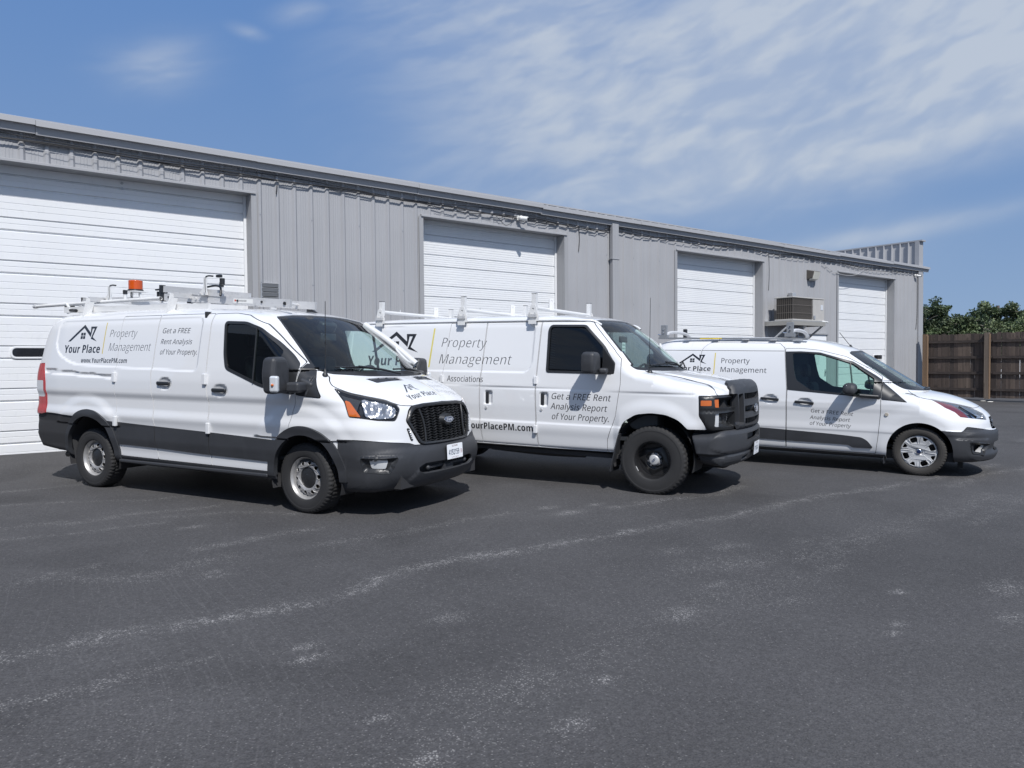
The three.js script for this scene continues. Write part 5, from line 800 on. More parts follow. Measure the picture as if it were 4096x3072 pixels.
  // mirrors
  for (const s of [1, -1]) {
    const g = new THREE.Group(); g.name = 'door_mirror'; root.add(g);
    const head = slab(roundPoly([[-0.118, -0.175], [0.10, -0.185], [0.125, 0.0], [0.10, 0.165], [-0.075, 0.172], [-0.118, 0.06]], 0.045).map(([a, b]) => [-a * s, b]), 0.165, 0.05, [], 4).rotateY(Math.PI / 2); part(g, 'housing', head.translate(-0.165, 1.365, 1.19 * s), plasticM);
    part(g, 'mirror_glass', rbox(0.006, 0.28, 0.18, 0.02, -0.172, 1.375, 1.19 * s), chromeM);
    part(g, 'signal_lens', rbox(0.085, 0.155, 0.06, 0.022, -0.052, 1.278, 1.288 * s, 0, 0.35 * s, 0, 3), clearLensM); part(g, 'signal_bulb', new THREE.SphereGeometry(0.014, 10, 8).translate(-0.045, 1.27, 1.322 * s), amberM);
    part(g, 'arm', [rbox(0.15, 0.10, 0.24, 0.03, 0.035, 1.245, 1.06 * s, 0, 0.15 * s, 0)], plasticM); part(g, 'foot', [rbox(0.16, 0.16, 0.07, 0.03, 0.06, 1.235, 0.995 * s, 0, 0.1 * s, -0.35)], plasticM);
  }
  // cab
  const wsHole = (x, y, z) => x < -0.95 || y < 1.2 ? 1 : wsD(z, y), sw = wind(-0.0);
  const liner = whole.cut((x, y, z) => Math.max(-1.5 - x, x - 0.62, 0.93 - y))[0].cut((x, y, z) => -Math.min(wsHole(x, y, z), Math.max(sw(x, y, z), x + 0.24)))[0];
  part(root, 'cab_lining', liner.geo({ lift: -0.035, both: true }), linerM);
  part(root, 'bulkhead', box(0.03, 1.55, 1.8, -1.42, 1.24, 0), linerM); part(root, 'cab_floor', box(2.2, 0.04, 1.8, -0.6, 0.52, 0), linerM);
  part(root, 'dashboard', slab(roundPoly([[0.36, 0.6], [0.36, 1.22], [0.1, 1.325], [-0.22, 1.31], [-0.32, 1.22], [-0.25, 0.95], [-0.05, 0.6]], 0.05), 1.64, 0.02).translate(0, 0, -0.82), dashM);
  part(root, 'instrument_hood', rbox(0.2, 0.1, 0.34, 0.05, -0.22, 1.335, -0.42, 0, 0, -0.1, 3), dashM); part(root, 'phone_holder', rbox(0.03, 0.1, 0.07, 0.01, -0.15, 1.39, -0.02), satinM);
  frontSeat(root, -0.85, 0.45, 0.55, 0.66); frontSeat(root, -0.85, -0.45, 0.55, 0.66); steering(root, -0.40, 1.28, -0.44);
  part(root, 'grab_handle', tube([[-0.16, 1.66, -0.80], [-0.13, 1.63, -0.74], [0.02, 1.49, -0.76], [0.03, 1.46, -0.83]], 0.016), bolsterM); part(root, 'pillar_trim', tube([[-0.58, 1.93, -0.71], [-0.25, 1.72, -0.77], [0.08, 1.46, -0.84]], 0.042), bolsterM);
  part(root, 'camera_housing', rbox(0.12, 0.12, 0.24, 0.03, -0.56, 1.88, 0, 0, 0, -0.5), satinM); part(root, 'rear_view_mirror', rbox(0.03, 0.085, 0.25, 0.015, -0.53, 1.76, 0.0), satinM);
  // running gear
  wheelWell(root, 0.03, 0.36, 0.45, 0.52, 0.97); wheelWell(root, -3.25, 0.38, 0.47, 0.52, 0.97);
  part(root, 'underbody', [box(2.5, 0.14, 1.7, -1.6, 0.36, 0), box(0.5, 0.14, 1.6, -3.95, 0.42, 0), box(0.35, 0.2, 1.5, 0.72, 0.36, 0)].slice(0, 1), sealM);
  part(root, 'crossmember', box(0.6, 0.14, 1.5, -4.0, 0.42, 0), sealM); part(root, 'engine_tray', box(0.5, 0.2, 1.4, 0.72, 0.38, 0), sealM); part(root, 'axle', [rod([-3.3, 0.33, -0.8], [-3.3, 0.33, 0.8], 0.06)], sealM); part(root, 'differential', new THREE.SphereGeometry(0.16, 16, 12).translate(-3.3, 0.33, 0), sealM);
  part(root, 'exhaust_pipe', tube([[-3.0, 0.42, 0.5], [-3.6, 0.38, 0.62], [-4.0, 0.315, 0.70], [-4.16, 0.30, 0.72]], 0.036, 14), mat(0.12, 0.11, 0.1, 0.5, 0.6));
  part(root, 'mud_guard', box(0.012, 0.34, 0.2, -3.66, 0.47, 0.86, 0, 0, 0.25), sealM);
  wheel(root, 'steel', 0, 0.346, 0.838, 0.352, 1, -0.06); wheel(root, 'steel', 0, 0.346, -0.838, 0.352, -1, -0.06); wheel(root, 'steel', -3.3, 0.330, 0.838, 0.352, 1); wheel(root, 'steel', -3.3, 0.330, -0.838, 0.352, -1);
  plate(root, '4192159', 'ILLINOIS', 'B', B.frontX(0.578, 0) + 0.016, 0.578, -0.035, 0.06, 0);
}
// ------------------------------------------------------------------ middle van
{
  const root = vanRoot('E', 'cargo_van', 'middle white cargo van, boxy older model with black steel wheels and a bare roof rack');
  const B = new Bodywork(root, bodyE, [-4.8, 0.36, 0], [1.0, 2.2, 1.08], 0.02), side = side2, whole = B.s;
  const open = sdPoly(roundPoly([[-0.46, 0.2], [-0.45, 0.42], [-0.405, 0.62], [-0.33, 0.80], [-0.18, 0.895], [0.0, 0.918], [0.17, 0.905], [0.31, 0.85], [0.405, 0.757, 0.01], [1.4, 0.757], [1.4, 0.2]], 0.05));
  B.take((x, y, z) => z < 0.3 && x < 0.3 ? 1 : open(x, y), 0);
  const rearArch = (x, y, z) => z < 0.3 ? 1 : (y > 0.42 ? Math.hypot(x + 3.505, y - 0.42) - 0.46 : Math.abs(x + 3.505) - 0.46); B.take(rearArch, 0);
  B.take((x, y, z) => x > 0.3 ? 1 : y - 0.415, 0);
  // black lamp surrounds and the standing-proud grille
  const bzD = sdPoly(roundPoly([[-0.462, 1.122], [-0.458, 0.905], [-0.332, 0.748], [0.25, 0.74], [0.25, 1.132], [-0.2, 1.128]], 0.02));
  const BZ = (x, y, z) => x < 0.4 ? 1 : Math.max(bzD(x - z, y), 0.60 - z);
  const bez = B.take(BZ, 0.003);
  const grD = sdPoly(roundPoly([[-0.3, 1.262], [0.50, 1.25], [0.585, 1.238], [0.648, 1.205, 0.02], [0.655, 1.17], [0.69, 1.12], [0.705, 0.76], [0.66, 0.745], [-0.3, 0.745]], 0.02));
  const gr = B.take((x, y, z) => x < 0.6 ? 1 : grD(z, y), 0.0);
  const ws = B.take((x, y, z) => x < -1.05 || y < 1.3 ? 1 : wsD(z, y), 0.002);
  function wsD(z, y) { return (wsD.d ??= sdPoly(roundPoly([[-0.3, 1.378], [0.5, 1.378], [0.74, 1.382], [0.885, 1.395], [0.898, 1.43], [0.885, 1.5], [0.725, 1.965], [0.5, 1.99], [-0.3, 1.998]], 0.04)))(z, y); }
  const fdoor = B.take(side([[-1.425, 1.957], [-1.446, 1.145], [-1.433, 0.729], [-1.405, 0.452], [-0.524, 0.452], [-0.521, 0.584], [-0.424, 0.866], [-0.376, 1.224], [-0.386, 1.512], [-0.62, 1.76], [-0.795, 1.949]], 0.015));
  const cd2 = B.take(side([[-2.199, 1.957], [-2.233, 1.163], [-2.224, 0.704], [-2.185, 0.452], [-1.415, 0.452], [-1.443, 0.729], [-1.456, 1.145], [-1.435, 1.957]], 0.012));
  const cd1 = B.take(side([[-2.752, 1.957], [-2.81, 1.32], [-2.82, 0.7], [-2.79, 0.452], [-2.195, 0.452], [-2.234, 0.704], [-2.243, 1.163], [-2.209, 1.957]], 0.012));
  const yh = mono([-0.2, -0.06, 0.2, 0.404, 0.553, 0.645, 0.69, 0.76], [1.39, 1.357, 1.312, 1.268, 1.234, 1.19, 1.130, 1.10]);
  const hood = B.take((x, y, z) => x < -0.15 ? 1 : Math.max(yh(x) - y, y - 1.42), 0.003);
  const hoodPrint = printed(-0.75, 0.75, -0.1, 0.75, 1024, (L) => { L.house(-0.36, -0.13, 0.235, 0.36); L.text('Your Place', -0.42, 0.06, 0.145, 0.145, 0.062, { bold: true }); L.bar(0.09, 0.12, 0.37, 0.008); L.text('Property', 0.13, 0.40, 0.28, 0.28, 0.062, { slant: 0.2, thin: 0.03 }); L.text('Management', 0.13, 0.55, 0.18, 0.18, 0.062, { slant: 0.2, thin: 0.03 }); });
  part(root, 'bonnet', hood.geo({ lift: 0.004, rim: 0.018, both: true, uv: (x, y, z) => hoodPrint.uv(-z, 0.9 - x) }), hoodPrint.m);
  const P = printed(-4.15, -0.42, 0.56, 1.95, 2048, (L) => {
    L.house(-4.02, -3.24, 1.575, 1.858); L.text('Your Place', -4.08, -3.135, 1.40, 1.40, 0.125, { bold: true, fat: 0.01 }); L.poly([[-3.053, 1.382], [-3.031, 1.382], [-2.995, 1.895], [-3.018, 1.895]], 'rgb(238,222,110)');
    L.text('Property', -2.893, -2.20, 1.651, 1.64, 0.122, { slant: 0.2, thin: 0.03 }); L.text('Management', -2.908, -1.82, 1.43, 1.43, 0.125, { slant: 0.2, thin: 0.03 });
    L.text('Associations', -2.735, -2.191, 1.208, 1.208, 0.074, {}); L.text('www.YourPlacePM.com', -2.72, -1.468, 0.616, 0.626, 0.082, { bold: true });
    L.text('Get a FREE Rent', -1.243, -0.488, 1.030, 1.028, 0.073, { slant: 0.2 }); L.text('Analysis Report', -1.245, -0.531, 0.910, 0.906, 0.073, { slant: 0.2 }); L.text('of Your Property.', -1.236, -0.499, 0.789, 0.790, 0.073, { slant: 0.2 });
  });
  const winD = sdPoly(roundPoly([[-1.322, 1.343], [-1.334, 1.86], [-1.30, 1.918], [-0.852, 1.912], [-0.596, 1.663], [-0.466, 1.483], [-0.472, 1.337]], 0.035)), wind = (o) => (x, y, z) => z < 0.3 ? 1 : winD(x, y) + o;
  const dark = glass(0.055, 0.07, 0.085, 1.5);
  const doorOf = (skin, name, win, m, label) => { const g = new THREE.Group(); g.name = name; root.add(g); if (label) g.userData.label = label; let rest = skin; if (win) { const [w, r] = rest.cut(wind(0)); rest = r; const [gl, rim] = w.cut((x, y, z) => Math.max(wind(0.026)(x, y, z), x + 0.60 + 0.0 * y)); part(g, 'window_frame', rim.geo({ lift: 0.006, rim: 0.02, mirror: m }), satinM); part(g, 'window_glass', gl.geo({ lift: -0.012, mirror: m }), m ? sideGlassM : dark); } part(g, 'door_panel', rest.geo({ rim: 0.014, mirror: m, uv: m ? null : P.uv }), m ? paint : P.m); return g; };
  const fd = doorOf(fdoor, 'front_door', true, false), c2 = doorOf(cd2, 'side_door', false, false, 'front leaf of the side doors'), c1 = doorOf(cd1, 'side_door', false, false, 'rear leaf of the side doors');
  doorOf(fdoor, 'front_door', true, true); for (const s of [cd1, cd2]) part(root, 'side_panel', s.geo({ mirror: true }), paint);
  for (const [g, x, y] of [[c2, -2.108, 1.015], [fd, -1.338, 1.022]]) { const z = B.sideZ(x, y + 0.1) - 0.01; part(g, 'door_handle', rbox(0.045, 0.145, 0.02, 0.01, x - 0.022, y, z - 0.006), satinM); part(g, 'lock', cyl(0.016, 0.016, 0.012, 16, x - 0.026, y - 0.123, B.sideZ(x, y - 0.123) + 0.003, Math.PI / 2), alloyM); }
  for (const [x, y] of [[-1.452, 1.25], [-1.438, 0.66], [-2.815, 1.24], [-2.82, 0.66]]) part(root, 'hinge', rbox(0.045, 0.10, 0.03, 0.008, x, y, B.sideZ(x - 0.05, y) + 0.010), paint);
  let [rocker, body] = B.s.cut((x, y, z) => x < -3.0 || x > -0.4 || z < 0.5 ? 1 : y - 0.452);
  for (const m of [false, true]) part(root, 'sill', rocker.geo({ lift: 0.006, rim: 0.02, mirror: m }), paint);
  part(root, 'body_shell', body.geo({ rim: 0.014, both: true, uv: (x, y, z) => z > 0.4 && x < 0.45 ? P.uv(x, y) : [-1, -1] }), P.m);
  B.seams();
  // drip rails along the roof
  for (const s of [1, -1]) { const pts = []; for (let i = 0; i <= 24; i++) { const x = lerp(-4.45, -0.80, i / 24), y = 1.966 + 0.006 * Math.sin(i / 24 * Math.PI) - (i > 22 ? 0.012 * (i - 22) / 2 : 0); pts.push([x, y + 0.008, s * (B.sideZ(x, y) + 0.008)]); } const pp = [...pts]; pp.push([-0.72, 1.915, s * (B.sideZ(-0.72, 1.915) + 0.004)]); part(root, 'drip_rail', tube(pp, 0.016, 8, 60), paint); }
  // lamp surrounds
  for (const m of [false, true]) {
    const S = m ? -1 : 1, h = new THREE.Group(); h.name = 'headlamp'; root.add(h);
    const up = sdPoly(roundPoly([[-0.252, 1.10], [0.2, 1.112], [0.2, 0.995], [-0.252, 1.0]], 0.02)), lo = sdPoly(roundPoly([[-0.255, 0.935], [0.2, 0.95], [0.2, 0.785], [-0.25, 0.792]], 0.03)), am = sdPoly(roundPoly([[-0.437, 1.073], [-0.298, 1.075], [-0.298, 1.018], [-0.437, 1.016]], 0.006));
    const step = (x, y, z) => 0.012 * sstep(0.0, 0.008, Math.abs(y - 0.967) - 0.006) * sstep(-0.002, -0.02, bzD(x - z, y));
    const hole = (d) => (x, y, z) => Math.max(d(x - z, y), z - 0.915);
    let [u, r] = bez.cut(hole(up)); let [l, r2] = r.cut(hole(lo)); const [a, r3] = r2.cut((x, y, z) => am(x - z, y));
    part(h, 'surround', r3.geo({ lift: (x, y, z) => 0.004 + step(x, y, z), rim: 0.10, mirror: m }), satinM); part(h, 'side_marker', a.geo({ lift: 0.018, rim: 0.03, mirror: m }), amberM);
    part(h, 'upper_recess', u.geo({ lift: (x, y, z) => -0.02 - 0.07 * sstep(-0.25, -0.12, x - z), mirror: m }), satinM); part(h, 'lower_recess', l.geo({ lift: (x, y, z) => -0.02 - 0.07 * sstep(-0.26, -0.10, x - z), mirror: m }), satinM);
    const [ta] = u.cut((x, y, z) => x - z + 0.165), [cl] = l.cut((x, y, z) => x - z + 0.165), [ref] = l.cut((x, y, z) => Math.abs(x - z + 0.0) - 0.13);
    part(h, 'turn_lens', ta.geo({ lift: -0.004, rim: 0.04, mirror: m }), amberM); part(h, 'clear_lens', cl.geo({ lift: -0.004, rim: 0.03, mirror: m }), clearLensM);
    if (ref.tri.length) part(h, 'reflector', ref.geo({ lift: -0.06, mirror: m }), mat(0.10, 0.105, 0.11, 0.2, 0.3)); part(h, 'lens', l.geo({ lift: -0.012, mirror: m }), lensM);
  }
  // grille
  const gg = new THREE.Group(); gg.name = 'grille'; root.add(gg);
  const rows = [[1.068, 1.135], [0.925, 0.997], [0.785, 0.862]].map(([a, b]) => sdPoly(roundPoly([[-0.41, a], [0.41, a], [0.41, b], [-0.41, b]], 0.008))), slotD = sdPoly(roundPoly([[0.445, 0.80], [0.60, 0.795], [0.575, 1.128], [0.445, 1.135]], 0.02));
  const hol = (x, y, z) => Math.min(...rows.map((r) => r(z, y)), slotD(z, y)); const [holes, frame] = gr.cut(hol), proud = (x, y, z) => 0.035 + 0.028 * sstep(0, -0.03, grD(z, y));
  part(gg, 'frame', frame.geo({ lift: proud, rim: 0.085, both: true }), plasticM); part(gg, 'backing', holes.geo({ lift: -0.035, both: true }), sealM);
  for (const [a, b] of [[1.06, 1.14], [0.778, 0.868]]) for (let i = -5; i <= 5; i++) { const z = i * 0.07; part(gg, 'grille_fin', box(0.05, b - a, 0.008, B.frontX((a + b) / 2, z, 0, 1.3) + 0.0, (a + b) / 2, z), satinM); }
  { const x = B.frontX(0.962, 0, 0, 1.3) + 0.05; part(gg, 'badge_pod', cyl(0.05, 0.085, 0.05, 28, 0, 0, 0, 0, 0, -Math.PI / 2).scale(1, 0.8, 1.1).translate(x + 0.0, 0.962, 0), satinM); const [a, b] = ovalBadge(0.178, 0.10, 0.014); part(gg, 'badge_rim', a.translate(x + 0.022, 0.962, 0), chromeM); part(gg, 'badge', b.translate(x + 0.022, 0.962, 0), ovalM); }
  // bumper: a body of its own, wrapped round the corner
  const bp = sdPoly(spline([[0.43, 0.715, 1], [0.76, 0.722], [0.86, 0.748], [0.905, 0.735], [0.928, 0.70], [0.928, 0.53], [0.898, 0.492, 1], [0.898, 0.482, 1], [0.915, 0.462], [0.90, 0.40], [0.85, 0.345, 1], [0.5, 0.375, 1]]));
  const fB = (x, y, z) => { const t = z / 0.95, X = x + 0.17 * t * t * sstep(0.3, 0.7, x) * (0.5 + 0.5 * t * t); const w = 0.985 - 0.06 * sstep(0.50, 0.46, y) - 0.045 * sstep(0.62, 0.9, x) - 0.02 * sstep(0.66, 0.74, y); const xr = 0.425 + (0.715 - y) * 0.30 - x; return smax(smax(bp(X, y), z - w, 0.14), xr, 0.02); };
  const bs = Skin.mesh(fB, [0.3, 0.28, 0], [1.1, 0.8, 1.05], 0.016);
  const slots = sdPoly(roundPoly([[-0.5, 0.60], [0.36, 0.60], [0.36, 0.69], [-0.5, 0.69]], 0.008)), low = sdPoly(roundPoly([[0.24, 0.395], [0.46, 0.385], [0.46, 0.435], [0.24, 0.448]], 0.006));
  const [hl2, br] = bs.cut((x, y, z) => x < 0.7 ? 1 : slots(z, y)), [hl3, br2] = br.cut((x, y, z) => x < 0.7 ? 1 : low(z, y)), [val, main] = br2.cut((x, y, z) => y - 0.488);
  part(root, 'front_bumper', main.geo({ rim: 0.05, both: true }), plasticM); part(root, 'bumper_valance', val.geo({ lift: -0.004, rim: 0.03, both: true }), plasticM);
  for (const m of [false, true]) { part(root, 'bumper_slot', hl2.geo({ lift: -0.07, mirror: m }), sealM); part(root, 'valance_slot', hl3.geo({ lift: -0.05, mirror: m }), sealM); }
  part(root, 'bumper_backing', [box(0.35, 0.34, 1.6, 0.60, 0.58, 0)], sealM); part(root, 'radiator_support', box(0.1, 0.5, 1.5, 0.68, 0.9, 0), sealM);
  // windscreen
  const wsG = new THREE.Group(); wsG.name = 'windscreen'; root.add(wsG); const [gl, rim] = ws.cut((x, y, z) => Math.max(wsD(z, y) + 0.024, 1.425 - y)); part(wsG, 'screen_edge', rim.geo({ lift: -0.006, rim: 0.006, both: true }), satinM); part(wsG, 'glass', gl.geo({ lift: -0.006, both: true }), greenGlassM);
  const onWs = (y, z, o = 0.015) => [B.frontX(y, z, -0.95, 0.4) + o, y + o * 0.6, z];
  for (const [z0, z1] of [[0.66, 0.06], [-0.04, -0.66]]) { const w = new THREE.Group(); w.name = 'wiper'; root.add(w); part(w, 'blade', tube([onWs(1.435, z0), onWs(1.455, (z0 + z1) / 2), onWs(1.435, z1)], 0.009), satinM); part(w, 'arm', tube([onWs(1.465, (z0 + z1) / 2, 0.03), onWs(1.45, z1 + 0.12, 0.035), onWs(1.395, z1 - 0.02, 0.02)], 0.010), satinM); }
  { const a = new THREE.Group(); a.name = 'aerial'; root.add(a); const y = B.topY(-0.10, 0.777, 1.0, 1.6); part(a, 'base', lathe([[0, 0.03], [0.02, 0.025], [0.032, 0.006], [0.034, -0.02]], 20).rotateX(-Math.PI / 2).translate(-0.10, y, 0.777), satinM); part(a, 'mast', cyl(0.0025, 0.004, 0.84, 8, -0.105, y + 0.43, 0.777), satinM); }
  // mirrors
  for (const s of [1, -1]) {
    const g = new THREE.Group(); g.name = 'door_mirror'; root.add(g);
    const head = slab(roundPoly([[-0.125, -0.115], [0.10, -0.125], [0.115, 0.0], [0.105, 0.095], [0.075, 0.122], [-0.09, 0.122], [-0.125, 0.05]], 0.04).map(([a, b]) => [-a * s, b]), 0.17, 0.05, [], 4).rotateY(Math.PI / 2); part(g, 'housing', head.translate(-0.70, 1.47, 1.175 * s), plasticM);
    part(g, 'mirror_glass', rbox(0.006, 0.19, 0.19, 0.02, -0.705, 1.47, 1.175 * s), chromeM);
    part(g, 'arm', rbox(0.10, 0.07, 0.22, 0.03, -0.56, 1.375, 1.03 * s, 0, 0.25 * s, 0), plasticM); part(g, 'foot', slab(roundPoly([[-0.605, 1.335], [-0.455, 1.332], [-0.45, 1.47], [-0.60, 1.655]], 0.02), 0.03, 0.01).translate(0, 0, s > 0 ? 0.955 : -0.985), satinM);
  }
  // cab
  const wsHole = (x, y, z) => x < -1.05 || y < 1.3 ? 1 : wsD(z, y);
  const lin = whole.cut((x, y, z) => Math.max(-1.55 - x, x - 0.3, 0.98 - y))[0].cut((x, y, z) => -Math.min(wsHole(x, y, z), Math.max(wind(0)(x, y, z), x + 0.58)))[0]; part(root, 'cab_lining', lin.geo({ lift: -0.035, both: true }), linerM);
  part(root, 'bulkhead', box(0.03, 1.4, 1.7, -1.5, 1.28, 0), linerM); part(root, 'cab_floor', box(2.0, 0.04, 1.8, -0.7, 0.6, 0), linerM);
  const mesh = []; for (let i = 0; i < 16; i++) mesh.push(bar([-1.40, 1.40 + i * 0.03, 0.55], [-1.40, 1.42 + i * 0.03, 0.80], 0.004, 0.006)); part(root, 'partition_mesh', mesh, alumM).userData.kind = 'stuff';
  part(root, 'dashboard', slab(roundPoly([[0.0, 0.7], [0.0, 1.34], [-0.2, 1.375], [-0.48, 1.36], [-0.6, 1.25], [-0.5, 0.95], [-0.3, 0.7]], 0.05), 1.6, 0.02).translate(0, 0, -0.80), mat(0.10, 0.105, 0.11, 0.8));
  frontSeat(root, -1.05, 0.45, 0.6, 0.62); frontSeat(root, -1.05, -0.45, 0.6, 0.62); steering(root, -0.66, 1.30, -0.42, 0.18);
  part(root, 'rear_view_mirror', rbox(0.03, 0.08, 0.25, 0.015, -0.70, 1.76, 0.02), satinM); part(root, 'pillar_trim', tube([[-0.85, 1.93, -0.70], [-0.6, 1.76, -0.76], [-0.28, 1.46, -0.85]], 0.04), bolsterM); part(root, 'pillar_trim', tube([[-0.45, 1.72, -0.72], [-0.4, 1.60, -0.70], [-0.25, 1.47, -0.74]], 0.022), bolsterM);
  { const t = canvasTex(128, 256, (c) => { c.fillStyle = '#e4ebe6'; c.fillRect(0, 0, 128, 256); c.fillStyle = '#31614f'; c.font = 'bold 25px sans-serif'; c.textAlign = 'center'; c.fillText('RESERVED', 64, 52); c.fillText('PARKING', 64, 98); c.fillStyle = '#1d4f8f'; c.fillRect(30, 126, 68, 84); c.strokeStyle = '#fff'; c.lineWidth = 7; c.beginPath(); c.arc(60, 178, 18, 0.3, 5.2); c.stroke(); c.beginPath(); c.moveTo(56, 146); c.lineTo(60, 172); c.lineTo(78, 172); c.lineTo(86, 194); c.stroke(); c.beginPath(); c.arc(55, 140, 4, 0, 7); c.stroke(); }); t.userData = {};
    const g = new THREE.PlaneGeometry(0.12, 0.24).rotateY(Math.PI / 2); part(root, 'parking_permit', g.translate(-0.69, 1.61, 0.02), new THREE.MeshPhysicalMaterial({ map: t, roughness: 0.6, side: THREE.DoubleSide })); }
  // running gear
  wheelWell(root, 0.0, 0.42, 0.47, 0.52, 0.95); wheelWell(root, -3.505, 0.40, 0.47, 0.52, 0.95);
  part(root, 'chassis', box(4.9, 0.14, 1.66, -2.1, 0.44, 0), sealM); part(root, 'frame_rail', [box(2.2, 0.05, 0.05, -1.5, 0.385, 0.86)], sealM); part(root, 'axle', rod([-3.505, 0.36, -0.8], [-3.505, 0.36, 0.8], 0.07), sealM); part(root, 'cross_axle', rod([0, 0.33, -0.7], [0, 0.33, 0.7], 0.06), sealM); part(root, 'oil_sump', rbox(0.7, 0.3, 0.6, 0.08, 0.35, 0.40, 0), sealM);
  part(root, 'exhaust_pipe', tube([[-0.9, 0.36, 0.72], [-1.4, 0.35, 0.74], [-2.2, 0.37, 0.72]], 0.04), sealM);
  part(root, 'mud_flap', slab(roundPoly([[-0.17, 0], [0.13, 0], [0.13, 0.46], [-0.17, 0.46]], 0.02), 0.012, 0.003).rotateY(Math.PI / 2).rotateZ(-0.22).translate(-0.49, 0.215, 0.83), plasticM);
  for (const s of [1, -1]) { wheel(root, 'black', 0, 0.378, 0.85 * s, 0.388, s); wheel(root, 'black', -3.505, 0.36, 0.85 * s, 0.388, s); }
  plate(root, 'P17 8A4', 'ILLINOIS', '', 0.945, 0.50, 0.0, -0.05, -0.0);
}
// ------------------------------------------------------------------ far van
{
  const root = vanRoot('C', 'cargo_van', 'small white cargo van farthest right, with silver wheel covers and a green-tinted side window');
  const B = new Bodywork(root, bodyC, [-4.05, 0.16, 0], [0.98, 1.98, 1.0], 0.02), side = side2, whole = B.s;
  const arch = (cx, cy, r) => (x, y, z) => z < 0.3 ? 1 : (y > cy ? Math.hypot(x - cx, y - cy) - r : Math.abs(x - cx) - r - 0.02 * sstep(0, 0.2, cy - y));
  B.take(arch(0.005, 0.315, 0.378), 0); B.take(arch(-3.063, 0.315, 0.378), 0); B.take((x, y, z) => x > 0.35 ? 1 : y - 0.18, 0);
  const yb = mono([0.25, 0.455, 0.478, 0.528, 0.65, 0.80, 0.95], [0.601, 0.592, 0.602, 0.655, 0.636, 0.600, 0.592]);
  const bumper = B.take((x, y, z) => x < 0.2 ? 1 : y - yb(x), 0.003);
  const fogD = sdPoly(roundPoly([[-0.255, 0.472], [0.285, 0.435], [0.06, 0.298], [-0.20, 0.322]], 0.02)), fogI = sdPoly(roundPoly([[-0.168, 0.442], [0.14, 0.41], [0.03, 0.338], [-0.142, 0.354]], 0.012)), midD = sdPoly(roundPoly([[-0.2, 0.46], [0.34, 0.45], [0.30, 0.33], [-0.2, 0.33]], 0.02));
  const [fog, b1] = bumper.cut((x, y, z) => x < 0.4 ? 1 : fogD(x - z, y)), [fin, frim] = fog.cut((x, y, z) => fogI(x - z, y)), [mid, b2] = b1.cut((x, y, z) => x < 0.6 ? 1 : midD(z, y));
  part(root, 'front_bumper', b2.geo({ lift: 0.004, rim: 0.03, both: true }), plasticM); part(root, 'lower_grille', mid.geo({ lift: -0.05, both: true }), sealM);
  for (const m of [false, true]) { const f = new THREE.Group(); f.name = 'fog_surround'; root.add(f); part(f, 'bezel', frim.geo({ lift: (x, y, z) => -0.022 + 0.034 * sstep(-0.03, 0, fogD(x - z, y)), rim: 0.02, mirror: m }), satinM); const [a, c] = fin.cut((x, y, z) => (y - 0.345) - (x - z + 0.14) * 0.40); part(f, 'recess', fin.geo({ lift: -0.07, mirror: m }), sealM); if (a.tri.length) part(f, 'deflector', a.geo({ lift: -0.02, mirror: m }), mat(0.45, 0.44, 0.42, 0.6)); }
  const rb = B.take((x, y, z) => x > -3.48 ? 1 : y - 0.62, 0.003); part(root, 'rear_bumper', rb.geo({ lift: 0.012, rim: 0.03, both: true }), plasticM);
  const hlD = sdPoly(roundPoly([[-0.618, 0.996], [-0.431, 0.968], [-0.207, 0.937], [0.125, 0.882], [0.36, 0.805], [0.345, 0.735], [-0.109, 0.765], [-0.343, 0.783], [-0.393, 0.841], [-0.516, 0.896]], 0.015)), redD = sdPoly([[-0.60, 0.985], [-0.43, 0.96], [-0.30, 0.93], [-0.17, 0.775], [-0.335, 0.783], [-0.39, 0.84], [-0.516, 0.90]]);
  const hl = B.take((x, y, z) => x < -0.05 || y < 0.66 ? 1 : hlD(x - z, y), 0.003);
  const grD = sdPoly(roundPoly([[-0.2, 0.77], [0.26, 0.765], [0.32, 0.70], [0.27, 0.615], [-0.2, 0.605]], 0.02)); const gr = B.take((x, y, z) => x < 0.6 ? 1 : grD(z, y), 0.002);
  const ws = B.take((x, y, z) => x < -1.1 || y < 1.0 ? 1 : wsD(z, y), 0.002);
  function wsD(z, y) { return (wsD.d ??= sdPoly(roundPoly([[-0.3, 1.082], [0.4, 1.095], [0.56, 1.103], [0.635, 1.122], [0.655, 1.25], [0.64, 1.4], [0.63, 1.60], [0.5, 1.628], [-0.3, 1.648]], 0.03)))(z, y); }
  const trim = B.take(side([[-0.448, 1.212], [-0.146, 0.953], [-0.442, 0.981]], 0.006), 0.003);
  const fdoor = B.take(side([[-1.709, 1.668], [-1.648, 1.088], [-1.645, 0.561], [-1.648, 0.256], [-0.504, 0.250], [-0.475, 0.49], [-0.449, 0.829], [-0.455, 1.277], [-0.589, 1.372], [-0.911, 1.553], [-1.245, 1.640], [-1.5, 1.668]], 0.02));
  const sd = B.take(side([[-2.83, 1.768, 0.1], [-2.942, 1.658, 0.08], [-2.933, 1.388], [-2.93, 0.70], [-2.62, 0.262], [-1.656, 0.262], [-1.655, 0.561], [-1.658, 1.088], [-1.719, 1.675], [-1.80, 1.745]], 0.02));
  const yh = mono([-0.17, -0.1, 0, 0.12, 0.29, 0.556, 0.7], [1.105, 1.056, 1.013, 0.989, 0.958, 0.888, 0.82]);
  const hood = B.take((x, y, z) => x < -0.16 ? 1 : Math.max(yh(x) - y, x - (0.645 - 0.42 * z * z), y - 1.13), 0.003);
  part(root, 'bonnet', hood.geo({ lift: 0.002, rim: 0.012, both: true }), paint);
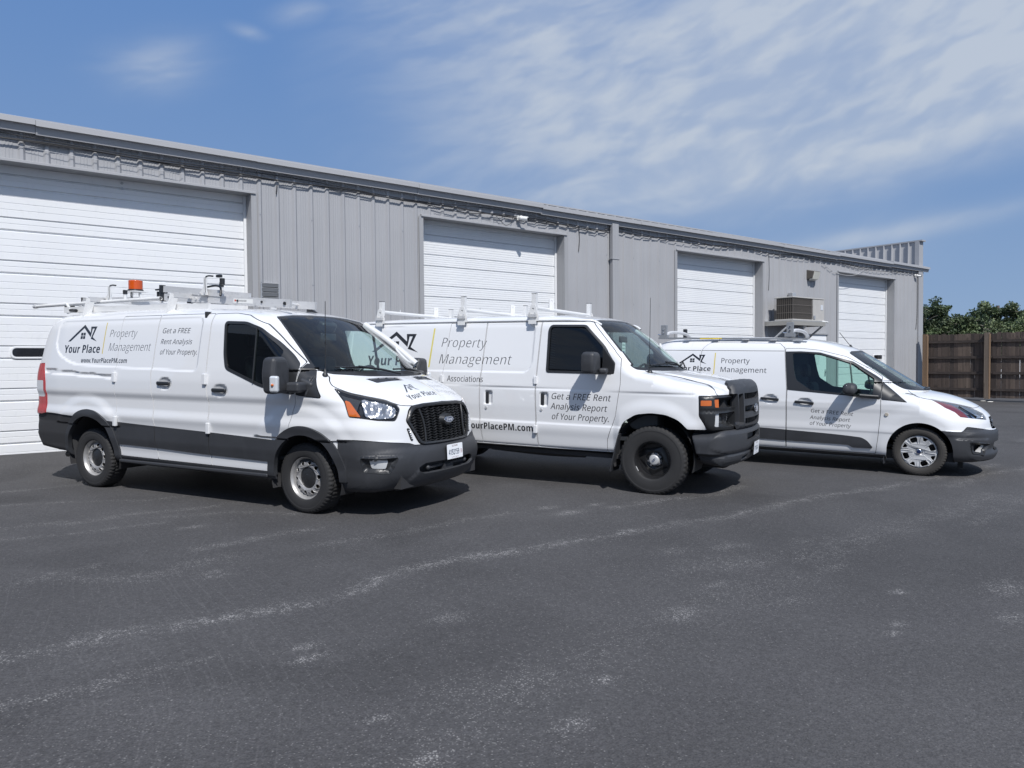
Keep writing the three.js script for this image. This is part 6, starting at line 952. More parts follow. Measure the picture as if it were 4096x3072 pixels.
  const P = printed(-3.45, -0.72, 0.55, 1.64, 2048, (L) => {
    L.house(-3.295, -2.843, 1.437, 1.597); L.text('Your Place', -3.335, -2.767, 1.332, 1.330, 0.072, { bold: true }); L.poly([[-2.727, 1.29], [-2.713, 1.29], [-2.713, 1.606], [-2.727, 1.606]], 'rgb(236,208,70)');
    L.text('Property', -2.63, -2.20, 1.453, 1.45, 0.074, { ink: 'rgb(52,52,56)' }); L.text('Management', -2.632, -1.949, 1.320, 1.312, 0.075, { ink: 'rgb(52,52,56)' });
    L.text('Get a FREE Rent', -1.330, -0.788, 0.775, 0.746, 0.050, { slant: 0.2 }); L.text('Analysis Report', -1.336, -0.825, 0.682, 0.664, 0.050, { slant: 0.2 }); L.text('of Your Property', -1.341, -0.813, 0.599, 0.584, 0.050, { slant: 0.2 });
  });
  const mt = mono([-2.6, -2.006, -1.631, -0.70, -0.62, -0.53], [0.535, 0.526, 0.513, 0.464, 0.43, 0.328]), mb = mono([-2.6, -2.017, -1.63, -0.85, -0.77, -0.53], [0.375, 0.368, 0.362, 0.353, 0.320, 0.325]), mold = (x, y, z) => z < 0.5 || x > -0.525 || x < -2.62 ? 1 : Math.max(y - mt(x), mb(x) - y);
  const blackD = side([[-1.703, 1.622], [-1.650, 1.079], [-1.369, 1.058], [-0.886, 1.022], [-0.455, 0.983], [-0.450, 1.235], [-0.53, 1.295], [-0.82, 1.482], [-1.24, 1.608], [-1.5, 1.625]], 0.01), glassD = side([[-1.608, 1.597], [-1.57, 1.35], [-1.536, 1.222], [-1.338, 1.085], [-0.886, 1.045], [-0.552, 1.022], [-0.538, 1.25], [-0.821, 1.455], [-1.24, 1.583], [-1.45, 1.6]], 0.03);
  const green = glass(0.66, 0.84, 0.78);
  const front = (m) => { const g = new THREE.Group(); g.name = 'front_door'; root.add(g); let [b, rest] = fdoor.cut(blackD); const [gl, fr] = b.cut(glassD); part(g, 'window_frame', fr.geo({ lift: 0.004, rim: 0.015, mirror: m }), satinM); part(g, 'window_glass', gl.geo({ lift: -0.006, mirror: m }), green); const [mo, r2] = rest.cut(mold); part(g, 'moulding', mo.geo({ lift: 0.012, rim: 0.016, mirror: m }), plasticM); part(g, 'door_panel', r2.geo({ rim: 0.014, mirror: m, uv: m ? null : P.uv }), m ? paint : P.m); const s = m ? -1 : 1; part(g, 'window_bar', bar([-0.852, 1.46, (B.sideZ(-0.852, 1.46) - 0.008) * s], [-0.79, 1.04, (B.sideZ(-0.79, 1.04) - 0.008) * s], 0.014, 0.024), satinM); return g; };
  const fd = front(false); front(true);
  const sg = new THREE.Group(); sg.name = 'sliding_door'; root.add(sg); const [mo2, sr] = sd.cut(mold); part(sg, 'moulding', mo2.geo({ lift: 0.012, rim: 0.016 }), plasticM); part(sg, 'door_panel', sr.geo({ rim: 0.014, uv: P.uv }), P.m); part(root, 'side_panel', sd.geo({ mirror: true }), paint);
  for (const [g, x, y] of [[sg, -1.88, 0.944], [fd, -1.41, 0.909]]) part(g, 'door_handle', rbox(0.255, 0.036, 0.032, 0.014, x, y, B.sideZ(x - 0.16, y) + 0.012, 0, 0, -0.06, 3), satinM);
  for (const m of [false, true]) part(root, 'fender_trim', trim.geo({ lift: 0.008, rim: 0.01, mirror: m }), satinM);
  let [mo3, body] = B.s.cut(mold); if (mo3.tri.length) for (const m of [false, true]) part(root, 'moulding', mo3.geo({ lift: 0.012, rim: 0.016, mirror: m }), plasticM);
  let [sill, b4] = body.cut((x, y, z) => x < -2.72 || x > -0.38 || z < 0.4 ? 1 : y - 0.252); for (const m of [false, true]) part(root, 'sill', sill.geo({ lift: 0.012, rim: 0.02, mirror: m }), plasticM);
  const [roof, b5] = b4.cut((x, y, z) => x < -3.75 || x > -1.715 ? 1 : 1.640 - (x + 2.6) * 0.011 - y); part(root, 'roof_panel', roof.geo({ lift: -0.003, both: true, rim: 0.003 }), paint);
  part(root, 'body_shell', b5.geo({ rim: 0.014, both: true, uv: (x, y, z) => z > 0.4 && x < -0.2 ? P.uv(x, y) : [-1, -1] }), P.m); B.seams();
  const ditch = (x0, x1) => { const pts = []; for (let i = 0; i <= 12; i++) { const x = lerp(x0, x1, i / 12), y = 1.640 - (x + 2.6) * 0.011; pts.push([x, y, B.sideZ(x, y) - 0.0005]); } part(root, 'roof_groove', tube(pts, 0.004, 6, 30), sealM); }; ditch(-3.6, -2.945); ditch(-2.935, -1.72);
  for (const m of [false, true]) {
    const S = m ? -1 : 1, h = new THREE.Group(); h.name = 'headlamp'; root.add(h); const [red, r] = hl.cut((x, y, z) => redD(x - z, y)); part(h, 'lens', hl.geo({ lift: 0, mirror: m }), lensM); part(h, 'bowl', r.geo({ lift: (x, y, z) => -0.006 - 0.05 * sstep(0, -0.03, hlD(x - z, y)), mirror: m }), mat(0.30, 0.31, 0.32, 0.12, 0.8)); part(h, 'side_marker', red.geo({ lift: -0.006, rim: 0.02, mirror: m }), mat(0.16, 0.016, 0.012, 0.15, 0.1, { clearcoat: 1 }));
    const [br] = r.cut((x, y, z) => Math.abs(y - 0.80) - 0.025); if (br.tri.length) part(h, 'reflector', br.geo({ lift: -0.03, mirror: m }), chromeM);
    part(h, 'divider', bar([0.42, 0.90, 0.60 * S], [0.62, 0.77, 0.60 * S], 0.02, 0.03), glossBlackM);
  }
  part(root, 'grille', gr.geo({ lift: -0.03, both: true, rim: -0.03 }), satinM); for (let i = 0; i < 4; i++) { const y = 0.63 + i * 0.035; part(root, 'grille_bar', tube([-0.2, -0.1, 0, 0.1, 0.2].map((z) => [B.frontX(y, z, 0, 1.2) - 0.016, y, z]), 0.007), satinM); } { const x = B.frontX(0.69, 0, 0, 1.2); const [a, b] = ovalBadge(0.15, 0.06, 0.012); part(root, 'badge_rim', a.translate(x - 0.022, 0.69, 0), chromeM); part(root, 'badge', b.translate(x - 0.022, 0.69, 0), ovalM); }
  const wsG = new THREE.Group(); wsG.name = 'windscreen'; root.add(wsG); const [gl, rim] = ws.cut((x, y, z) => Math.max(wsD(z, y) + 0.02, 1.12 - y)); part(wsG, 'screen_edge', rim.geo({ lift: -0.004, rim: 0.006, both: true }), satinM); part(wsG, 'glass', gl.geo({ lift: -0.004, both: true }), greenGlassM);
  part(root, 'wiper', tube([[B.frontX(1.10, 0.3, -0.5, 0.6) + 0.02, 1.115, 0.3], [B.frontX(1.11, 0, -0.5, 0.6) + 0.02, 1.12, 0], [B.frontX(1.11, -0.4, -0.5, 0.6) + 0.02, 1.12, -0.4]], 0.01), satinM);
  part(root, 'indicator', [cyl(0.022, 0.026, 0.016, 20, -0.378, 0.784, B.sideZ(-0.378, 0.784) + 0.003, Math.PI / 2)], mat(0.55, 0.5, 0.42, 0.3, 0.3));
  { const a = new THREE.Group(); a.name = 'aerial'; root.add(a); const y = B.topY(-0.93, 0.1, 1, 2.2); part(a, 'base', rod([-0.93, y - 0.01, 0.1], [-0.955, y + 0.03, 0.1], 0.014), satinM); part(a, 'mast', rod([-0.955, y + 0.02, 0.1], [-1.10, y + 0.21, 0.1], 0.0045), satinM); }
  for (const s of [1, -1]) {
    const g = new THREE.Group(); g.name = 'door_mirror'; root.add(g); part(g, 'housing', slab(roundPoly([[-0.12, -0.065], [0.10, -0.075], [0.115, 0.0], [0.07, 0.075], [-0.06, 0.085], [-0.125, 0.02]], 0.04).map(([a, b]) => [-a * s, b]), 0.17, 0.06, [], 4).rotateY(Math.PI / 2).translate(-0.835, 1.115, 1.04 * s), plasticM);
    part(g, 'mirror_glass', rbox(0.006, 0.11, 0.18, 0.02, -0.84, 1.115, 1.04 * s), chromeM); part(g, 'arm', rbox(0.26, 0.045, 0.12, 0.02, -0.60, 1.025, 0.945 * s, 0, 0.3 * s, -0.06), satinM);
  }
  const wsHole = (x, y, z) => x < -1.1 || y < 1.0 ? 1 : wsD(z, y);
  const lin = whole.cut((x, y, z) => Math.max(-1.72 - x, x - 0.3, 0.74 - y))[0].cut((x, y, z) => -Math.min(wsHole(x, y, z), glassD(x, y, z)))[0]; part(root, 'cab_lining', lin.geo({ lift: -0.03, both: true }), linerM);
  part(root, 'bulkhead', box(0.03, 1.3, 1.5, -1.70, 0.98, 0), linerM); part(root, 'cab_floor', box(2.0, 0.04, 1.5, -0.8, 0.36, 0), linerM);
  part(root, 'dashboard', slab(roundPoly([[-0.02, 0.4], [-0.02, 1.04], [-0.2, 1.075], [-0.52, 1.05], [-0.62, 0.95], [-0.5, 0.7], [-0.3, 0.4]], 0.05), 1.5, 0.02).translate(0, 0, -0.75), dashM);
  frontSeat(root, -1.38, 0.40, 0.32, 0.50); frontSeat(root, -1.38, -0.40, 0.32, 0.50); steering(root, -0.72, 1.0, -0.38, 0.18);
  wheelWell(root, 0.0, 0.315, 0.395, 0.48, 0.86); wheelWell(root, -3.063, 0.315, 0.395, 0.48, 0.86); part(root, 'underbody', box(4.0, 0.12, 1.5, -1.6, 0.25, 0), sealM);
  part(root, 'mud_flap', box(0.01, 0.22, 0.16, -0.405, 0.24, 0.80), plasticM); part(root, 'skid_bracket', box(0.06, 0.1, 0.3, 0.45, 0.14, 0.3), sealM);
  for (const s of [1, -1]) { wheel(root, 'cover', 0, 0.312, 0.772 * s, 0.319, s); wheel(root, 'cover', -3.063, 0.298, 0.772 * s, 0.319, s); }
}
// ------------------------------------------------------------------ on the roofs
function onVan(i, name, label, cat, group) { const v = scene.children.filter((o) => o.name.startsWith('cargo_van'))[i], o = thing(name, label, cat, group); o.position.copy(v.position); o.quaternion.copy(v.quaternion); return o; }
{ // nearest van
  const r = onVan(0, 'ladder_rack', 'white drop-down ladder rack with clamps and handles on the nearest van', 'roof rack');
  for (const x of [-3.62, -2.12]) { const y = 2.235; part(r, 'cross_bar', bar([x, y, -0.74], [x, y, 0.76], 0.04, 0.055), alumM); for (const s of [1, -1]) part(r, 'foot', [bar([x, 2.01, 0.80 * s], [x, y, 0.74 * s], 0.09, 0.03, [1, 0, 0])], rackM); }
  part(r, 'side_rail', bar([-4.2, 2.12, 0.70], [-1.6, 2.09, 0.70], 0.03, 0.07), rackM); part(r, 'side_rail', bar([-4.2, 2.13, -0.70], [-1.6, 2.1, -0.70], 0.03, 0.05), rackM);
  part(r, 'swing_tube', tube([[-5.02, 2.195, 0.60], [-4.0, 2.205, 0.61], [-3.2, 2.212, 0.61], [-2.5, 2.216, 0.62]], 0.022, 10), rackM);
  part(r, 'tube_end', [cyl(0.028, 0.028, 0.06, 12, -5.0, 2.195, 0.6, 0, 0, Math.PI / 2)], alumM);
  part(r, 'pull_handle', tube([[-4.55, 2.21, 0.58], [-4.36, 2.215, 0.60], [-4.2, 2.17, 0.66], [-4.05, 2.115, 0.72], [-3.98, 2.105, 0.74]], 0.017), rackM); part(r, 'handle_grip', rod([-4.05, 2.112, 0.725], [-3.88, 2.10, 0.76], 0.02), satinM);
  part(r, 'pivot', [rbox(0.16, 0.05, 0.05, 0.01, -4.40, 2.20, 0.52)], satinM); part(r, 'latch_lever', [bar([-4.5, 2.12, 0.48], [-4.1, 2.11, 0.50], 0.02, 0.025)], alumM);
  for (const [x, z] of [[-4.45, 0.5], [-4.20, 0.5]]) part(r, 'bracket', slab(roundPoly([[-0.03, -0.06], [0.04, -0.05], [0.02, 0.05], [-0.02, 0.05]], 0.01), 0.01).translate(x, 2.15, z), alumM);
  const far = -0.12; // second rail, farther in
  part(r, 'guide_rail', bar([-5.10, 2.33, far], [-3.9, 2.30, far], 0.05, 0.075), alumM); part(r, 'rail_cap', box(0.03, 0.085, 0.06, -5.11, 2.33, far), satinM); part(r, 'guide_rail', bar([-4.6, 2.27, 0.2], [-1.9, 2.25, 0.2], 0.05, 0.05), alumM);
  for (const [x, y, z, h] of [[-3.50, 2.235, 0.58, 0.165], [-1.83, 2.235, 0.56, 0.2]]) {
    part(r, 'hook_post', bar([x, y, z], [x, y + h, z], 0.045, 0.014, [0, 0, 1]), rackM); part(r, 'hook_gusset', slab([[-0.13, 0], [0.02, 0], [0.0, h * 0.62], [-0.015, h * 0.62]], 0.012).translate(x, y, z - 0.02), rackM);
    part(r, 'hook_arm', tube([[x + 0.01, y + 0.02, z], [x + 0.012, y + h, z], [x + 0.05, y + h + 0.012, z], [x + 0.125, y + h + 0.006, z]], 0.009, 8, 24), satinM);
    part(r, 'rubber_post', cyl(0.026, 0.026, 0.05, 12, x + 0.10, y + h * 0.62, z - 0.14), satinM); part(r, 'post', cyl(0.02, 0.02, h * 0.5, 12, x + 0.10, y + h * 0.28, z - 0.14), rackM);
    for (const dx of [-0.085, 0]) part(r, 'bolt', cyl(0.012, 0.012, 0.012, 10, x + dx, y + 0.022, z + 0.008, Math.PI / 2), alumM);
  }
  part(r, 'uprights', [bar([-1.56, 2.09, 0.60], [-1.56, 2.42, 0.60], 0.035, 0.05)], rackM); part(r, 'post_cap', rbox(0.06, 0.03, 0.045, 0.006, -1.56, 2.43, 0.6), satinM); part(r, 'post', bar([-1.49, 2.09, 0.62], [-1.49, 2.34, 0.62], 0.04, 0.04), rackM); part(r, 'rubber_post', cyl(0.028, 0.028, 0.07, 14, -1.49, 2.365, 0.62), satinM);
  part(r, 'clamp_arm', tube([[-1.9, 2.33, 0.5], [-1.72, 2.34, 0.5], [-1.63, 2.31, 0.52], [-1.60, 2.22, 0.55]], 0.012), satinM); part(r, 'clamp_arm', tube([[-2.75, 2.335, 0.5], [-2.6, 2.33, 0.5], [-2.55, 2.29, 0.5]], 0.011), satinM);
  part(r, 'rubber_post', cyl(0.028, 0.028, 0.06, 14, -2.74, 2.285, 0.46), satinM); part(r, 'post', cyl(0.02, 0.02, 0.12, 12, -2.70, 2.24, 0.46), rackM);
  const b = onVan(0, 'beacon', 'orange warning beacon on a white stand on the roof of the nearest van', 'beacon light'); const bx = -3.62, bz = 0.14, by = 2.385;
  part(b, 'stand', [bar([bx - 0.09, 2.25, bz], [bx - 0.07, by - 0.01, bz], 0.03, 0.02, [0, 0, 1]), bar([bx + 0.1, 2.25, bz], [bx + 0.08, by - 0.01, bz], 0.03, 0.02, [0, 0, 1]), box(0.24, 0.012, 0.2, bx, by - 0.01, bz)], rackM);
  part(b, 'base_ring', lathe([[0, 0.02], [0.088, 0.02], [0.094, 0.012], [0.094, -0.004], [0, -0.004]], 32).rotateX(-Math.PI / 2).translate(bx, by, bz), satinM);
  const rip = []; for (let i = 0; i <= 20; i++) rip.push([0.084 + (i % 2 ? 0.002 : 0), 0.018 + i * 0.0056]); part(b, 'dome', lathe([...rip, [0.078, 0.136], [0.05, 0.142], [0, 0.143]], 40).rotateX(-Math.PI / 2).translate(bx, by, bz), mat(0.66, 0.10, 0.006, 0.12, 0, { clearcoat: 1, transmission: 0.25 })); part(b, 'strobe_core', cyl(0.035, 0.05, 0.10, 20, bx, by + 0.07, bz), mat(0.8, 0.3, 0.05, 0.3));
  part(b, 'cable', tube([[bx, by, bz + 0.06], [bx + 0.02, by - 0.06, bz + 0.08], [bx + 0.05, 2.26, bz + 0.07]], 0.006), satinM);
  const l = onVan(0, 'step_ladder', 'aluminium ladder clamped flat on the roof rack of the nearest van', 'ladder'); const z0 = 0.50, z1 = 0.12, A = [-2.62, 2.245], C = [-0.60, 2.105];
  for (const z of [z0, z1]) { part(l, 'rail', bar([A[0], A[1], z], [C[0], C[1], z], 0.028, 0.085), alumM); part(l, 'rail_cap', box(0.07, 0.10, 0.036, A[0], A[1], z, 0, 0, -0.07), satinM); }
  for (const z of [z0 + 0.01, z1]) { part(l, 'upper_rail', bar([A[0] + 0.0, A[1] + 0.095, z], [-1.60, 2.245, z], 0.026, 0.075), alumM); part(l, 'rail_cap', box(0.07, 0.09, 0.034, A[0], A[1] + 0.095, z, 0, 0, -0.07), satinM); }
  for (let i = 0; i < 6; i++) { const t = (i + 0.6) / 6.4; part(l, 'rung', rod([lerp(A[0], C[0], t), lerp(A[1], C[1], t), z1], [lerp(A[0], C[0], t), lerp(A[1], C[1], t), z0], 0.015), alumM); }
  for (const [t, dy, r] of [[0.06, 0, 0.012], [0.12, 0.006, 0.026], [0.29, 0, 0.016], [0.38, 0.0, 0.02], [0.62, 0, 0.012], [0.8, 0, 0.012], [0.965, -0.004, 0.018]]) part(l, 'rivet', cyl(r, r, 0.012, 14, lerp(A[0], C[0], t), lerp(A[1], C[1], t) + dy, z0 + 0.02, Math.PI / 2), t > 0.1 && t < 0.4 ? alumM : satinM);
  const lt = canvasTex(256, 64, (c) => { c.fillStyle = '#d9d9d6'; c.fillRect(0, 0, 256, 64); c.fillStyle = '#3a3a3c'; c.font = 'bold 30px sans-serif'; c.fillText('LADDER', 60, 42); c.fillStyle = '#b04030'; c.fillRect(14, 18, 22, 26); }); part(l, 'sticker', new THREE.PlaneGeometry(0.30, 0.05).rotateZ(-0.069).translate(lerp(A[0], C[0], 0.66), lerp(A[1], C[1], 0.66), z0 + 0.0155), new THREE.MeshPhysicalMaterial({ map: lt, roughness: 0.5, side: THREE.DoubleSide }));
}
{ // middle van
  const r = onVan(1, 'roof_rack', 'bare white three-bar rack clamped to the rain gutters of the middle van', 'roof rack');
  for (const [x, hT] of [[-3.90, 2.27], [-2.565, 2.295], [-1.54, 2.30]]) {
    const y = 2.13; part(r, 'cross_bar', rod([x, y - 0.0, -0.84], [x, y, 0.84], 0.024, 14), rackM);
    for (const s of [1, -1]) {
      const z = 0.86 * s; part(r, 'upright', bar([x, y - 0.05, z], [x, hT, z], 0.055, 0.055, [0, 0, 1]), rackM);
      part(r, 'upright_cap', box(0.058, 0.006, 0.058, x, hT + 0.002, z), satinM);
      part(r, 'gutter_clamp', slab(roundPoly([[-0.075, 0], [0.075, 0], [0.078, 0.06], [0.03, 0.20], [-0.03, 0.20], [-0.078, 0.06]], 0.008), 0.012, 0.002, [circlePts(0.012, 10, 0, 0.15), roundPoly([[-0.05, 0.055], [0.05, 0.055], [0.05, 0.085], [-0.05, 0.085]], 0.005)]).translate(x, 1.965, z + 0.035 * s - (s < 0 ? 0.012 : 0)), rackM);
      part(r, 'clamp_plate', [box(0.11, 0.035, 0.03, x, 2.03, z + 0.052 * s)], alumM); part(r, 'clamp_hook', [box(0.10, 0.05, 0.02, x, 1.955, z + 0.06 * s)], rackM);
      for (const dx of [-0.035, 0.035]) part(r, 'bolt', cyl(0.01, 0.01, 0.04, 8, x + dx, 2.05, z + 0.06 * s), alumM);
    }
    const zz = -0.40; part(r, 'ladder_stop', slab(roundPoly([[-0.035, 0], [0.035, 0], [0.035, 0.15], [-0.035, 0.15]], 0.012), 0.012, 0.002, [circlePts(0.01, 10, 0, 0.12)]).rotateY(Math.PI / 2 - 0.6).translate(x + 0.03, y - 0.01, x > -1.6 ? 0.45 : zz), rackM);
    part(r, 'set_screw', cyl(0.008, 0.008, 0.05, 8, x, y + 0.03, 0.45), alumM);
  }
}
{ // far van
  const r = onVan(2, 'rack_rails', 'grey rail-mounted rack with two upright stops on the small van', 'roof rack'), steel = mat(0.30, 0.31, 0.32, 0.4, 0.4);
  for (const s of [1, -1]) { part(r, 'rail', bar([-3.68, 1.842, 0.64 * s], [-1.43, 1.800, 0.64 * s], 0.045, 0.026), steel); for (const x of [-3.2, -2.75, -2.3, -1.9, -1.55]) part(r, 'rail_clip', rbox(0.10, 0.012, 0.07, 0.004, x, 1.825 - (x + 3.68) * 0.0187, 0.66 * s), alumM); }
  part(r, 'yellow_label', box(0.34, 0.016, 0.004, -2.83, 1.827, 0.664), mat(0.75, 0.56, 0.06, 0.5));
  for (const x of [-3.60, -1.68]) {
    part(r, 'cross_bar', tube([[x, 1.87, 0.62], [x, 1.93, 0.4], [x, 1.95, 0], [x, 1.93, -0.4], [x, 1.87, -0.62]], 0.026, 10), alumM);
    part(r, 'upright_stop', slab(roundPoly([[-0.045, 0], [0.045, 0], [0.05, 0.165], [-0.045, 0.165]], 0.006), 0.05, 0.004, []).translate(x, 1.885, 0.60), steel); for (const y of [1.93, 1.985]) part(r, 'bolt', cyl(0.011, 0.011, 0.012, 10, x + 0.005, y, 0.655, Math.PI / 2), chromeM);
    part(r, 'stop_foot', box(0.14, 0.05, 0.06, x, 1.865, 0.62), steel); part(r, 'far_stop', rbox(0.06, 0.15, 0.06, 0.008, x - 0.10, 1.96, -0.62), satinM);
    part(r, 'wing_bolt', rod([x - 0.045, 1.895, 0.63], [x - 0.10, 1.90, 0.63], 0.008), chromeM);
  }
}
// ------------------------------------------------------------------ fence, trees and the little things beyond
{
  const woodTex = dataTex(512, 512, (i, j) => { const x = i / 512, y = j / 512; const gr = fbm(x * 26, y * 2.2, 4), kn = sstep(0.8, 0.88, noise2(x * 7 + 3, y * 5)), wet = fbm(x * 3 + 9, y * 1.2, 3); const v = 0.55 + 0.7 * gr * gr + 0.35 * (wet - 0.4) - 0.25 * kn; return [v, v * 0.96, v * 0.93]; });
  const tones = [[0.115, 0.090, 0.078], [0.085, 0.068, 0.060], [0.150, 0.118, 0.098], [0.10, 0.079, 0.068], [0.07, 0.057, 0.052]].map((c) => mat(...c, 0.9, 0, { map: woodTex }));
  const postM = mat(0.20, 0.165, 0.135, 0.9, 0, { map: woodTex }), freshM = mat(0.25, 0.17, 0.11, 0.9, 0, { map: woodTex });
  const f = thing('wooden_fence', 'weathered dark board fence standing at the right behind the small van', 'fence');
  const dx = 0.64, dz = 0.768, start = [16.35, -28.76], rnd = mulberry(5);
  f.position.set(start[0], groundY(...start), start[1]); f.rotation.y = -Math.atan2(dz, dx);   // x along the fence, z towards the building yard
  const H = 2.42, L = 11; let x = 0.05;
  while (x < L) { const w = 0.135 + rnd() * 0.008, h = H + (rnd() - 0.5) * 0.05, m = tones[Math.floor(rnd() * 5)]; const g = new THREE.BoxGeometry(w, h, 0.018); const uv = g.attributes.uv, o = rnd(); for (let i = 0; i < uv.count; i++) uv.setXY(i, o + uv.getX(i) * 0.14, o * 3 + uv.getY(i)); place(g, x + w / 2, h / 2 + 0.03 + (rnd() - 0.5) * 0.02, -0.05 + (rnd() - 0.5) * 0.012, 0, (rnd() - 0.5) * 0.06, (rnd() - 0.5) * 0.006); part(f, 'board', g, m); x += w + (rnd() < 0.12 ? 0.016 : 0.004); }
  for (const t of [0.15, 0.40, 0.645, 0.90]) for (let k = 0; k < 5; k++) part(f, 'rail', box(2.26, 0.095, 0.05, 1.2 + k * 2.3, 0.05 + H * (1.02 - t), -0.012 + (k % 2) * 0.002, 0, 0, (rnd() - 0.5) * 0.008), tones[4]);
  [[0.06, true], [2.20, false], [4.45, false], [6.7, false], [9, false]].forEach(([px, fresh], i) => { part(f, 'post', [box(0.145, H + 0.05, 0.145, px, (H + 0.05) / 2, 0.06)], fresh ? freshM : postM); if (i < 2) part(f, 'post_cover', box(0.02, H, 0.14, px + 0.09, H / 2, 0.065), freshM); });
  // litter by the foot of the fence
  for (const [lx, lz, c, n] of [[17.42, -26.37, 0.7, 'white scrap of paper on the asphalt near the fence post'], [17.5, -26.9, 0.5, 'small pale scrap beside the fence post foot']]) { const o = new THREE.Mesh(new THREE.IcosahedronGeometry(0.07, 1).scale(1.6, 0.25, 0.8), mat(c, c * 0.97, c * 0.9, 0.8)); o.name = numbered('litter'); o.position.set(lx, groundY(lx, lz) + 0.015, lz); o.castShadow = o.receiveShadow = true; scene.add(o); tag(o, n, 'litter'); }
}
{ // trees behind the fence
  const leafTones = [[0.065, 0.10, 0.04], [0.10, 0.14, 0.055], [0.14, 0.18, 0.075], [0.17, 0.20, 0.10]], leafM = mat(1, 1, 1, 0.75, 0, { vertexColors: true, transmission: 0.3 }), barkM = mat(0.12, 0.10, 0.085, 0.9);
  const dryM = mat(0.20, 0.18, 0.15, 0.9);
  function tree(name, label, cat, x, z, h, crowns, leafSize, count, tone, seed, bare = 0) {
    const t = thing(name, label, cat, null), rnd = mulberry(seed); t.position.set(x, groundY(x, z), z);
    const limbs = [];
    for (const [cx, cy, cz, rx, ry, rz] of crowns) limbs.push(tube([[(rnd() - 0.5) * 0.2, 0, 0], [cx * 0.3, cy * 0.45, cz * 0.3], [cx * 0.8, cy * 0.85, cz * 0.8], [cx, cy + ry * 0.5, cz]], 0.07 * h / 5, 6, 10));
    part(t, 'trunk', limbs, barkM);
    const twig = []; for (let i = 0; i < 26; i++) { const c = crowns[Math.floor(rnd() * crowns.length)], a = rnd() * 6.28, b = rnd() - 0.3; twig.push(tube([[c[0], c[1] - c[4] * 0.3, c[2]], [c[0] + c[3] * 0.5 * Math.cos(a), c[1] + c[4] * 0.5 * b, c[2] + c[5] * 0.5 * Math.sin(a)], [c[0] + c[3] * 0.98 * Math.cos(a), c[1] + c[4] * b, c[2] + c[5] * 0.98 * Math.sin(a)]], 0.018, 4, 5)); }
    part(t, 'branches', twig, dryM).userData.kind = 'stuff';
    const clumps = []; const total = crowns.reduce((s, c) => s + c[3] * c[4] * c[5], 0);
    for (const c of crowns) { const n = Math.ceil(42 * c[3] * c[4] * c[5] / total) + 8; for (let i = 0; i < n; i++) { const u = rnd() * 2 - 1, a = rnd() * 6.283, r = Math.pow(rnd(), 0.45) * (0.86 + 0.28 * rnd()), s = Math.sqrt(1 - u * u); clumps.push([c[0] + c[3] * r * s * Math.cos(a), c[1] + c[4] * r * u, c[2] + c[5] * r * s * Math.sin(a), 0.17 + 0.26 * rnd()]); } }
    const per = Math.round(count / clumps.length);
    const n = clumps.length * per, P = new Float32Array(n * 12), C = new Float32Array(n * 12), I = new Uint32Array(n * 6), Q = new THREE.Quaternion(), E = new THREE.Euler(), v = new V3(); let k = 0;
    clumps.forEach((c, ci) => {
      const base = leafTones[tone[ci % tone.length]], vary = 0.75 + 0.5 * rnd();
      for (let i = 0; i < per; i++, k++) {
        const u = rnd() * 2 - 1, a = rnd() * 6.283, r = c[3] * Math.pow(rnd(), 0.5), s = Math.sqrt(1 - u * u), sc = leafSize * (0.6 + 0.8 * rnd()), t = vary * (0.8 + 0.4 * rnd()); Q.setFromEuler(E.set(rnd() * 6.28, rnd() * 6.28, rnd() * 6.28));
        [[0, 0, 0], [0.5, 0.34, 0.08], [1, 0, 0], [0.5, -0.34, 0.08]].forEach((q, j) => { v.set(...q).multiplyScalar(sc).applyQuaternion(Q); const o = 12 * k + 3 * j; P[o] = c[0] + r * s * Math.cos(a) + v.x; P[o + 1] = c[1] + r * u * 0.7 + v.y; P[o + 2] = c[2] + r * s * Math.sin(a) + v.z; for (let w = 0; w < 3; w++) C[o + w] = base[w] * t; });
        I.set([4 * k, 4 * k + 1, 4 * k + 2, 4 * k, 4 * k + 2, 4 * k + 3], 6 * k);
      }
    });
    const g = new THREE.BufferGeometry(); g.setAttribute('position', new THREE.BufferAttribute(P, 3)); g.setAttribute('color', new THREE.BufferAttribute(C, 3)); g.setIndex(new THREE.BufferAttribute(I, 1)); g.computeVertexNormals(); part(t, 'crown', g, leafM);
  }
  const at = (q, zz) => [q * zz, -zz];                 // a place straight out along q at that depth
  let [x, z] = at(0.583, 38); tree('dark_tree', 'dark thin-crowned tree rising just right of the building corner', 'tree', x, z, 5, [[0, 3.9, 0, 0.75, 0.7, 0.8], [-0.7, 3.5, 0.2, 0.7, 0.6, 0.7], [0.5, 3.3, -0.2, 0.7, 0.55, 0.7], [-0.3, 2.6, 0, 1.1, 0.6, 0.9]], 0.13, 9000, [0, 1], 11);
  [x, z] = at(0.609, 40); tree('round_tree', 'middling green tree between the dark tree and the tallest tree', 'tree', x, z, 4.5, [[0, 3.3, 0, 1.0, 0.75, 0.9], [0.7, 3.5, 0.2, 0.7, 0.6, 0.7], [-0.9, 3.0, 0.2, 0.7, 0.5, 0.7], [0.2, 2.4, 0.3, 1.6, 0.7, 0.9]], 0.13, 12000, [0, 1, 1], 23);
  [x, z] = at(0.665, 43); tree('tall_tree', 'tallest spreading tree at the right, its top well above the fence', 'tree', x, z, 6, [[0.2, 4.35, 0, 1.3, 0.7, 1.0], [-1.1, 3.7, 0.2, 0.9, 0.65, 0.9], [1.4, 3.9, 0.1, 1.1, 0.6, 0.9], [2.4, 3.7, 0, 0.8, 0.6, 0.8], [0.4, 3.3, 0.3, 1.9, 0.6, 1.0], [-0.9, 2.6, 0.2, 1.2, 0.7, 0.9]], 0.14, 20000, [0, 1, 1, 2], 31);
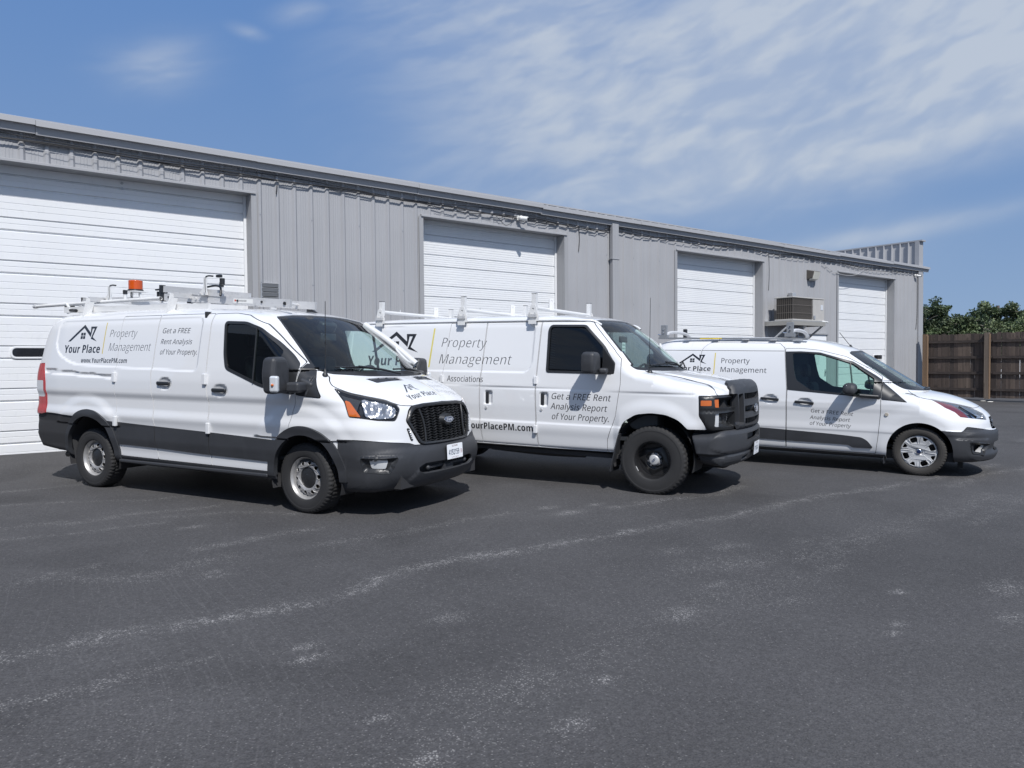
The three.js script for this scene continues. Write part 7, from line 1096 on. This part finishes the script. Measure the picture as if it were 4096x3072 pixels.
  [x, z] = at(0.688, 36); tree('bright_bush', 'bright leafy bush in front of the tallest tree, just over the fence', 'bush', x, z, 4, [[0, 2.9, 0, 1.3, 0.75, 0.9], [1.0, 3.0, 0.2, 0.9, 0.7, 0.8], [-0.9, 2.5, 0.2, 0.8, 0.6, 0.7], [0.3, 2.1, 0.3, 1.8, 0.6, 0.8]], 0.12, 16000, [1, 2, 2, 3], 47);
  [x, z] = at(0.625, 35); tree('scrubby_bush', 'scrubby bush with bare twigs showing just over the fence top', 'bush', x, z, 3.2, [[0, 2.1, 0, 1.2, 0.55, 0.6], [-1.3, 2.0, 0.2, 0.9, 0.5, 0.6], [1.1, 2.2, 0.1, 0.8, 0.5, 0.6]], 0.10, 7000, [0, 1], 59);
  [x, z] = at(0.735, 45); tree('edge_tree', 'green tree cut off by the right edge of the view', 'tree', x, z, 6, [[0, 4.0, 0, 1.5, 0.8, 1.2], [-1.2, 3.3, 0.3, 1.2, 0.7, 1.0], [0, 2.7, 0.3, 2.0, 0.7, 1.0]], 0.14, 12000, [0, 1, 2], 67);
  // pale shed showing in the gaps
  const sh = thing('pale_shed', 'pale wall of a shed glimpsed between the trees behind the fence', 'shed'); [x, z] = at(0.632, 55); sh.position.set(x, 0, z); sh.rotation.y = 0.3; part(sh, 'wall', box(9, 3.6, 5, 0, 1.8, 0), mat(0.72, 0.73, 0.75, 0.7)); part(sh, 'roof', bar([-4.7, 3.66, 0], [4.7, 3.66, 0], 5.5, 0.1), mat(0.5, 0.5, 0.52, 0.7));
}

{ // unseen wing on the left, placed for the near van's flank and glass to mirror
  const w = thing('unseen_yard_wing', 'unseen grey metal wing on the left, out of view, placed to be mirrored in the nearest van', 'building'); const o = building.localToWorld(new V3(U(-8.4), 0, 0)); w.position.set(o.x, 0, o.z); w.rotation.y = FA - Math.PI / 2 + Math.PI; w.rotation.y = FA + Math.PI / 2;
  // local x runs out from the long wall towards the yard when turned so; its face looks along +z'
  const L = 15, hW = 4.95; const face = (a, b, y0, y1) => { const g = []; for (let x = a; x < b - 0.01; x += 0.33) { const q = bayStrip(ribProfile(x / KB, Math.min(x + 0.33, b) / KB), x / KB, Math.min(x + 0.33, b) / KB, y0, y1); if (q) g.push(q); } return g; };
  const T = (g) => g.map((q) => place(q, 0, 0, 0, 0, Math.PI, 0));
  for (const [a, b, y0] of [[0.05, 1.0, 0.1], [1.0, 4.9, 4.1], [4.9, 8.5, 0.1], [8.5, 12.4, 4.1], [12.4, L, 0.1]]) part(w, 'wall_panel', T(face(a, b, y0, hW)), wallM);
  for (const a of [1.0, 8.5]) for (let k = 0; k < 6; k++) { const g = doorSection(3.9, 0.1 + k * 0.67, 0.1 + (k + 1) * 0.67, [[0.3, 0.005, 0.006], [0.69, 0.02, 0.02]]); g.translate(a, 0, -0.2); part(w, 'door_panel', T([g]), doorM); }
  part(w, 'roof_edge', box(L, 0.28, 0.4, -L / 2, hW + 0.1, 0.05), gutterM); part(w, 'back_wall', [box(L, hW, 0.2, -L / 2, hW / 2, 0.7), box(0.2, hW, 0.9, -L, hW / 2, 0.3)], trimM);
}
scene.updateMatrixWorld(true);
renderer.render(scene, camera);
